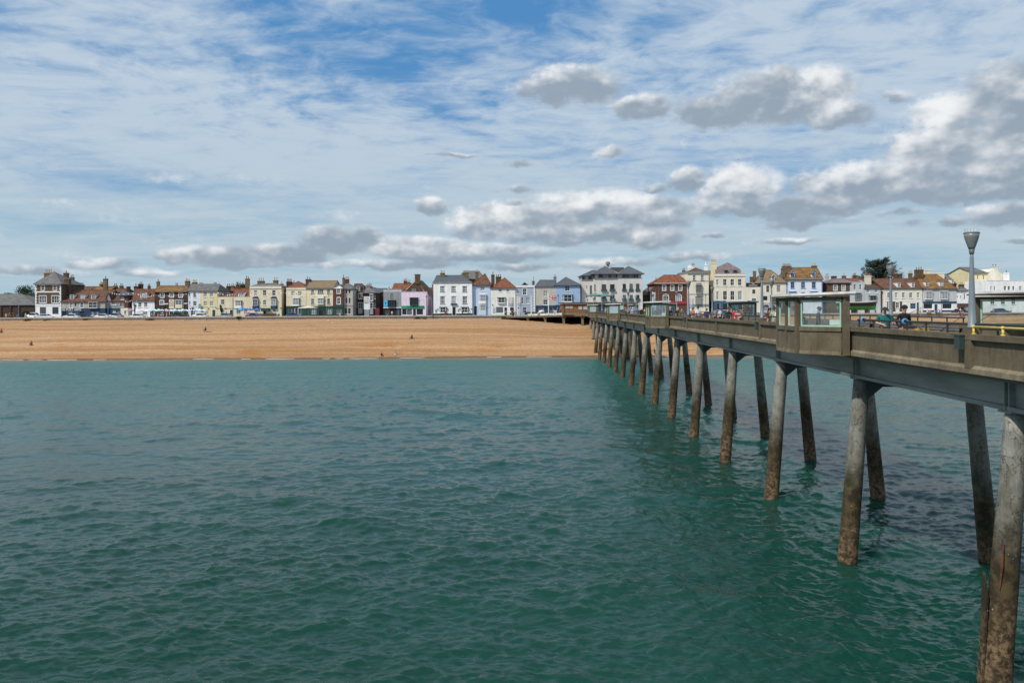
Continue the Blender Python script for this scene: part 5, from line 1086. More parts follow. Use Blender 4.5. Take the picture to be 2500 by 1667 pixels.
def pavilion():
    a, b = G(1374, 192.6), G(1557, 192.6); xc = (a.x+b.x)/2; w = (b.x-a.x)/2
    root = thing('brick_pavilion', 'low brick pavilion with flat roof on the pier landing', 'pavilion', (xc, 192.6, DK))
    H_ = 3.0; MB().box(-w, w, 0, 11, 0, H_-.35).build('wall', HM['red'] if False else mat('orange_brick', (.26, .105, .045), .9, var=.5, scale=3, bump=.3, bscale=14, detail=8), root)
    MB().box(-w-.1, -w+.35, -.12, 0, 0, H_+.1).build('end_pier', M_PAR, root)
    MB().box(-w-.3, w+.3, -.5, 11.3, H_-.35, H_-.27).build('white_fascia', HM['sill'], root); MB().box(-w-.32, w+.32, -.52, 11.32, H_-.268, H_).build('roof', HM['dframe'], root)
    MB().box(-w+.36, w, -.25, -.004, 0, .45).build('plinth', M_LEDGE, root)
    def hx(cx): return W(1290 + cx/7.127, 760, 192.6).x - xc
    def hz(cy): return W(1400, 620 + cy/7.127, 192.6).z - DK
    pale = mat('frosted_pane', (.42, .47, .45), .2)
    for (cx, w_, t, b_) in ((710, 125, 902, 945), (902, 62, 908, 965), (990, 66, 908, 965)):
        x0, x1, z0, z1 = hx(cx-w_/2), hx(cx+w_/2), hz(b_), hz(t); n = 2 if w_ > 100 else 1
        mb = MB(); mb.box(x0-.07, x1+.07, -.07, -.004, z0-.07, z0); mb.box(x0-.07, x1+.07, -.07, -.004, z1, z1+.07); mb.box(x0-.07, x0, -.07, -.004, z0, z1); mb.box(x1, x1+.07, -.07, -.004, z0, z1)
        if n == 2: mb.box((x0+x1)/2-.04, (x0+x1)/2+.04, -.07, -.004, z0, z1)
        wd = mb.build('window', HM['gframe'], root); MB().box(x0, x1, -.035, -.01, z0, z1).build('pane', pale, wd)
    for (cx, w_) in ((1290, 150), (1480, 90), (1780, 120)): MB().box(hx(cx-w_/2), hx(cx+w_/2), -.05, -.004, 0, 2.2).build('door', HM['navy'] if cx < 1400 else HM['black'], root)
    MB().lathe([(.62, 0), (.62, .08)], 20).build('round_sign', mat('mint_sign', (.35, .55, .48), .5), root).matrix_local = Matrix.Translation((hx(1610), -.1, 1.75)) @ Matrix.Rotation(PI/2, 4, 'X')
pavilion()

# ------------------------------------------------------------------ flags and banners
def cloth(w, hh, n=14, amp=.14, sag=.35):
    mb = MB(); m_ = 8; vs = []
    for j in range(m_+1):
        for i in range(n+1):
            u, v = i/n, j/m_; vs.append((u*w*.93, amp*math.sin(u*7 + v*1.3)*u, -v*hh - sag*u*u*w*.5 + .06*math.sin(u*9)))
    fs = [(j*(n+1)+i, j*(n+1)+i+1, (j+1)*(n+1)+i+1, (j+1)*(n+1)+i) for j in range(m_) for i in range(n)]
    mb.v, mb.f, mb.mi = vs, fs, [0]*len(fs); return mb, n, m_
def flag_mats():
    return [mat('flag_blue', (.03, .05, .22), .8), mat('flag_white', (.72, .72, .72), .8), mat('flag_red', (.50, .03, .05), .8)]
def jack(i, n, j, m_):
    u, v = (i+.5)/n*2-1, (j+.5)/m_*2-1; cr = max(abs(u)*1.0, 0)
    if abs(u) < .14 or abs(v) < .22: return 2
    if abs(u) < .26 or abs(v) < .40: return 1
    d = abs(abs(u)-abs(v))
    return 2 if d < .10 else 1 if d < .26 else 0
def flagpole(px, topy, Y, zb, label, kind):
    g = G(px, Y, zb); zt = W(px, topy, Y).z
    root = thing('flagpole', label, 'flagpole', g, 0, 'white flagpoles by the pier landing')
    mb = MB(); mb.lathe([(.11, 0), (.11, .8), (.075, .85), (.055, zt-zb-.1)], 10); mb.build('pole', M_WHITE, root, smooth=True); MB().lathe([(.02, zt-zb-.1), (.08, zt-zb-.04), (.02, zt-zb+.04)], 8).build('finial', M_WHITE, root)
    if kind == 'jack':
        mb, n, m_ = cloth(2.1, 1.15); mb.mi = [jack(i, n, j, m_) for j in range(m_) for i in range(n)]
        fl = mb.build('flag', flag_mats(), root, loc=(.06, 0, zt-zb-.35)); fl['label'] = 'red, white and blue flag blowing to the right'
    elif kind:
        mb, n, m_ = cloth(kind, 2.6, amp=.1, sag=.12); mb.mi = [0 if j < 3 else 1 if j < 5 else 2 for j in range(m_) for i in range(n)]
        fl = mb.build('flag', [mat('banner_grey', (.52, .52, .54), .8), mat('banner_peach', (.58, .49, .46), .8), mat('banner_blue', (.31, .35, .47), .8)], root, loc=(.06, 0, zt-zb-.15)); fl['label'] = 'faded grey, peach and blue banner'
flagpole(1240.5, 724, 212.4, 7.62, 'white flagpole with wide faded banner, nearest the cream house', 1.6)
flagpole(1262.8, 723, 209.5, 7.68, 'second white flagpole with slack faded banner before the grey blue house', 1.2)
flagpole(1296.8, 720, 205.4, 7.78, 'bare white flagpole in front of the grey blue house corner', None)
flagpole(1339.0, 717, 199.9, 7.93, 'white flagpole flying a red, white and blue flag', 'jack')
flagpole(1593, 712, 216.5, PROM, 'white flagpole left of the red brick house', .9)
flagpole(1682, 727, 216.5, PROM, 'white flagpole with banner right of the red brick house', 1.3)
flagpole(1689, 727, 217.5, PROM, 'thin bare white flagpole by the cream tower house', None)

# ------------------------------------------------------------------ trees and plants
def leaf_mat(name, c): 
    m = mat(name, c, .7, var=.55, scale=.7, detail=3); return m
M_LEAF = [leaf_mat('leaf_dark', (.022, .048, .014)), leaf_mat('leaf_mid', (.040, .085, .020)), leaf_mat('leaf_light', (.075, .125, .030))]
M_BARK = mat('bark', (.06, .045, .032), .95, var=.3, scale=3)
def leaves(n, fn, size, rng):
    mb = MB()
    for _ in range(n):
        p = fn(); s_ = size*rng.uniform(.6, 1.3); a = Vector((rng.gauss(0, 1), rng.gauss(0, 1), rng.gauss(0, 1))).normalized(); b = a.orthogonal().normalized()
        b.rotate(Matrix.Rotation(rng.uniform(0, 6.28), 3, a)); c = a.cross(b)
        mb.add([p - b*s_*.5, p + c*s_*.32, p + b*s_*.5, p - c*s_*.32], [(0,1,2,3)])
    return mb
def clumpy(rng, rx, ry, rz, cz, k=9):
    cl = []
    for _ in range(k):
        while True:
            q = Vector((rng.uniform(-1, 1), rng.uniform(-1, 1), rng.uniform(-1, 1)))
            if q.length < 1: break
        cl.append((Vector((q.x*rx*.75, q.y*ry*.75, cz + q.z*rz*.75)), rng.uniform(.3, .5)))
    def fn():
        c, r_ = rng.choice(cl); q = Vector((rng.gauss(0, 1), rng.gauss(0, 1), rng.gauss(0, 1))).normalized()*rng.random()**.4
        return c + Vector((q.x*rx*r_, q.y*ry*r_, q.z*rz*r_))
    return fn, cl
def tree(name, label, px, Y, topy, wpx, mi=0, n=1800, zb=PROM, cb=.35, group='trees about the town', cat='tree', leaf=.4, cluster=11):
    rng = random.Random(int(px*7)); g = G(px, Y, zb); H_ = W(px, topy, Y).z - zb; rx = wpx*Y/F/2
    root = thing(name, label, cat, g, 0, group); rz = H_*(1-cb)/2; cz = H_ - rz
    fn, cl = clumpy(rng, rx, rx, rz, cz, cluster)
    mb = MB(); mb.tube([(0, 0, -.1), (.05, 0, H_*cb), (0, .1, cz)], [H_*.028, H_*.02, H_*.012], 8)
    for c, r_ in cl: mb.tube([(0, .05, H_*cb*rng.uniform(.8, 1.1)), tuple((c + Vector((0, 0, cz)))/2), tuple(c)], [H_*.012, H_*.008, H_*.003], 5)
    mb.build('trunk', M_BARK, root); leaves(n, fn, leaf, rng).build('crown', M_LEAF[mi], root); return root
tree('round_tree', 'dark round tree behind the brick hall at far left', 66, 268, 692, 66, 0, 4200, cb=.2)
tree('round_tree', 'lighter green tree low behind the hall roof beside the corner house', 74, 256, 712, 48, 2, 2400, cb=.2)
tree('round_tree', 'low dark tree at the left edge behind the hall', 12, 275, 706, 70, 0, 2800, cb=.2)
tree('round_tree', 'dark tree between chimneys behind the cream dormer house', 586, 275, 687, 56, 0, 3400, cb=.2)
tree('round_tree', 'dark tree behind the dark bay house roof', 898, 280, 693, 56, 0, 2600, cb=.2)
tree('round_tree', 'low dark tree behind the grey shop left chimney', 945, 280, 701, 40, 0, 1300, cb=.2)
tree('round_tree', 'dark tree right of the first lamp, behind the red brick back house', 2352, 262, 674, 54, 0, 3600, cb=.2)
tree('round_tree', 'small dark tree behind the pale grey house chimneys', 2068, 268, 677, 34, 0, 1300, cb=.2)
tree('round_tree', 'dark tree in the gap by the mansard house', 1733, 256, 690, 18, 0, 900, cb=.2)
def pine(label, px, Y, topy, wpx):
    rng = random.Random(5); g = G(px, Y); H_ = W(px, topy, Y).z - PROM; rx = wpx*Y/F/2
    root = thing('conifer_tree', label, 'tree', g, 0, 'trees about the town'); mb = MB(); mb.tube([(0, 0, 0), (.1, 0, H_*.6), (0, 0, H_*.98)], [.45, .28, .05], 8); fol = MB()
    for k in range(170):
        f = rng.uniform(.42, .99); an = rng.uniform(0, 2*PI); L = rx*(1.25 - f)*1.45*rng.uniform(.7, 1.15); z0 = H_*f
        tip = Vector((math.cos(an)*L, math.sin(an)*L, z0 + L*rng.uniform(.25, .75))); mb.tube([(0, 0, z0), tuple(tip)], [.08, .02], 5)
        for q in range(105):
            u = rng.random()**.6; p = Vector((0, 0, z0)).lerp(tip, u) + Vector((rng.gauss(0, .2), rng.gauss(0, .2), rng.gauss(0, .16)))
            d = Vector((rng.gauss(0, 1), rng.gauss(0, 1), rng.uniform(.2, 1.4))).normalized()*.46; s_ = d.orthogonal().normalized()*.14
            fol.add([p - s_, p + d*.5 + s_*.3, p + d, p + d*.4 + s_*1.6], [(0,1,2,3)])
    mb.build('trunk', M_BARK, root); fol.build('crown', leaf_mat('conifer_needles', (.012, .028, .014)), root)
pine('tall dark spiky conifer rising behind the brown tiled roofs right of centre', 2147, 262, 641, 104)
def palm(label, px, Y, topy, zb=PROM):
    rng = random.Random(int(px)); g = G(px, Y, zb); H_ = W(px, topy, Y).z - zb
    root = thing('palm_tree', label, 'tree', g, 0, 'small palms on the promenade'); mb = MB(); fol = MB(); heads = [Vector((rng.uniform(-.5, .5), rng.uniform(-.3, .3), H_*rng.uniform(.62, .8))) for _ in range(3)]
    for hd in heads:
        mb.tube([(0, 0, 0), (hd.x*.3, hd.y*.3, H_*.4), tuple(hd)], [.13, .1, .06], 6)
        for k in range(60):
            an = rng.uniform(0, 2*PI); e = rng.uniform(-.5, 1.2); d = Vector((math.cos(an)*math.cos(e), math.sin(an)*math.cos(e), math.sin(e))); L = rng.uniform(.6, .95); s_ = d.cross(Vector((0, 0, 1))).normalized()*.05 if abs(d.z) < .99 else Vector((.05, 0, 0))
            fol.add([hd - s_, hd + s_, hd + d*L + Vector((0, 0, -.25*L))], [(0,1,2)])
    mb.build('trunk', M_BARK, root); fol.build('crown', leaf_mat('palm_leaf', (.060, .070, .022)), root)
palm('small palm before the white cottage', 329, 231.6, 733); palm('small palm before the dark pub left of its cream sign', 401, 231.6, 741); palm('small palm between dark pub and pale blue house', 468, 231.6, 744)
tree('street_tree', 'small leafy street tree before the low cream house', 540, 232.5, 742, 13, 1, 700, cb=.3, leaf=.28, cluster=8)
tree('bush', 'rounded olive green bush on the promenade beside the tall corner house', 65, 229, 756, 22, 1, 1300, cb=.05, cat='bush', leaf=.3)
tree('bush', 'dark clipped bush standing against the sea wall', 582, 213.4, 770, 14, 0, 900, zb=7.0, cb=.05, cat='bush', leaf=.22)
def clump(label, px, Y, w, h_):
    rng = random.Random(int(px)); g = G(px, Y); zb = beach_z(g.x, Y) - .05; root = thing('beach_plant', label, 'plant', (g.x, Y, zb), 0, 'green plants along the foot of the sea wall')
    mb = MB()
    for _ in range(260):
        b = Vector((rng.gauss(0, w*.3), rng.gauss(0, .25), 0)); t = b + Vector((rng.gauss(0, .2), rng.gauss(0, .2), h_*rng.uniform(.4, 1)*math.exp(-(b.x/w)**2*1.5))); s_ = Vector((rng.gauss(0, 1), rng.gauss(0, 1), 0)).normalized()*.07
        mb.add([b - s_, b + s_, t + s_*.8, t - s_*.4], [(0,1,2,3)])
    mb.build('foliage', M_LEAF[1], root)
    MB().tube([(0, 0, -.05), (.04, 0, h_*.5)], .03, 5).build('stem', M_BARK, root)
for px, w, h_, lab in ((66, .9, .6, 'green plant below the bush at the foot of the wall'), (112, .7, .35, 'small plant at the wall foot below the tall corner house'), (209, .8, .5, 'green plant at the wall foot below the blue pub door'), (1020, 1.1, .7, 'larger dark green plant on shingle below the pink shop'), (1036, .8, .5, 'smaller dark green plant just right of the larger one'), (1231, 1.0, .8, 'green plant where the wall meets the pier landing'), (366, 1.6, .45, 'low spreading plant below the dark pub parasols')): clump(lab, px, 213.9, w, h_)
def planting():
    rng = random.Random(9); mb = MB()
    for _ in range(1500):
        f = rng.random(); px = 1282 + 72*f; Y = 210.5 - 11.5*f + rng.uniform(0, 1.6); g = G(px, Y, 8.1); d = Vector((rng.gauss(0, .2), rng.gauss(0, .2), rng.uniform(.3, 1.0))); s_ = Vector((rng.gauss(0, 1), rng.gauss(0, 1), 0)).normalized()*.06
        mb.add([g - s_, g + s_, g + d], [(0,1,2)])
    tag(mb.build('border_planting', leaf_mat('border_leaf', (.085, .11, .03))), 'grassy green planting along the landing ramp', 'plants', kind='stuff')
planting()

# ------------------------------------------------------------------ cars
def car_meshes():
    prof = [(-2.15, .32), (-2.18, .62), (-2.05, .86), (-1.72, .94), (-1.15, 1.40), (-.6, 1.48), (.35, 1.46), (1.05, .98), (1.75, .88), (2.1, .66), (2.14, .34)]
    mb = MB(); n = len(prof); rings = []
    for y, sx, sz in ((-.86, .985, .97), (-.80, 1, 1.0), (.80, 1, 1.0), (.86, .985, .97)):
        rings.append([(x*sx, y*(1 if z < .95 else .82), z*sz if z > .5 else z) for x, z in prof])
    vs = [v for r_ in rings for v in r_]; fs = []
    for k in range(3):
        for i in range(n): fs.append((k*n+i, k*n+(i+1) % n, (k+1)*n+(i+1) % n, (k+1)*n+i))
    fs += [tuple(range(n)), tuple(range(3*n, 4*n))[::-1]]; mb.add(vs, fs); body = mb.mesh('body', False)
    g = MB()
    for s_ in (-1, 1):
        y0, y1 = s_*.862, s_*.735
        g.add([(-1.60, y0*.955, .97), (-1.10, y1*.985, 1.34), (-.35, y1*.99, 1.39), (-.35, y0*.955, .97)], [(0,1,2,3)]); g.add([(-.28, y0*.955, .97), (-.28, y1*.99, 1.39), (.32, y1*.985, 1.385), (.92, y0*.955, 1.0)], [(0,1,2,3)])
    g.add([(.40, -.62, 1.44), (.40, .62, 1.44), (1.04, .70, 1.02), (1.04, -.70, 1.02)], [(0,1,2,3)]); g.add([(-1.20, -.62, 1.40), (-1.20, .62, 1.40), (-1.70, .70, .98), (-1.70, -.70, .98)], [(0,1,2,3)])
    glass = g.mesh('window')
    def off(me, d):
        for v in me.vertices: v.co.y += d*(1 if v.co.y > .5 else -1 if v.co.y < -.5 else 0); v.co.z += .012
    off(glass, .03)
    w = MB(); w.lathe([(.17, -.09), (.29, -.1), (.315, -.06), (.315, .06), (.29, .1), (.17, .09)], 16); tyre = w.mesh('tyre'); tyre.transform(Matrix.Rotation(PI/2, 4, 'X'))
    w = MB(); w.lathe([(.02, -.105), (.17, -.095), (.18, -.06), (.18, .06), (.17, .095), (.02, .105)], 12); rim = w.mesh('rim'); rim.transform(Matrix.Rotation(PI/2, 4, 'X'))
    l = MB().box(2.02, 2.10, -.09, .09, .62, .74).mesh('headlight'); t = MB().box(-2.17, -2.08, -.08, .08, .70, .86).mesh('tail_light')
    glass.materials.append(PANES[0]); tyre.materials.append(HM['black']); rim.materials.append(mat('alloy', (.45, .45, .46), .35, metal=.8)); l.materials.append(mat('lamp_lens', (.7, .7, .7), .1)); t.materials.append(mat('tail_lens', (.4, .02, .02), .2))
    for me in (body, glass, tyre, rim, l, t):
        bm = bmesh.new(); bm.from_mesh(me); bmesh.ops.recalc_face_normals(bm, faces=bm.faces); bm.to_mesh(me); bm.free()
    body.materials.append(None)
    return body, glass, tyre, rim, l, t
CM = car_meshes()
def car(px, Y, colour, label, flip=False, sz=(1, 1, 1)):
    body, glass, tyre, rim, l, t = CM
    root = thing('parked_car', label, 'car', G(px, Y, PROM-.1), PI if flip else 0, 'cars parked along the seafront'); root.scale = sz
    pm = {'white': mat('car_white', (.72, .73, .73), .25, spec=.6), 'silver': mat('car_silver', (.42, .44, .46), .3, metal=.5), 'navy': mat('car_navy', (.02, .03, .06), .25, spec=.6), 'dark': mat('car_dark', (.03, .032, .036), .3, spec=.6), 'blue': mat('car_blue', (.04, .08, .20), .25, spec=.6)}[colour]
    b = link('body', body, root); b.material_slots[0].link = 'OBJECT'; b.material_slots[0].material = pm
    link('window', glass, root)
    for x in (-1.32, 1.34):
        for y in (-.78, .78): ty = link('wheel', tyre, root, (x, y, .315)); link('rim', rim, ty)
    for y in (-.6, .6): link('headlight', l, root, (0, y, 0)); link('tail_light', t, root, (0, y, 0))
    mb = MB()
    for y in (-.92, .92): mb.box(.72, .86, y-.06, y+.06, .98, 1.1)
    mb.build('wing_mirror', pm, root)
for a in ((80, 227, 'white', 'small white van parked beside the brick hall', True, (.85, 1, 1.3)), (113, 225, 'white', 'white car parked before the tall corner house', False), (174, 224.5, 'white', 'white estate car parked before the blue pub sign', True, (1.08, 1, 1.02)), (205, 226.5, 'navy', 'dark car by the blue pub door', False), (250, 224.5, 'white', 'white saloon parked below the grey gabled house', True), (281, 225.5, 'silver', 'silver tall car parked next to the white saloon', True, (1, 1, 1.15)), (334, 224.5, 'white', 'white hatchback parked before the white cottage', True), (432, 226, 'dark', 'dark van parked before the dark pub sign', True, (1, 1, 1.2)), (488, 224.5, 'white', 'white car parked before the pale yellow house', True), (548, 224.5, 'silver', 'silver car parked before the low cream house', True), (619, 226.5, 'blue', 'dark blue car by the red lifebuoy post', False), (716, 226.5, 'blue', 'blue car parked before the cream cafe', False),
          (2346, 222.8, 'navy', 'dark blue car parked before the small white house at right', False, (1.05, 1, 1.1)), (2442, 222.8, 'blue', 'blue car seen through the far shelter glass', False, (1.1, 1, 1.15))): car(*a)

# ------------------------------------------------------------------ parasols, bunting, street furniture
def parasol(px, Y, topy, r_, m, label, group):
    g = G(px, Y); zt = W(px, topy, Y).z - PROM; root = thing('parasol', label, 'parasol', g, random.uniform(0, 1), group)
    MB().tube([(0, 0, 0), (0, 0, zt)], .03, 6).build('pole', M_WHITE, root); MB().lathe([(.3, 0), (.3, .08), (.05, .1)], 10).build('base', HM['dframe'], root)
    n = 8; vs = [(0, 0, zt)]; 
    for k in range(n): vs.append((r_*math.cos(2*PI*k/n), r_*math.sin(2*PI*k/n), zt-.55)); 
    for k in range(n): vs.append((r_*math.cos(2*PI*k/n), r_*math.sin(2*PI*k/n), zt-.72))
    fs = [(0, 1+k, 1+(k+1) % n) for k in range(n)] + [(1+k, 1+n+k, 1+n+(k+1) % n, 1+(k+1) % n) for k in range(n)]
    MB().add(vs, fs).build('canopy', m, root)
PC = {'white': mat('parasol_white', (.72, .76, .78), .8), 'aqua': mat('parasol_aqua', (.45, .68, .74), .8), 'pink': mat('parasol_pink', (.70, .55, .60), .8), 'mauve': mat('parasol_mauve', (.34, .24, .36), .8), 'blue': mat('parasol_blue', (.06, .15, .52), .8), 'cyan': mat('parasol_cyan', (.05, .40, .62), .8)}
cols = ['mauve', 'white', 'pink', 'white', 'aqua', 'white', 'aqua', 'white', 'pink', 'white', 'aqua', 'white', 'aqua', 'white', 'white', 'aqua', 'white', 'white']
xs = [320, 338, 349, 360, 369, 379, 388, 396, 405, 418, 427, 437, 446, 455, 468, 481, 487, 497]; cnt = {}
for i, (px, c) in enumerate(zip(xs, cols)):
    cnt[c] = cnt.get(c, 0) + 1; tot = cols.count(c); lab = f'{ORD[cnt[c]-1]} {c} parasol from the left in the pub row' if tot > 1 else f'only {c} parasol at the left end of the pub row'
    parasol(px, 233.2 + (i % 3)*1.3, 753.5 + (i % 2)*1.2, 1.18, PC[c], lab, 'pub parasols')
for i, (px, c, lab) in enumerate(((588, 'cyan', 'bright cyan parasol before the cream dormer house'), (597, 'blue', 'leftmost royal blue parasol beside the cyan one'), (610, 'blue', 'middle royal blue parasol before the cream house'), (628, 'blue', 'rightmost royal blue parasol under the oriel bay'))): parasol(px, 234.5, 751.5, .95, PC[c], lab, 'blue parasols')
parasol(752, 233.5, 746.5, 2.9, mat('parasol_cream', (.66, .61, .50), .8), 'wide cream square parasol before the cafe and green pub', 'cafe parasol')
parasol(1452, 199.5, 716, 2.4, mat('parasol_teal', (.08, .22, .19), .8), 'left teal parasol above the pavilion roof', 'teal parasols'); parasol(1476, 199.5, 717, 2.2, MATS['parasol_teal'], 'right teal parasol above the pavilion roof', 'teal parasols')
def bunting(pts, label):
    P = [W(x, y, Y) for x, y, Y in pts]; root = thing('bunting', label, 'bunting', P[0], 0, 'bunting along the pubs'); line = []
    for a, b in zip(P, P[1:]):
        n = max(4, int((b-a).length/.7))
        for k in range(n): f = k/n; p = a.lerp(b, f) - P[0]; p.z -= .5*math.sin(PI*f); line.append(p)
    line.append(P[-1] - P[0]); MB().tube(line, .012, 4).build('cord', M_WHITE, root); mb = MB(); rng = random.Random(4)
    for p, q in zip(line, line[1:]):
        m_ = (p+q)/2; d = (q-p)*.28; mb.add([m_ - d, m_ + d, m_ + Vector((rng.uniform(-.05, .05), rng.uniform(-.1, .1), -.42))], [(0,1,2)], rng.choice((0, 0, 0, 1, 1, 2)))
    mb.build('pennants', [flag_mats()[1], mat('pennant_red', (.55, .06, .05), .8), mat('pennant_blue', (.05, .10, .35), .8)], root)
bunting([(266, 713, 232), (322, 714, 231), (360, 714, 231)], 'upper bunting from the narrow brick house to the white cottage'); bunting([(300, 730, 230), (320, 733, 230), (352, 724, 234)], 'lower bunting sagging before the white cottage'); bunting([(356, 719, 233), (372, 720, 232), (470, 714, 232)], 'bunting crossing the front of the dark pub'); bunting([(470, 714, 232), (530, 713, 232), (570, 717, 231), (615, 707, 233)], 'bunting from the pale blue house to the cream block'); bunting([(612, 713, 233), (690, 713, 233), (745, 712, 233)], 'bunting across the cream block to the cafe')
def street_lamp(px, Y, topy, kind, label):
    zt = W(px, topy, Y).z - PROM; root = thing('street_lamp', label, 'street lamp', G(px, Y), 0, 'lamps on the promenade'); m = M_LAMP if kind == 'modern' else HM['black']
    if kind == 'modern':
        MB().tube([(0, 0, 0), (0, 0, 1.2), (0, 0, zt-.3), (.2, 0, zt-.05), (.9, 0, zt)], [.1, .07, .05, .045, .04], 8).build('post', m, root); MB().box(.7, 1.5, -.14, .14, zt-.08, zt+.06).build('lantern', M_BOWL, root)
    else:
        MB().lathe([(.16, 0), (.14, .5), (.07, .6), (.05, zt-.9), (.1, zt-.85)], 8).build('post', m, root); la = MB().lathe([(.1, zt-.84), (.22, zt-.3), (.22, zt-.28)], 6).build('lantern', mat('lantern_glass', (.30, .32, .30), .2), root); MB().lathe([(.26, zt-.28), (.12, zt-.1), (.03, zt)], 6).build('cap', m, la)
for a in ((46, 220, 727, 'modern', 'grey street lamp with side lantern before the brick hall'), (264, 219, 712, 'modern', 'tall grey street lamp before the grey gabled house'), (803, 219, 717, 'modern', 'tall grey street lamp before the green fronted pub'), (793, 219.5, 723, 'old', 'black lantern post left of the tall grey lamp at the green pub'), (1041, 219.5, 721, 'old', 'black lantern post at the right corner of the pink shop'), (1363, 218, 719, 'old', 'black lantern post before the cornflower blue house'), (1723, 219, 717, 'old', 'black lantern post before the cream tower house'), (972, 219, 708, 'modern', 'thin grey post before the grey shop'), (2298, 219, 711, 'old', 'black lantern post before the grey white shop')): street_lamp(*a)
def phone_box():
    root = thing('telephone_box', 'red telephone box beside the grey shop', 'telephone box', G(922, 231.3)); m = mat('phone_red', (.30, .018, .02), .5); w = .48
    mb = MB(); mb.box(-w, w, -w, w, 0, .3); mb.box(-w, w, -w, w, 2.05, 2.35)
    for sx in (-1, 1):
        for sy in (-1, 1): mb.box(sx*w-.07*sx-.07, sx*w-.07*sx+.07, sy*w-.07*sy-.07, sy*w-.07*sy+.07, .3, 2.05)
    for k in range(7):
        z = .32 + k*.28
        for s_ in (-1, 1): mb.box(-w+.14, w-.14, s_*w-.03, s_*w+.0, z-.02, z+.02)
    mb.box(-w+.06, w-.06, -w+.06, w-.06, 2.352, 2.5); mb.build('kiosk', m, root); MB().box(-w+.1, w-.1, -w+.05, w-.05, .302, 2.048).build('glazing', PANES[1], root)
phone_box()
def post_box():
    root = thing('post_box', 'small red pillar box before the white hotel', 'post box', G(1087, 226)); m = mat('phone_red', (.3, .02, .02)); MB().lathe([(.26, 0), (.26, .15), (.23, .16), (.23, 1.35), (.28, 1.36), (.28, 1.45), (.15, 1.58), (.02, 1.62)], 14).build('body', m, root, smooth=False); MB().box(-.12, .12, -.25, -.2, 1.15, 1.2).build('slot', HM['black'], root)
post_box()
def lifebuoy():
    root = thing('lifebuoy_post', 'red lifebuoy post with white stripe standing by the sea wall', 'lifebuoy', G(606, 215.9)); m = mat('buoy_red', (.55, .04, .04), .5); MB().box(-.06, .06, -.05, .05, 0, 1.6).build('post', m, root)
    mb = MB(); n = 20; mi = []
    for k in range(n):
        a0, a1 = 2*PI*k/n, 2*PI*(k+1)/n; vs = []
        for a in (a0, a1):
            for q in range(8): b = 2*PI*q/8; r_ = .36 + .11*math.cos(b); vs.append((r_*math.cos(a), -.16 + .11*math.sin(b), 1.25 + r_*math.sin(a)))
        mb.add(vs, [(q, (q+1) % 8, 8+(q+1) % 8, 8+q) for q in range(8)], 1 if k % 5 == 0 else 0)
    mb.build('ring', [m, M_WHITE], root)
lifebuoy()
def sign_board():
    h = House('sign_board', 'tall white sign board on legs before the dark bay house', 4, 558, 658, 742, [], Y=232, cat='sign'); a, b = h.x0, h.x1
    MB().box(a, b, 0, .2, h.z(968), h.z(742)).build('board', M_WHITE, h.root); mb = MB(); mb.box(a+.25, b-.25, .04, .16, h.z(985), h.z(968)-.004); mb.box(a+.15, b-.15, -.1, .3, 0, h.z(985)); mb.build('base', HM['grey'], h.root)
    h.text('THE', 607, 775, .72, 'brown', -.02).text('BOAT', 607, 815, .72, 'brown', -.02).text('BAR', 607, 850, .72, 'brown', -.02)
sign_board()
def a_board():
    root = thing('a_board', 'small white and blue notice board standing on the landing ramp', 'sign', G(1355, 198.6, 8.02)); MB().add([(-.35, -.3, 0), (.35, -.3, 0), (.35, 0, 1.2), (-.35, 0, 1.2), (-.35, .3, 0), (.35, .3, 0)], [(0,1,2,3), (4,5,2,3)]).build('board', M_WHITE, root); MB().add([(-.28, -.285, .15), (.28, -.285, .15), (.28, -.03, 1.1), (-.28, -.03, 1.1)], [(0,1,2,3)]).build('notice', mat('notice_blue', (.25, .42, .58), .6), root)
a_board()
def sculpture():
    root = thing('white_sculpture', 'white curved stone sculpture among the planting on the landing', 'sculpture', G(1322, 203.6, 8.0)); pts = [(-.9, 0, -.1), (-.75, 0, .45), (-.4, 0, .9), (.1, 0, 1.05), (.6, 0, .85), (.9, 0, .55)]; MB().tube(pts, [.25, .3, .33, .3, .26, .16], 10).build('body', M_WHITE, root, smooth=True); MB().tube([(.82, 0, .6), (1.15, 0, .5)], [.16, .08], 8).build('head', M_WHITE, root, smooth=True)
sculpture()
def fence():
    root = thing('brown_fence', 'brown wooden fence before the cream block', 'fence', G(640, 232)); w = 36*232/F
    for k in range(36): x = -w + 2*w*k/36; MB().box(x, x+2*w/36-.03, 0, .05, 0, 1.15).build('board', mat('fence_brown', (.10, .045, .03), .9, var=.3), root)
    MB().box(-w, w, .052, .1, .8, .9).build('fence_rail', MATS['fence_brown'], root)
fence()
def bin_(px, Y, label, m): root = thing('litter_bin', label, 'bin', G(px, Y)); MB().lathe([(.3, 0), (.34, .9), (.36, .92), (.36, 1.0), (.25, 1.15), (.02, 1.2)], 10).build('body', m, root); MB().box(-.2, .2, -.37, -.3, .78, .88).build('slot', HM['black'], root)
bin_(44, 219, 'blue litter bin on the promenade before the brick hall', mat('bin_blue', (.05, .16, .22), .5)); bin_(680, 219, 'grey green cabinet shaped bin before the cream block', mat('bin_grey', (.12, .18, .18), .5))
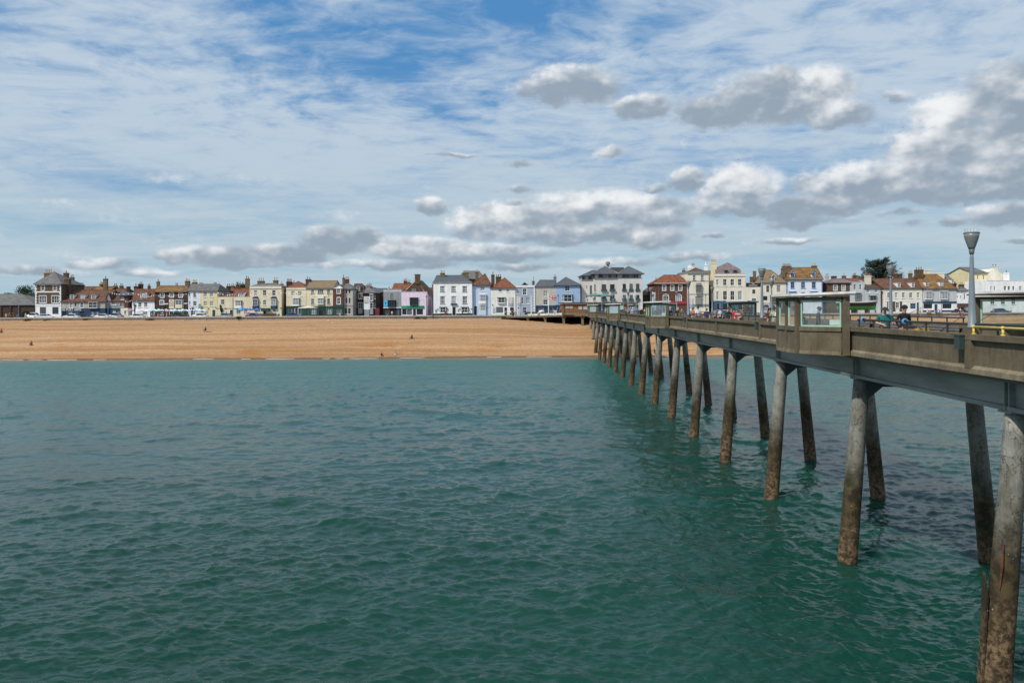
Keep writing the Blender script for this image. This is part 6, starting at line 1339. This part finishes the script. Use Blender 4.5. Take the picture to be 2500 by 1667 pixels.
def boat():
    L, Y = 10.6, 217.6; a = G(2139, Y); root = thing('beached_boat', 'black and white fishing boat with green bottom propped up beyond the first shelter', 'boat', (a.x - L, Y, PROM)); n = 16
    zk = W(2090, 757, Y).z - PROM; zg = W(2090, 737, Y).z - PROM
    def hull(lo, hi, m, name, fl=1.0):
        mb = MB(); vs = []
        for i in range(n+1):
            u = i/n; w = 1.55*math.sin(min(1, u*1.6+.42)*PI/2)*(1-max(0, (u-.62)/.38)**2.2); sh = .35*max(0, u-.5)**2*4 + .06
            for s_ in (1, -1):
                for f in (lo, hi):
                    z = zk + (zg - zk + sh*f)*f + .55*max(0, u-.8)**1.2*(1-f); wf = w*(f**.45 if f > 0 else .03); x = u*L + (f-.5)*.5*max(0, u-.6)
                    vs.append((x, -s_*wf, z))
        for i in range(n):
            o = i*4; mb.add([vs[o], vs[o+1], vs[o+5], vs[o+4]], [(0,1,2,3)]); mb.add([vs[o+2], vs[o+3], vs[o+7], vs[o+6]], [(0,1,2,3)])
        mb.add([vs[0], vs[1], vs[3], vs[2]], [(0,1,2,3)])
        if hi >= .99: mb.add([vs[i*4+1] for i in range(n+1)] + [vs[i*4+3] for i in range(n+1)], [(i, i+1, n+2+i, n+1+i) for i in range(n)])
        return mb.build(name, m, root)
    g = mat('hull_green', (.05, .28, .05), .5, var=.2); k = mat('hull_black', (.012, .012, .014), .4); 
    hull(0.0, .22, g, 'keel'); hull(.22, .46, g, 'bottom'); hull(.46, .88, k, 'topside'); hull(.88, 1.0, M_WHITE, 'gunwale')
    MB().box(1.0, 2.6, -.6, .6, zg, zg+1.0).build('wheelhouse', M_WHITE, root)
    for x in (2.0, 5.0, 8.0): mb = MB(); mb.box(x-.12, x+.12, -1.0, -.8, 0, zk+.6); mb.box(x-.12, x+.12, .8, 1.0, 0, zk+.6); mb.box(x-.12, x+.12, -1.2, 1.2, 0, .15); mb.box(x-.15, x+.15, -.3, .3, 0, zk+.02); mb.build('cradle', HM['brown'], root)
boat()
# gulls
def gull(loc, label, fly=False, rz=0, sc_=1.0):
    root = thing('gull', label, 'gull', loc, rz, 'gulls'); root.scale = (sc_,)*3; w = mat('gull_white', (.75, .75, .74), .8); gm = mat('gull_grey', (.30, .32, .34), .8)
    MB().tube([(-.24, 0, .02), (-.1, 0, .05), (.1, 0, .07), (.2, 0, .14), (.26, 0, .15)], [.02, .075, .085, .05, .045], 8).build('body', w, root, smooth=True); MB().tube([(.29, 0, .15), (.35, 0, .135)], [.015, .006], 5).build('beak', mat('gull_beak', (.6, .35, .05), .6), root)
    mb = MB()
    for s_ in (-1, 1):
        if fly: mb.add([(.12, s_*.05, .1), (-.06, s_*.05, .09), (-.04, s_*.35, .22), (.08, s_*.35, .24), (-.14, s_*.7, .14)], [(0,1,2,3), (3,2,4)])
        else: mb.add([(.08, s_*.07, .10), (-.3, s_*.03, .06), (-.1, s_*.085, .0)], [(0,1,2)])
    mb.build('wing', gm, root)
    if not fly: mb = MB(); mb.tube([(0, .03, -.12), (0, .03, 0)], .008, 4); mb.tube([(0, -.03, -.12), (0, -.03, 0)], .008, 4); mb.build('leg', mat('gull_beak', (.6, .35, .05)), root)
for px, py, lab in ((801, 781, 'white gull standing on upper shingle, left of two'), (811, 793, 'white gull standing on shingle, right and lower of two')):
    Y = 200 if py < 785 else 189; g = G(px, Y); gull((g.x, Y, beach_z(g.x, Y) + .22), lab, False, .5, 1.0)
for px, py, Y, lab in ((1800, 391, 120, 'dark gull flying high right of centre'), (1830, 634, 150, 'gull flying low above the mansard house')): gull(W(px, py, Y), lab, True, .8, .8)
# ------------------------------------------------------------------ people
SKIN = [mat('skin_fair', (.56, .33, .24), .6), mat('skin_tan', (.42, .23, .15), .6)]
def cl(name, c): return mat('cloth_' + name, c, .9, var=.15, scale=6)
CLO = dict(teal=cl('teal', (.010, .135, .135)), black=cl('black', (.009, .009, .011)), char=cl('charcoal', (.030, .028, .030)), navy=cl('navy', (.018, .022, .075)), white=cl('white', (.70, .69, .72)), blue=cl('blue', (.015, .16, .50)), orange=cl('orange', (.62, .22, .07)), khaki=cl('khaki', (.13, .125, .085)), jean=cl('denim', (.035, .055, .10)), red=cl('red', (.42, .03, .035)), green=cl('sage', (.30, .36, .25)), brown=cl('brown', (.10, .045, .025)), lilac=cl('lilac', (.62, .52, .68)), grey=cl('grey', (.25, .25, .27)), cream=cl('cream', (.60, .52, .38)), pink=cl('pink', (.62, .30, .32)), mauve=cl('violet', (.10, .06, .22)), yellow=cl('yellow', (.55, .42, .16)))
HAIR = dict(dark=mat('hair_dark', (.018, .012, .009), .7), brown=mat('hair_brown', (.07, .035, .016), .7), blond=mat('hair_blond', (.40, .27, .12), .7), grey=mat('hair_grey', (.36, .34, .32), .7), red=mat('hair_auburn', (.12, .03, .012), .7))
PTMP = []
def person(label, loc, rz, top, legs, hair='dark', skin=0, pose='stand', arms='side', sc_=1.0, fat=1.0, long_hair=False, cap=None, bare_arms=True, bare_legs=False, fingers=False, lean=0.0, head_down=0.0, group=None):
    """one continuous body grown round a skeleton; the figure faces local -Y"""
    J = {}; Rr = {}; edges = []
    def j(n, p, r_): J[n] = Vector(p); Rr[n] = r_
    def e(a, b, reg): edges.append((a, b, reg))
    sit = pose in ('sit', 'ground')
    pz = .95 if not sit else (.50 if pose == 'sit' else .14)
    T = Vector((0, -lean, 0))
    def up(z, y=0): return Vector((0, y - lean*(z-.95)/.5, pz + z - .95))
    j('pel', up(.95), .135*fat); j('bel', up(1.10), .130*fat); j('che', up(1.30), .145*fat); j('nb', up(1.45), .075); hd = head_down
    j('nk', up(1.53, -.02-hd*.4), .055); j('hd', up(1.62, -.035-hd), .088); j('ht', up(1.70 - hd*.3, -.02-hd*1.3), .082)
    e('pel', 'bel', 'top'); e('bel', 'che', 'top'); e('che', 'nb', 'top'); e('nb', 'nk', 'skin'); e('nk', 'hd', 'skin'); e('hd', 'ht', 'skin')
    j('nose', J['hd'] + Vector((0, -.098, .0 - hd*.4)), .018); e('hd', 'nose', 'skin')
    for s_, n in ((-1, 'l'), (1, 'r')):
        sh = up(1.42) + Vector((s_*.175*(.6+.4*fat), 0, 0)); j('sh'+n, sh, .070*fat**.5); e('che', 'sh'+n, 'top')
        if arms == 'side': el, ha = sh + Vector((s_*.06, .03, -.28)), sh + Vector((s_*.07, -.05, -.54))
        elif arms == 'front': el, ha = sh + Vector((s_*.07, -.02, -.27)), sh + Vector((-s_*.10, -.24, -.33))
        elif arms == 'rod': el, ha = sh + Vector((s_*.09, .0, -.27)), (sh + Vector((-s_*.12, -.22, -.34)) if s_ < 0 else sh + Vector((.10, -.26, -.26)))
        elif arms == 'cross': el, ha = sh + Vector((s_*.05, -.04, -.27)), sh + Vector((-s_*.20, -.16, -.22))
        elif arms == 'up': el, ha = sh + Vector((s_*.08, -.10, -.22)), sh + Vector((-s_*.06, -.20, .03))
        elif arms == 'pocket': el, ha = sh + Vector((s_*.10, .05, -.27)), sh + Vector((s_*.03, -.07, -.50))
        else: el, ha = sh + Vector((s_*.05, -.08, -.26)), sh + Vector((-s_*.02, -.32, -.36))
        j('el'+n, el, .045*fat**.4); j('wr'+n, el.lerp(ha, .86), .031); j('ha'+n, ha, .040); d = (ha - el).normalized(); j('hf'+n, ha + d*.06, .034)
        ar = 'skin' if bare_arms else 'top'; mid = el.lerp(sh, .45); j('sl'+n, mid, .052*fat**.5); e('sh'+n, 'sl'+n, 'top'); e('sl'+n, 'el'+n, ar); e('el'+n, 'wr'+n, ar); e('wr'+n, 'ha'+n, 'skin'); e('ha'+n, 'hf'+n, 'skin')
        hip = J['pel'] + Vector((s_*.095, 0, -.06)); j('hi'+n, hip, .095*fat**.6)
        if pose == 'sit': kn, an = hip + Vector((s_*.05, -.42, .02)), hip + Vector((s_*.05, -.44, -.40))
        elif pose == 'ground': kn, an = hip + Vector((s_*.08, -.34, .30)), hip + Vector((s_*.06, -.58, -.02))
        else: kn, an = Vector((s_*.11, -.01, .50)), Vector((s_*.12, .03, .09))
        j('kn'+n, kn, .060*fat**.4); j('an'+n, an, .042); j('to'+n, an + Vector((s_*.03, -.16, -.045)), .038)
        lg = 'skin' if bare_legs else 'legs'; e('pel', 'hi'+n, 'legs'); e('hi'+n, 'kn'+n, 'legs'); e('kn'+n, 'an'+n, lg); e('an'+n, 'to'+n, 'shoe')
    names = list(J); me = bpy.data.meshes.new('tmp'); me.from_pydata([J[n] for n in names], [(names.index(a), names.index(b)) for a, b, _ in edges], []); ob = bpy.data.objects.new('tmp', me); C.objects.link(ob)
    ob.modifiers.new('s', 'SKIN'); sv = me.skin_vertices[0].data
    for i, n in enumerate(names): sv[i].radius = (Rr[n], Rr[n]*(.80 if n in ('pel', 'bel', 'che') and fat < 1.15 else 1)); sv[i].use_root = n == 'pel'
    sb = ob.modifiers.new('d', 'SUBSURF'); sb.levels = sb.render_levels = 1
    PTMP.append((ob, dict(J), edges, label, loc, rz, top, legs, hair, skin, sc_, long_hair, cap, fingers, hd, group))
def seg_d(p, a, b):
    d = b - a; t = max(0, min(1, (p - a).dot(d)/max(1e-9, d.length_squared))); return (p - a - d*t).length
def finish_people():
    bpy.context.view_layer.update(); dg = bpy.context.evaluated_depsgraph_get()
    for (ob, J, edges, label, loc, rz, top, legs, hair, skin, sc_, long_hair, cap, fingers, hd, group) in PTMP:
        me = bpy.data.meshes.new_from_object(ob.evaluated_get(dg)); src = ob.data; bpy.data.objects.remove(ob); bpy.data.meshes.remove(src); me.name = 'person'
        me.materials.clear(); mats = [SKIN[skin], CLO[top], CLO[legs], CLO['char']]
        for m in mats: me.materials.append(m)
        idx = {'skin': 0, 'top': 1, 'legs': 2, 'shoe': 3}
        for p in me.polygons:
            c = p.center; best = min(edges, key=lambda e_: seg_d(c, J[e_[0]], J[e_[1]]) - .01*(e_[2] == 'top')); p.material_index = idx[best[2]]; p.use_smooth = True
        if fingers:
            bm = bmesh.new(); bm.from_mesh(me)
            for n in ('l', 'r'):
                d = (J['hf'+n] - J['el'+n]).normalized(); sd = d.cross(Vector((0, 0, 1))).normalized(); upv = sd.cross(d)
                for k in range(5):
                    th = k == 4; b0 = J['hf'+n] + sd*(.022*(k-1.5)) + d*.02 if not th else J['ha'+n] + sd*.04; dd = (d + upv*-.35) if not th else (d + sd*.8)
                    L = (.055, .065, .06, .045, .05)[k]; mb = MB().tube([b0, b0 + dd*L*.6, b0 + dd*L*.6 + (dd - upv*.9)*L*.5], [.0105, .0095, .008], 6); m2 = mb.mesh('f'); bm2 = bmesh.new(); bm2.from_mesh(m2); off = [bm.verts.new(v.co) for v in bm2.verts]; bm2.verts.index_update()
                    for f in bm2.faces:
                        nf = bm.faces.new([off[v.index] for v in f.verts]); nf.material_index = 0; nf.smooth = True
                    bm2.free()
            bm.to_mesh(me); bm.free()
        o = link('person', me, None, loc); o.rotation_euler = (0, 0, rz); o.scale = (sc_,)*3; tag(o, label, 'person', group)
        c = J['hd'].lerp(J['ht'], .62); ax = (J['ht'] - J['hd']).normalized()
        q = ax.to_track_quat('Z', 'Y')
        mb = MB(); n, m_ = 12, 6; vs = []; rr = .112
        for i in range(m_+1):
            ph = (PI*.60)*i/m_
            for k in range(n):
                an = 2*PI*k/n; fr = -math.sin(an)   # 1 at the front
                lim = ph*(1 - .34*max(0, fr)); v = Vector((rr*math.sin(lim)*math.cos(an)*.93, rr*math.sin(lim)*math.sin(an)*1.05 + .012, rr*math.cos(lim))); v.rotate(q); vs.append(c + v)
        fs = [(i*n+k, i*n+(k+1) % n, (i+1)*n+(k+1) % n, (i+1)*n+k) for i in range(m_) for k in range(n)]
        mb.add(vs, fs)
        if long_hair: mb.tube([c + Vector((0, .07, .02)), c + Vector((0, .10, -.14)), c + Vector((0, .09, -.30))], [.085, .10, .05], 8)
        mb.build('hair' if not cap else 'cap', HAIR[hair] if not cap else CLO[cap], o, smooth=True)
        if cap:
            br = MB(); f = Vector((0, -1, 0)); f.rotate(q); s_ = Vector((1, 0, 0)); pts = [c + f*.10 + ax*.02 + s_*(x*.085) + f*(.10*(1-x*x)) for x in (-1, -.6, -.2, .2, .6, 1)]; base = [c + f*.085 + ax*.03 + s_*(x*.095) for x in (-1, -.6, -.2, .2, .6, 1)]
            br.add(pts + base, [(i, i+1, 7+i, 6+i) for i in range(5)]); b = br.build('cap_peak', CLO[cap], o); b.modifiers.new('t', 'SOLIDIFY').thickness = .008
    PTMP.clear()
def on_pier(px, s, z=DK):
    t = s*F/(px - 1307.0); p = PW(s, t, z); return p
face_cam = 0.0
# the two anglers
pt = on_pier(2147, 12.75); pb = on_pier(2194, 13.1)
person('stout angler in teal T-shirt and dark cap bent over his reel at the parapet', pt, -.25, 'teal', 'char', cap='char', arms='rod', fat=1.32, fingers=True, head_down=.07, lean=.04, sc_=.945)
person('standing man in black jumper and dark cap beside the teal angler', pb, .15, 'black', 'char', cap='black', skin=1, arms='pocket', bare_arms=False, fingers=True, fat=1.08, sc_=.98)
PIER_P = [
 (1634, 12.8, 'grey haired man in dark navy jacket right of the second shelter', 'navy', 'char', dict(hair='grey', bare_arms=False, arms='front'), .4),
 (1653, 13.2, 'blond woman in black top facing away on the pier', 'black', 'char', dict(hair='blond', long_hair=True), 2.8),
 (1662, 13.0, 'man in khaki green shirt with auburn hair beside the blond woman', 'khaki', 'jean', dict(hair='red', fat=1.1), 2.6),
 (1680, 12.8, 'person in bright blue T-shirt with back turned', 'blue', 'navy', dict(hair='dark'), 3.0),
 (1689.5, 12.9, 'woman in orange top with arms folded', 'orange', 'cream', dict(hair='brown', arms='cross', long_hair=True), .2),
 (1700.5, 12.5, 'tall man in white T-shirt, jeans and dark cap', 'white', 'jean', dict(cap='char', fat=1.15, sc_=1.04, arms='front'), .5),
 (1722, 13.0, 'woman in navy top and sunglasses leaning by the rail', 'navy', 'jean', dict(hair='brown', sc_=.95, fat=1.1), -.2),
 (1743, 16.2, 'far figure with dark hair left of the lamp on the far rail', 'grey', 'char', dict(hair='dark', sc_=.95), 0),
 (1755, 16.5, 'far figure in white shirt by the far rail', 'white', 'char', dict(hair='brown', sc_=.95), .3),
 (1773, 12.9, 'man in dark brown jacket holding red cloth to his chin', 'char', 'grey', dict(hair='brown', arms='up', bare_arms=False, fat=1.1), .1),
 (1788, 13.3, 'person in dark red top partly behind the brown jacket man', 'red', 'char', dict(hair='dark', sc_=.96), -.5),
 (1798, 13.0, 'woman in pink top bending over bags by the rail', 'pink', 'char', dict(hair='brown', sc_=.92, lean=.1, arms='front'), -.8),
 (1806, 13.2, 'man in grey brown shirt seen in profile', 'khaki', 'char', dict(hair='dark', arms='front', skin=1), -1.3),
 (1863, 15.8, 'small child in pink on the far side of the deck', 'pink', 'red', dict(hair='brown', sc_=.72), 0),
 (1873, 13.2, 'woman with long dark hair and brown top looking at camera', 'brown', 'char', dict(hair='dark', long_hair=True, sc_=.97), .2),
 (1884, 13.3, 'man in sage green T-shirt and dark cap facing away', 'green', 'grey', dict(cap='char', fat=1.1), 2.5),
 (1896.5, 12.9, 'blond woman in white top and trousers with blue shoulder strap', 'white', 'white', dict(hair='blond', fat=1.12, sc_=.99), 2.9),
 (1478, 12.7, 'pale dressed figure at the rail between the far shelters', 'cream', 'grey', dict(hair='grey'), .3),
 (1527, 12.6, 'woman in grey patterned top leaning on the far rail', 'grey', 'char', dict(hair='blond', lean=.12), -.6),
 (1534, 13.0, 'man in pale grey shirt beside the patterned top woman', 'grey', 'navy', dict(hair='grey', fat=1.1), 0),
 (1543, 12.6, 'woman in lilac vest and white cap', 'lilac', 'navy', dict(cap='white'), .2),
 (1555, 12.7, 'person in blue top next to the lilac vest woman', 'blue', 'jean', dict(hair='red'), .4),
 (1563, 12.5, 'person in black clothes with white hat bent over the rail', 'black', 'black', dict(cap='white', lean=.2, fat=1.2, bare_arms=False), .3),
 (1573, 13.0, 'woman in yellow patterned dress left of the second shelter', 'yellow', 'yellow', dict(hair='dark', long_hair=True), 0),
 (1593, 11.0, 'seated figure in pale shirt behind glass of the second shelter', 'white', 'grey', dict(hair='grey'), .6),
 (1602, 11.0, 'figure in pink behind glass of the second shelter', 'pink', 'grey', dict(hair='brown'), .2),
 (1990, 12.6, 'dark clothed figure seen through glass of the first shelter', 'navy', 'black', dict(hair='dark', skin=1), 1.2)]
for px, s, lab, top, legs, kw, rz in PIER_P:
    kw['sc_'] = kw.get('sc_', 1.0)*.955
    person(lab, on_pier(px, s), rz, top, legs, group='people on the pier', **kw)
# beach sitters
def on_beach(px, py):
    best = None
    for k in range(600):
        Y = 158.5 + k*.09; X = uv(px, py)[0]*Y/F; z = beach_z(X, Y); d = W(px, py, Y).z - z
        if d <= 0 or best is None: best = (X, Y, z)
        if d <= 0: break
    return best
for px, py, lab, top, legs, pose, kw in ((1006, 827, 'person in black sitting on the middle of the beach', 'black', 'black', 'ground', {}), (502, 808, 'person sitting on a white towel high on the beach at left', 'char', 'char', 'ground', dict(skin=1)), (932, 871, 'person in black sitting at the water edge', 'black', 'brown', 'ground', {}), (967, 868, 'person in grey and white top standing bent at the water edge', 'grey', 'white', 'ground', {}), (4, 812, 'person in red sitting at the far left of the beach', 'red', 'brown', 'ground', dict(skin=1)), (77, 843, 'lone dark figure sitting low on the left beach', 'brown', 'brown', 'ground', dict(skin=1)), (1598, 862, 'person sitting on the beach seen between the pier piles', 'navy', 'grey', 'ground', {})):
    person(lab, on_beach(px, py), random.uniform(-.6, .6), top, legs, pose=pose, group='people on the beach', **kw)
b = on_beach(504, 809); MB().box(-.9, .9, -.5, .5, 0, .04).build('towel', CLO['white'], None, loc=(b[0]+.3, b[1]-.3, b[2]+.03)); tag(bpy.data.objects['towel'], 'white towel spread on the shingle under the left sitter', 'towel')
# promenade
PR = [(15, 218, 'person in pale top walking before the brick hall', 'cream', 'grey', 'stand'), (23, 219, 'person in dark red walking before the brick hall', 'red', 'char', 'stand'), (31, 219.5, 'person in black walking before the brick hall', 'black', 'char', 'stand'), (63, 217.5, 'person in white by the olive bush', 'white', 'jean', 'stand'),
      (376, 232.5, 'pub guest in pink top under the aqua parasols', 'pink', 'jean', 'sit'), (386, 232.3, 'pub guest in peach top under the parasols', 'orange', 'grey', 'sit'), (395, 232.5, 'pub guest in pink shirt by the pink parasol', 'pink', 'char', 'sit'), (407, 217.5, 'pedestrian in pale pink passing below the cream pub sign', 'pink', 'pink', 'stand'), (371, 217.0, 'cyclist shaped figure in grey by the wall before the pub', 'grey', 'char', 'stand'), (449, 232.0, 'person in black standing by the dark pub', 'black', 'black', 'stand'), (460, 232, 'pub guest in blue under the right parasols', 'blue', 'jean', 'sit'),
      (830, 218, 'sunbather in orange on the promenade by the green pub', 'orange', 'pink', 'sit'), (957, 236, 'person in white T-shirt before the grey shop', 'white', 'grey', 'stand'), (946, 236, 'person in black before the grey shop', 'black', 'grey', 'stand'), (1057, 213.6, 'person in black sitting on the sea wall steps below the pink shop', 'black', 'char', 'stand'), (1129, 233, 'person in black before the white hotel bay', 'black', 'char', 'stand'), (1147, 233, 'person in white before the white hotel right bay', 'white', 'jean', 'stand'),
      (1234, 216.5, 'person in pale grey at the left end of the landing', 'grey', 'jean', 'stand'), (1246, 217, 'person in white on the landing by the flagpoles', 'white', 'char', 'stand'), (1250, 216.8, 'person in red patterned top on the landing', 'red', 'grey', 'stand'), (1256, 217.2, 'person in cream on the landing by the second flagpole', 'cream', 'brown', 'stand'), (1361, 198.6, 'person in red coat beside the notice board', 'red', 'char', 'stand'), (1368, 198.6, 'person in grey beside the brick pavilion', 'grey', 'char', 'stand'),
      (2239, 213.9, 'person in red sitting on the right hand sea wall', 'red', 'brown', 'wall'), (2246, 217, 'person in white standing behind the red sitter', 'white', 'char', 'stand'), (2264, 213.9, 'person in white sitting on the wall next to the tanned pair', 'white', 'black', 'wall'), (2270, 213.9, 'tanned person in orange sitting on the wall', 'orange', 'brown', 'wall'), (2285, 213.9, 'left person in blue of the group on the wall', 'blue', 'jean', 'wall'), (2291, 213.9, 'middle person in white of the group on the wall', 'white', 'jean', 'wall'), (2297, 213.9, 'right person in lilac of the group on the wall', 'lilac', 'grey', 'wall'), (2344, 217.5, 'person in white cap standing by the dark blue car', 'white', 'jean', 'stand'), (2342, 213.9, 'left sitter in navy on the wall below the dark blue car', 'navy', 'red', 'wall'), (2350, 213.9, 'right sitter in teal on the wall below the dark blue car', 'teal', 'pink', 'wall'), (2137, 219, 'person in white shirt beyond the beached boat bow', 'white', 'navy', 'stand'), (2425, 217.5, 'person in pink seen through the far shelter glass', 'pink', 'grey', 'stand'), (2468, 217, 'person in white seen through the far shelter glass', 'white', 'brown', 'stand')]
for i, (px, Y, lab, top, legs, pose) in enumerate(PR):
    z = PROM; g = G(px, Y)
    if pose == 'wall': z = WALL_TOP - .42
    if 1232 < px < 1262: z = 7.62
    if 1355 < px < 1372: z = 8.06
    if px == 1057: z = beach_z(g.x, Y)
    p = 'sit' if pose in ('sit', 'wall') else 'stand'
    person(lab, (g.x, Y, z), random.uniform(-1, 1) if pose != 'wall' else random.uniform(-.3, .3), top, legs, hair=random.choice(('dark', 'brown', 'blond', 'grey')), pose=p, group='people on the promenade', sc_=random.uniform(.96, 1.04))
for px, Y, lab in ((376, 232.7, 'seat of the pink guest'), (386, 232.5, 'seat of the peach guest'), (395, 232.7, 'seat of the pink shirt guest'), (460, 232.2, 'seat of the blue guest'), (830, 218.2, 'seat of the orange sunbather')):
    root = thing('chair', 'simple dark chair, ' + lab, 'chair', G(px, Y), 0, 'outdoor chairs'); MB().box(-.2, .2, -.22, .2, .38, .42).build('seat', HM['dframe'], root); MB().box(-.2, .2, .17, .2, .42, .85).build('backrest', HM['dframe'], root)
    for sx in (-.18, .18):
        for sy in (-.2, .18): MB().box(sx-.02, sx+.02, sy-.02, sy+.02, 0, .378).build('leg', HM['dframe'], root)
finish_people()
# ------------------------------------------------------------------ anglers' things on the pier
def rod(a, b, label, bend=.25):
    root = thing('fishing_rod', label, 'fishing rod', a, 0, 'fishing rods on the pier'); a, b = Vector((0, 0, 0)), Vector(b) - Vector(a); pts = []
    for k in range(9): f = k/8; p = a.lerp(b, f); p.z -= bend*f*f; pts.append(p)
    MB().tube(pts, [.016 - .012*k/8 for k in range(9)], 6).build('blank', HM['black'], root); d = (b-a).normalized(); MB().tube([a, a + d*.45], .02, 6).build('grip', mat('cork', (.30, .20, .11), .9), root)
    c = a + d*.6 + Vector((0, 0, -.06)); MB().lathe([(.02, -.04), (.05, -.03), (.05, .03), (.02, .04)], 10, tuple(c)).build('reel', mat('reel_metal', (.12, .12, .13), .4, metal=.6), root)
rod(pt + Vector((.15, -.25, 1.0)), pt + Vector((1.9, .5, 2.0)), 'black fishing rod held by the teal angler')
for px, lab in ((2262, 'fishing rod leaning on the near rail by the yellow bucket'), (2318, 'fishing rod leaning on the near rail left of the first lamp')):
    rod(on_pier(px, S0+.75, DK+.72), on_pier(px+95, S0+2.9, DK+1.75), lab)
rod(on_pier(1712, 12.3, DK+1.2), on_pier(1752, 12.0, DK+.95), 'fishing rod held out by the tall man in white', .3)
def bucket(p, m, label, r_=.15, h_=.3):
    root = thing('bucket', label, 'bucket', p, 0, "anglers' buckets"); MB().lathe([(r_*.8, 0), (r_, h_), (r_*1.06, h_), (r_*1.06, h_+.02), (r_*.9, h_+.02), (r_*.75, .04)], 14).build('pail', m, root); mb = MB(); mb.tube([(-r_, 0, h_), (-r_*.6, 0, h_+.12), (0, 0, h_+.17), (r_*.6, 0, h_+.12), (r_, 0, h_)], .008, 5); mb.build('handle', HM['dframe'], root)
def crate(p, m, label, w=.3, d_=.2, h_=.3):
    root = thing('tackle_box', label, 'box', p, -TH); MB().box(-w, w, -d_, d_, 0, h_*.72).build('tray', m, root); MB().box(-w-.015, w+.015, -d_-.015, d_+.015, h_*.72+.003, h_).build('lid', HM['dframe'], root); MB().tube([(-.1, 0, h_), (-.1, 0, h_+.06), (.1, 0, h_+.06), (.1, 0, h_)], .012, 5).build('handle', HM['black'], root)
yel = mat('bucket_yellow', (.60, .40, .03), .5)
# a folding table lifts the bait boxes into view above the coping
def bait_table(px, s, label):
    p = on_pier(px, s); root = thing('bait_table', label, 'table', p, -TH); MB().box(-.25, .25, -.55, .55, .70, .74).build('table_top', M_BENCH, root)
    for sx in (-.2, .2):
        for sy in (-.5, .5): MB().box(sx-.02, sx+.02, sy-.02, sy+.02, 0, .698).build('leg', HM['dframe'], root)
    return p
p = bait_table(2212, 12.45, 'small folding table for bait behind the near parapet'); crate(p + Vector((0, .12, .742)), mat('box_peach', (.45, .20, .12), .6), 'peach coloured tackle box on the bait table', .13, .16, .3); bucket(p + Vector((.05, -.28, .742)), yel, 'small bright yellow tub on the bait table', .08, .2)
p = bait_table(2247, 12.5, 'second folding table near the lamp'); bucket(p + Vector((0, 0, .742)), mat('bucket_ochre', (.42, .27, .03), .5), 'ochre bucket on the second folding table', .13, .24)
def ring(px, label):
    root = thing('foam_ring', label, 'ring', on_pier(px, S0+.22, DK+1.2), -TH, 'blue foam rings on the rail'); mb = MB(); n = 16; vs = []
    for k in range(n):
        a = 2*PI*k/n
        for q in range(8): b_ = 2*PI*q/8; r_ = .07 + .035*math.cos(b_); vs.append((r_*math.cos(a), .05*math.sin(b_), r_*math.sin(a)))
    mb.add(vs, [(k*8+q, k*8+(q+1) % 8, ((k+1) % n)*8+(q+1) % 8, ((k+1) % n)*8+q) for k in range(n) for q in range(8)]); mb.build('foam', mat('foam_blue', (.10, .26, .50), .8), root); MB().tube([(0, -.06, .0), (0, .06, 0)], .02, 6).build('core', HM['dframe'], root)
ring(2196, 'blue foam ring on the rail before the man in black'); ring(2097, 'blue foam ring on the rail beside the first shelter')
for k, c in enumerate((mat('cabinet_red', (.42, .04, .03), .5),)):
    for n in (1,):
        p = PW(S1+.95, SHELT[1][n]-.2, DK); root = thing('lifebuoy_cabinet', 'red lifebuoy cabinet with orange stripe inside the second far shelter', 'cabinet', p, -TH); MB().lathe([(.26, .5), (.30, .55), (.30, 1.55), (.22, 1.72), (.05, 1.78)], 12).build('cabinet', c, root); MB().lathe([(.305, 1.22), (.305, 1.28)], 12).build('stripe', mat('stripe_orange', (.6, .30, .05), .5), root); MB().box(-.1, .1, -.1, .1, 0, .5).build('stand', HM['dframe'], root)
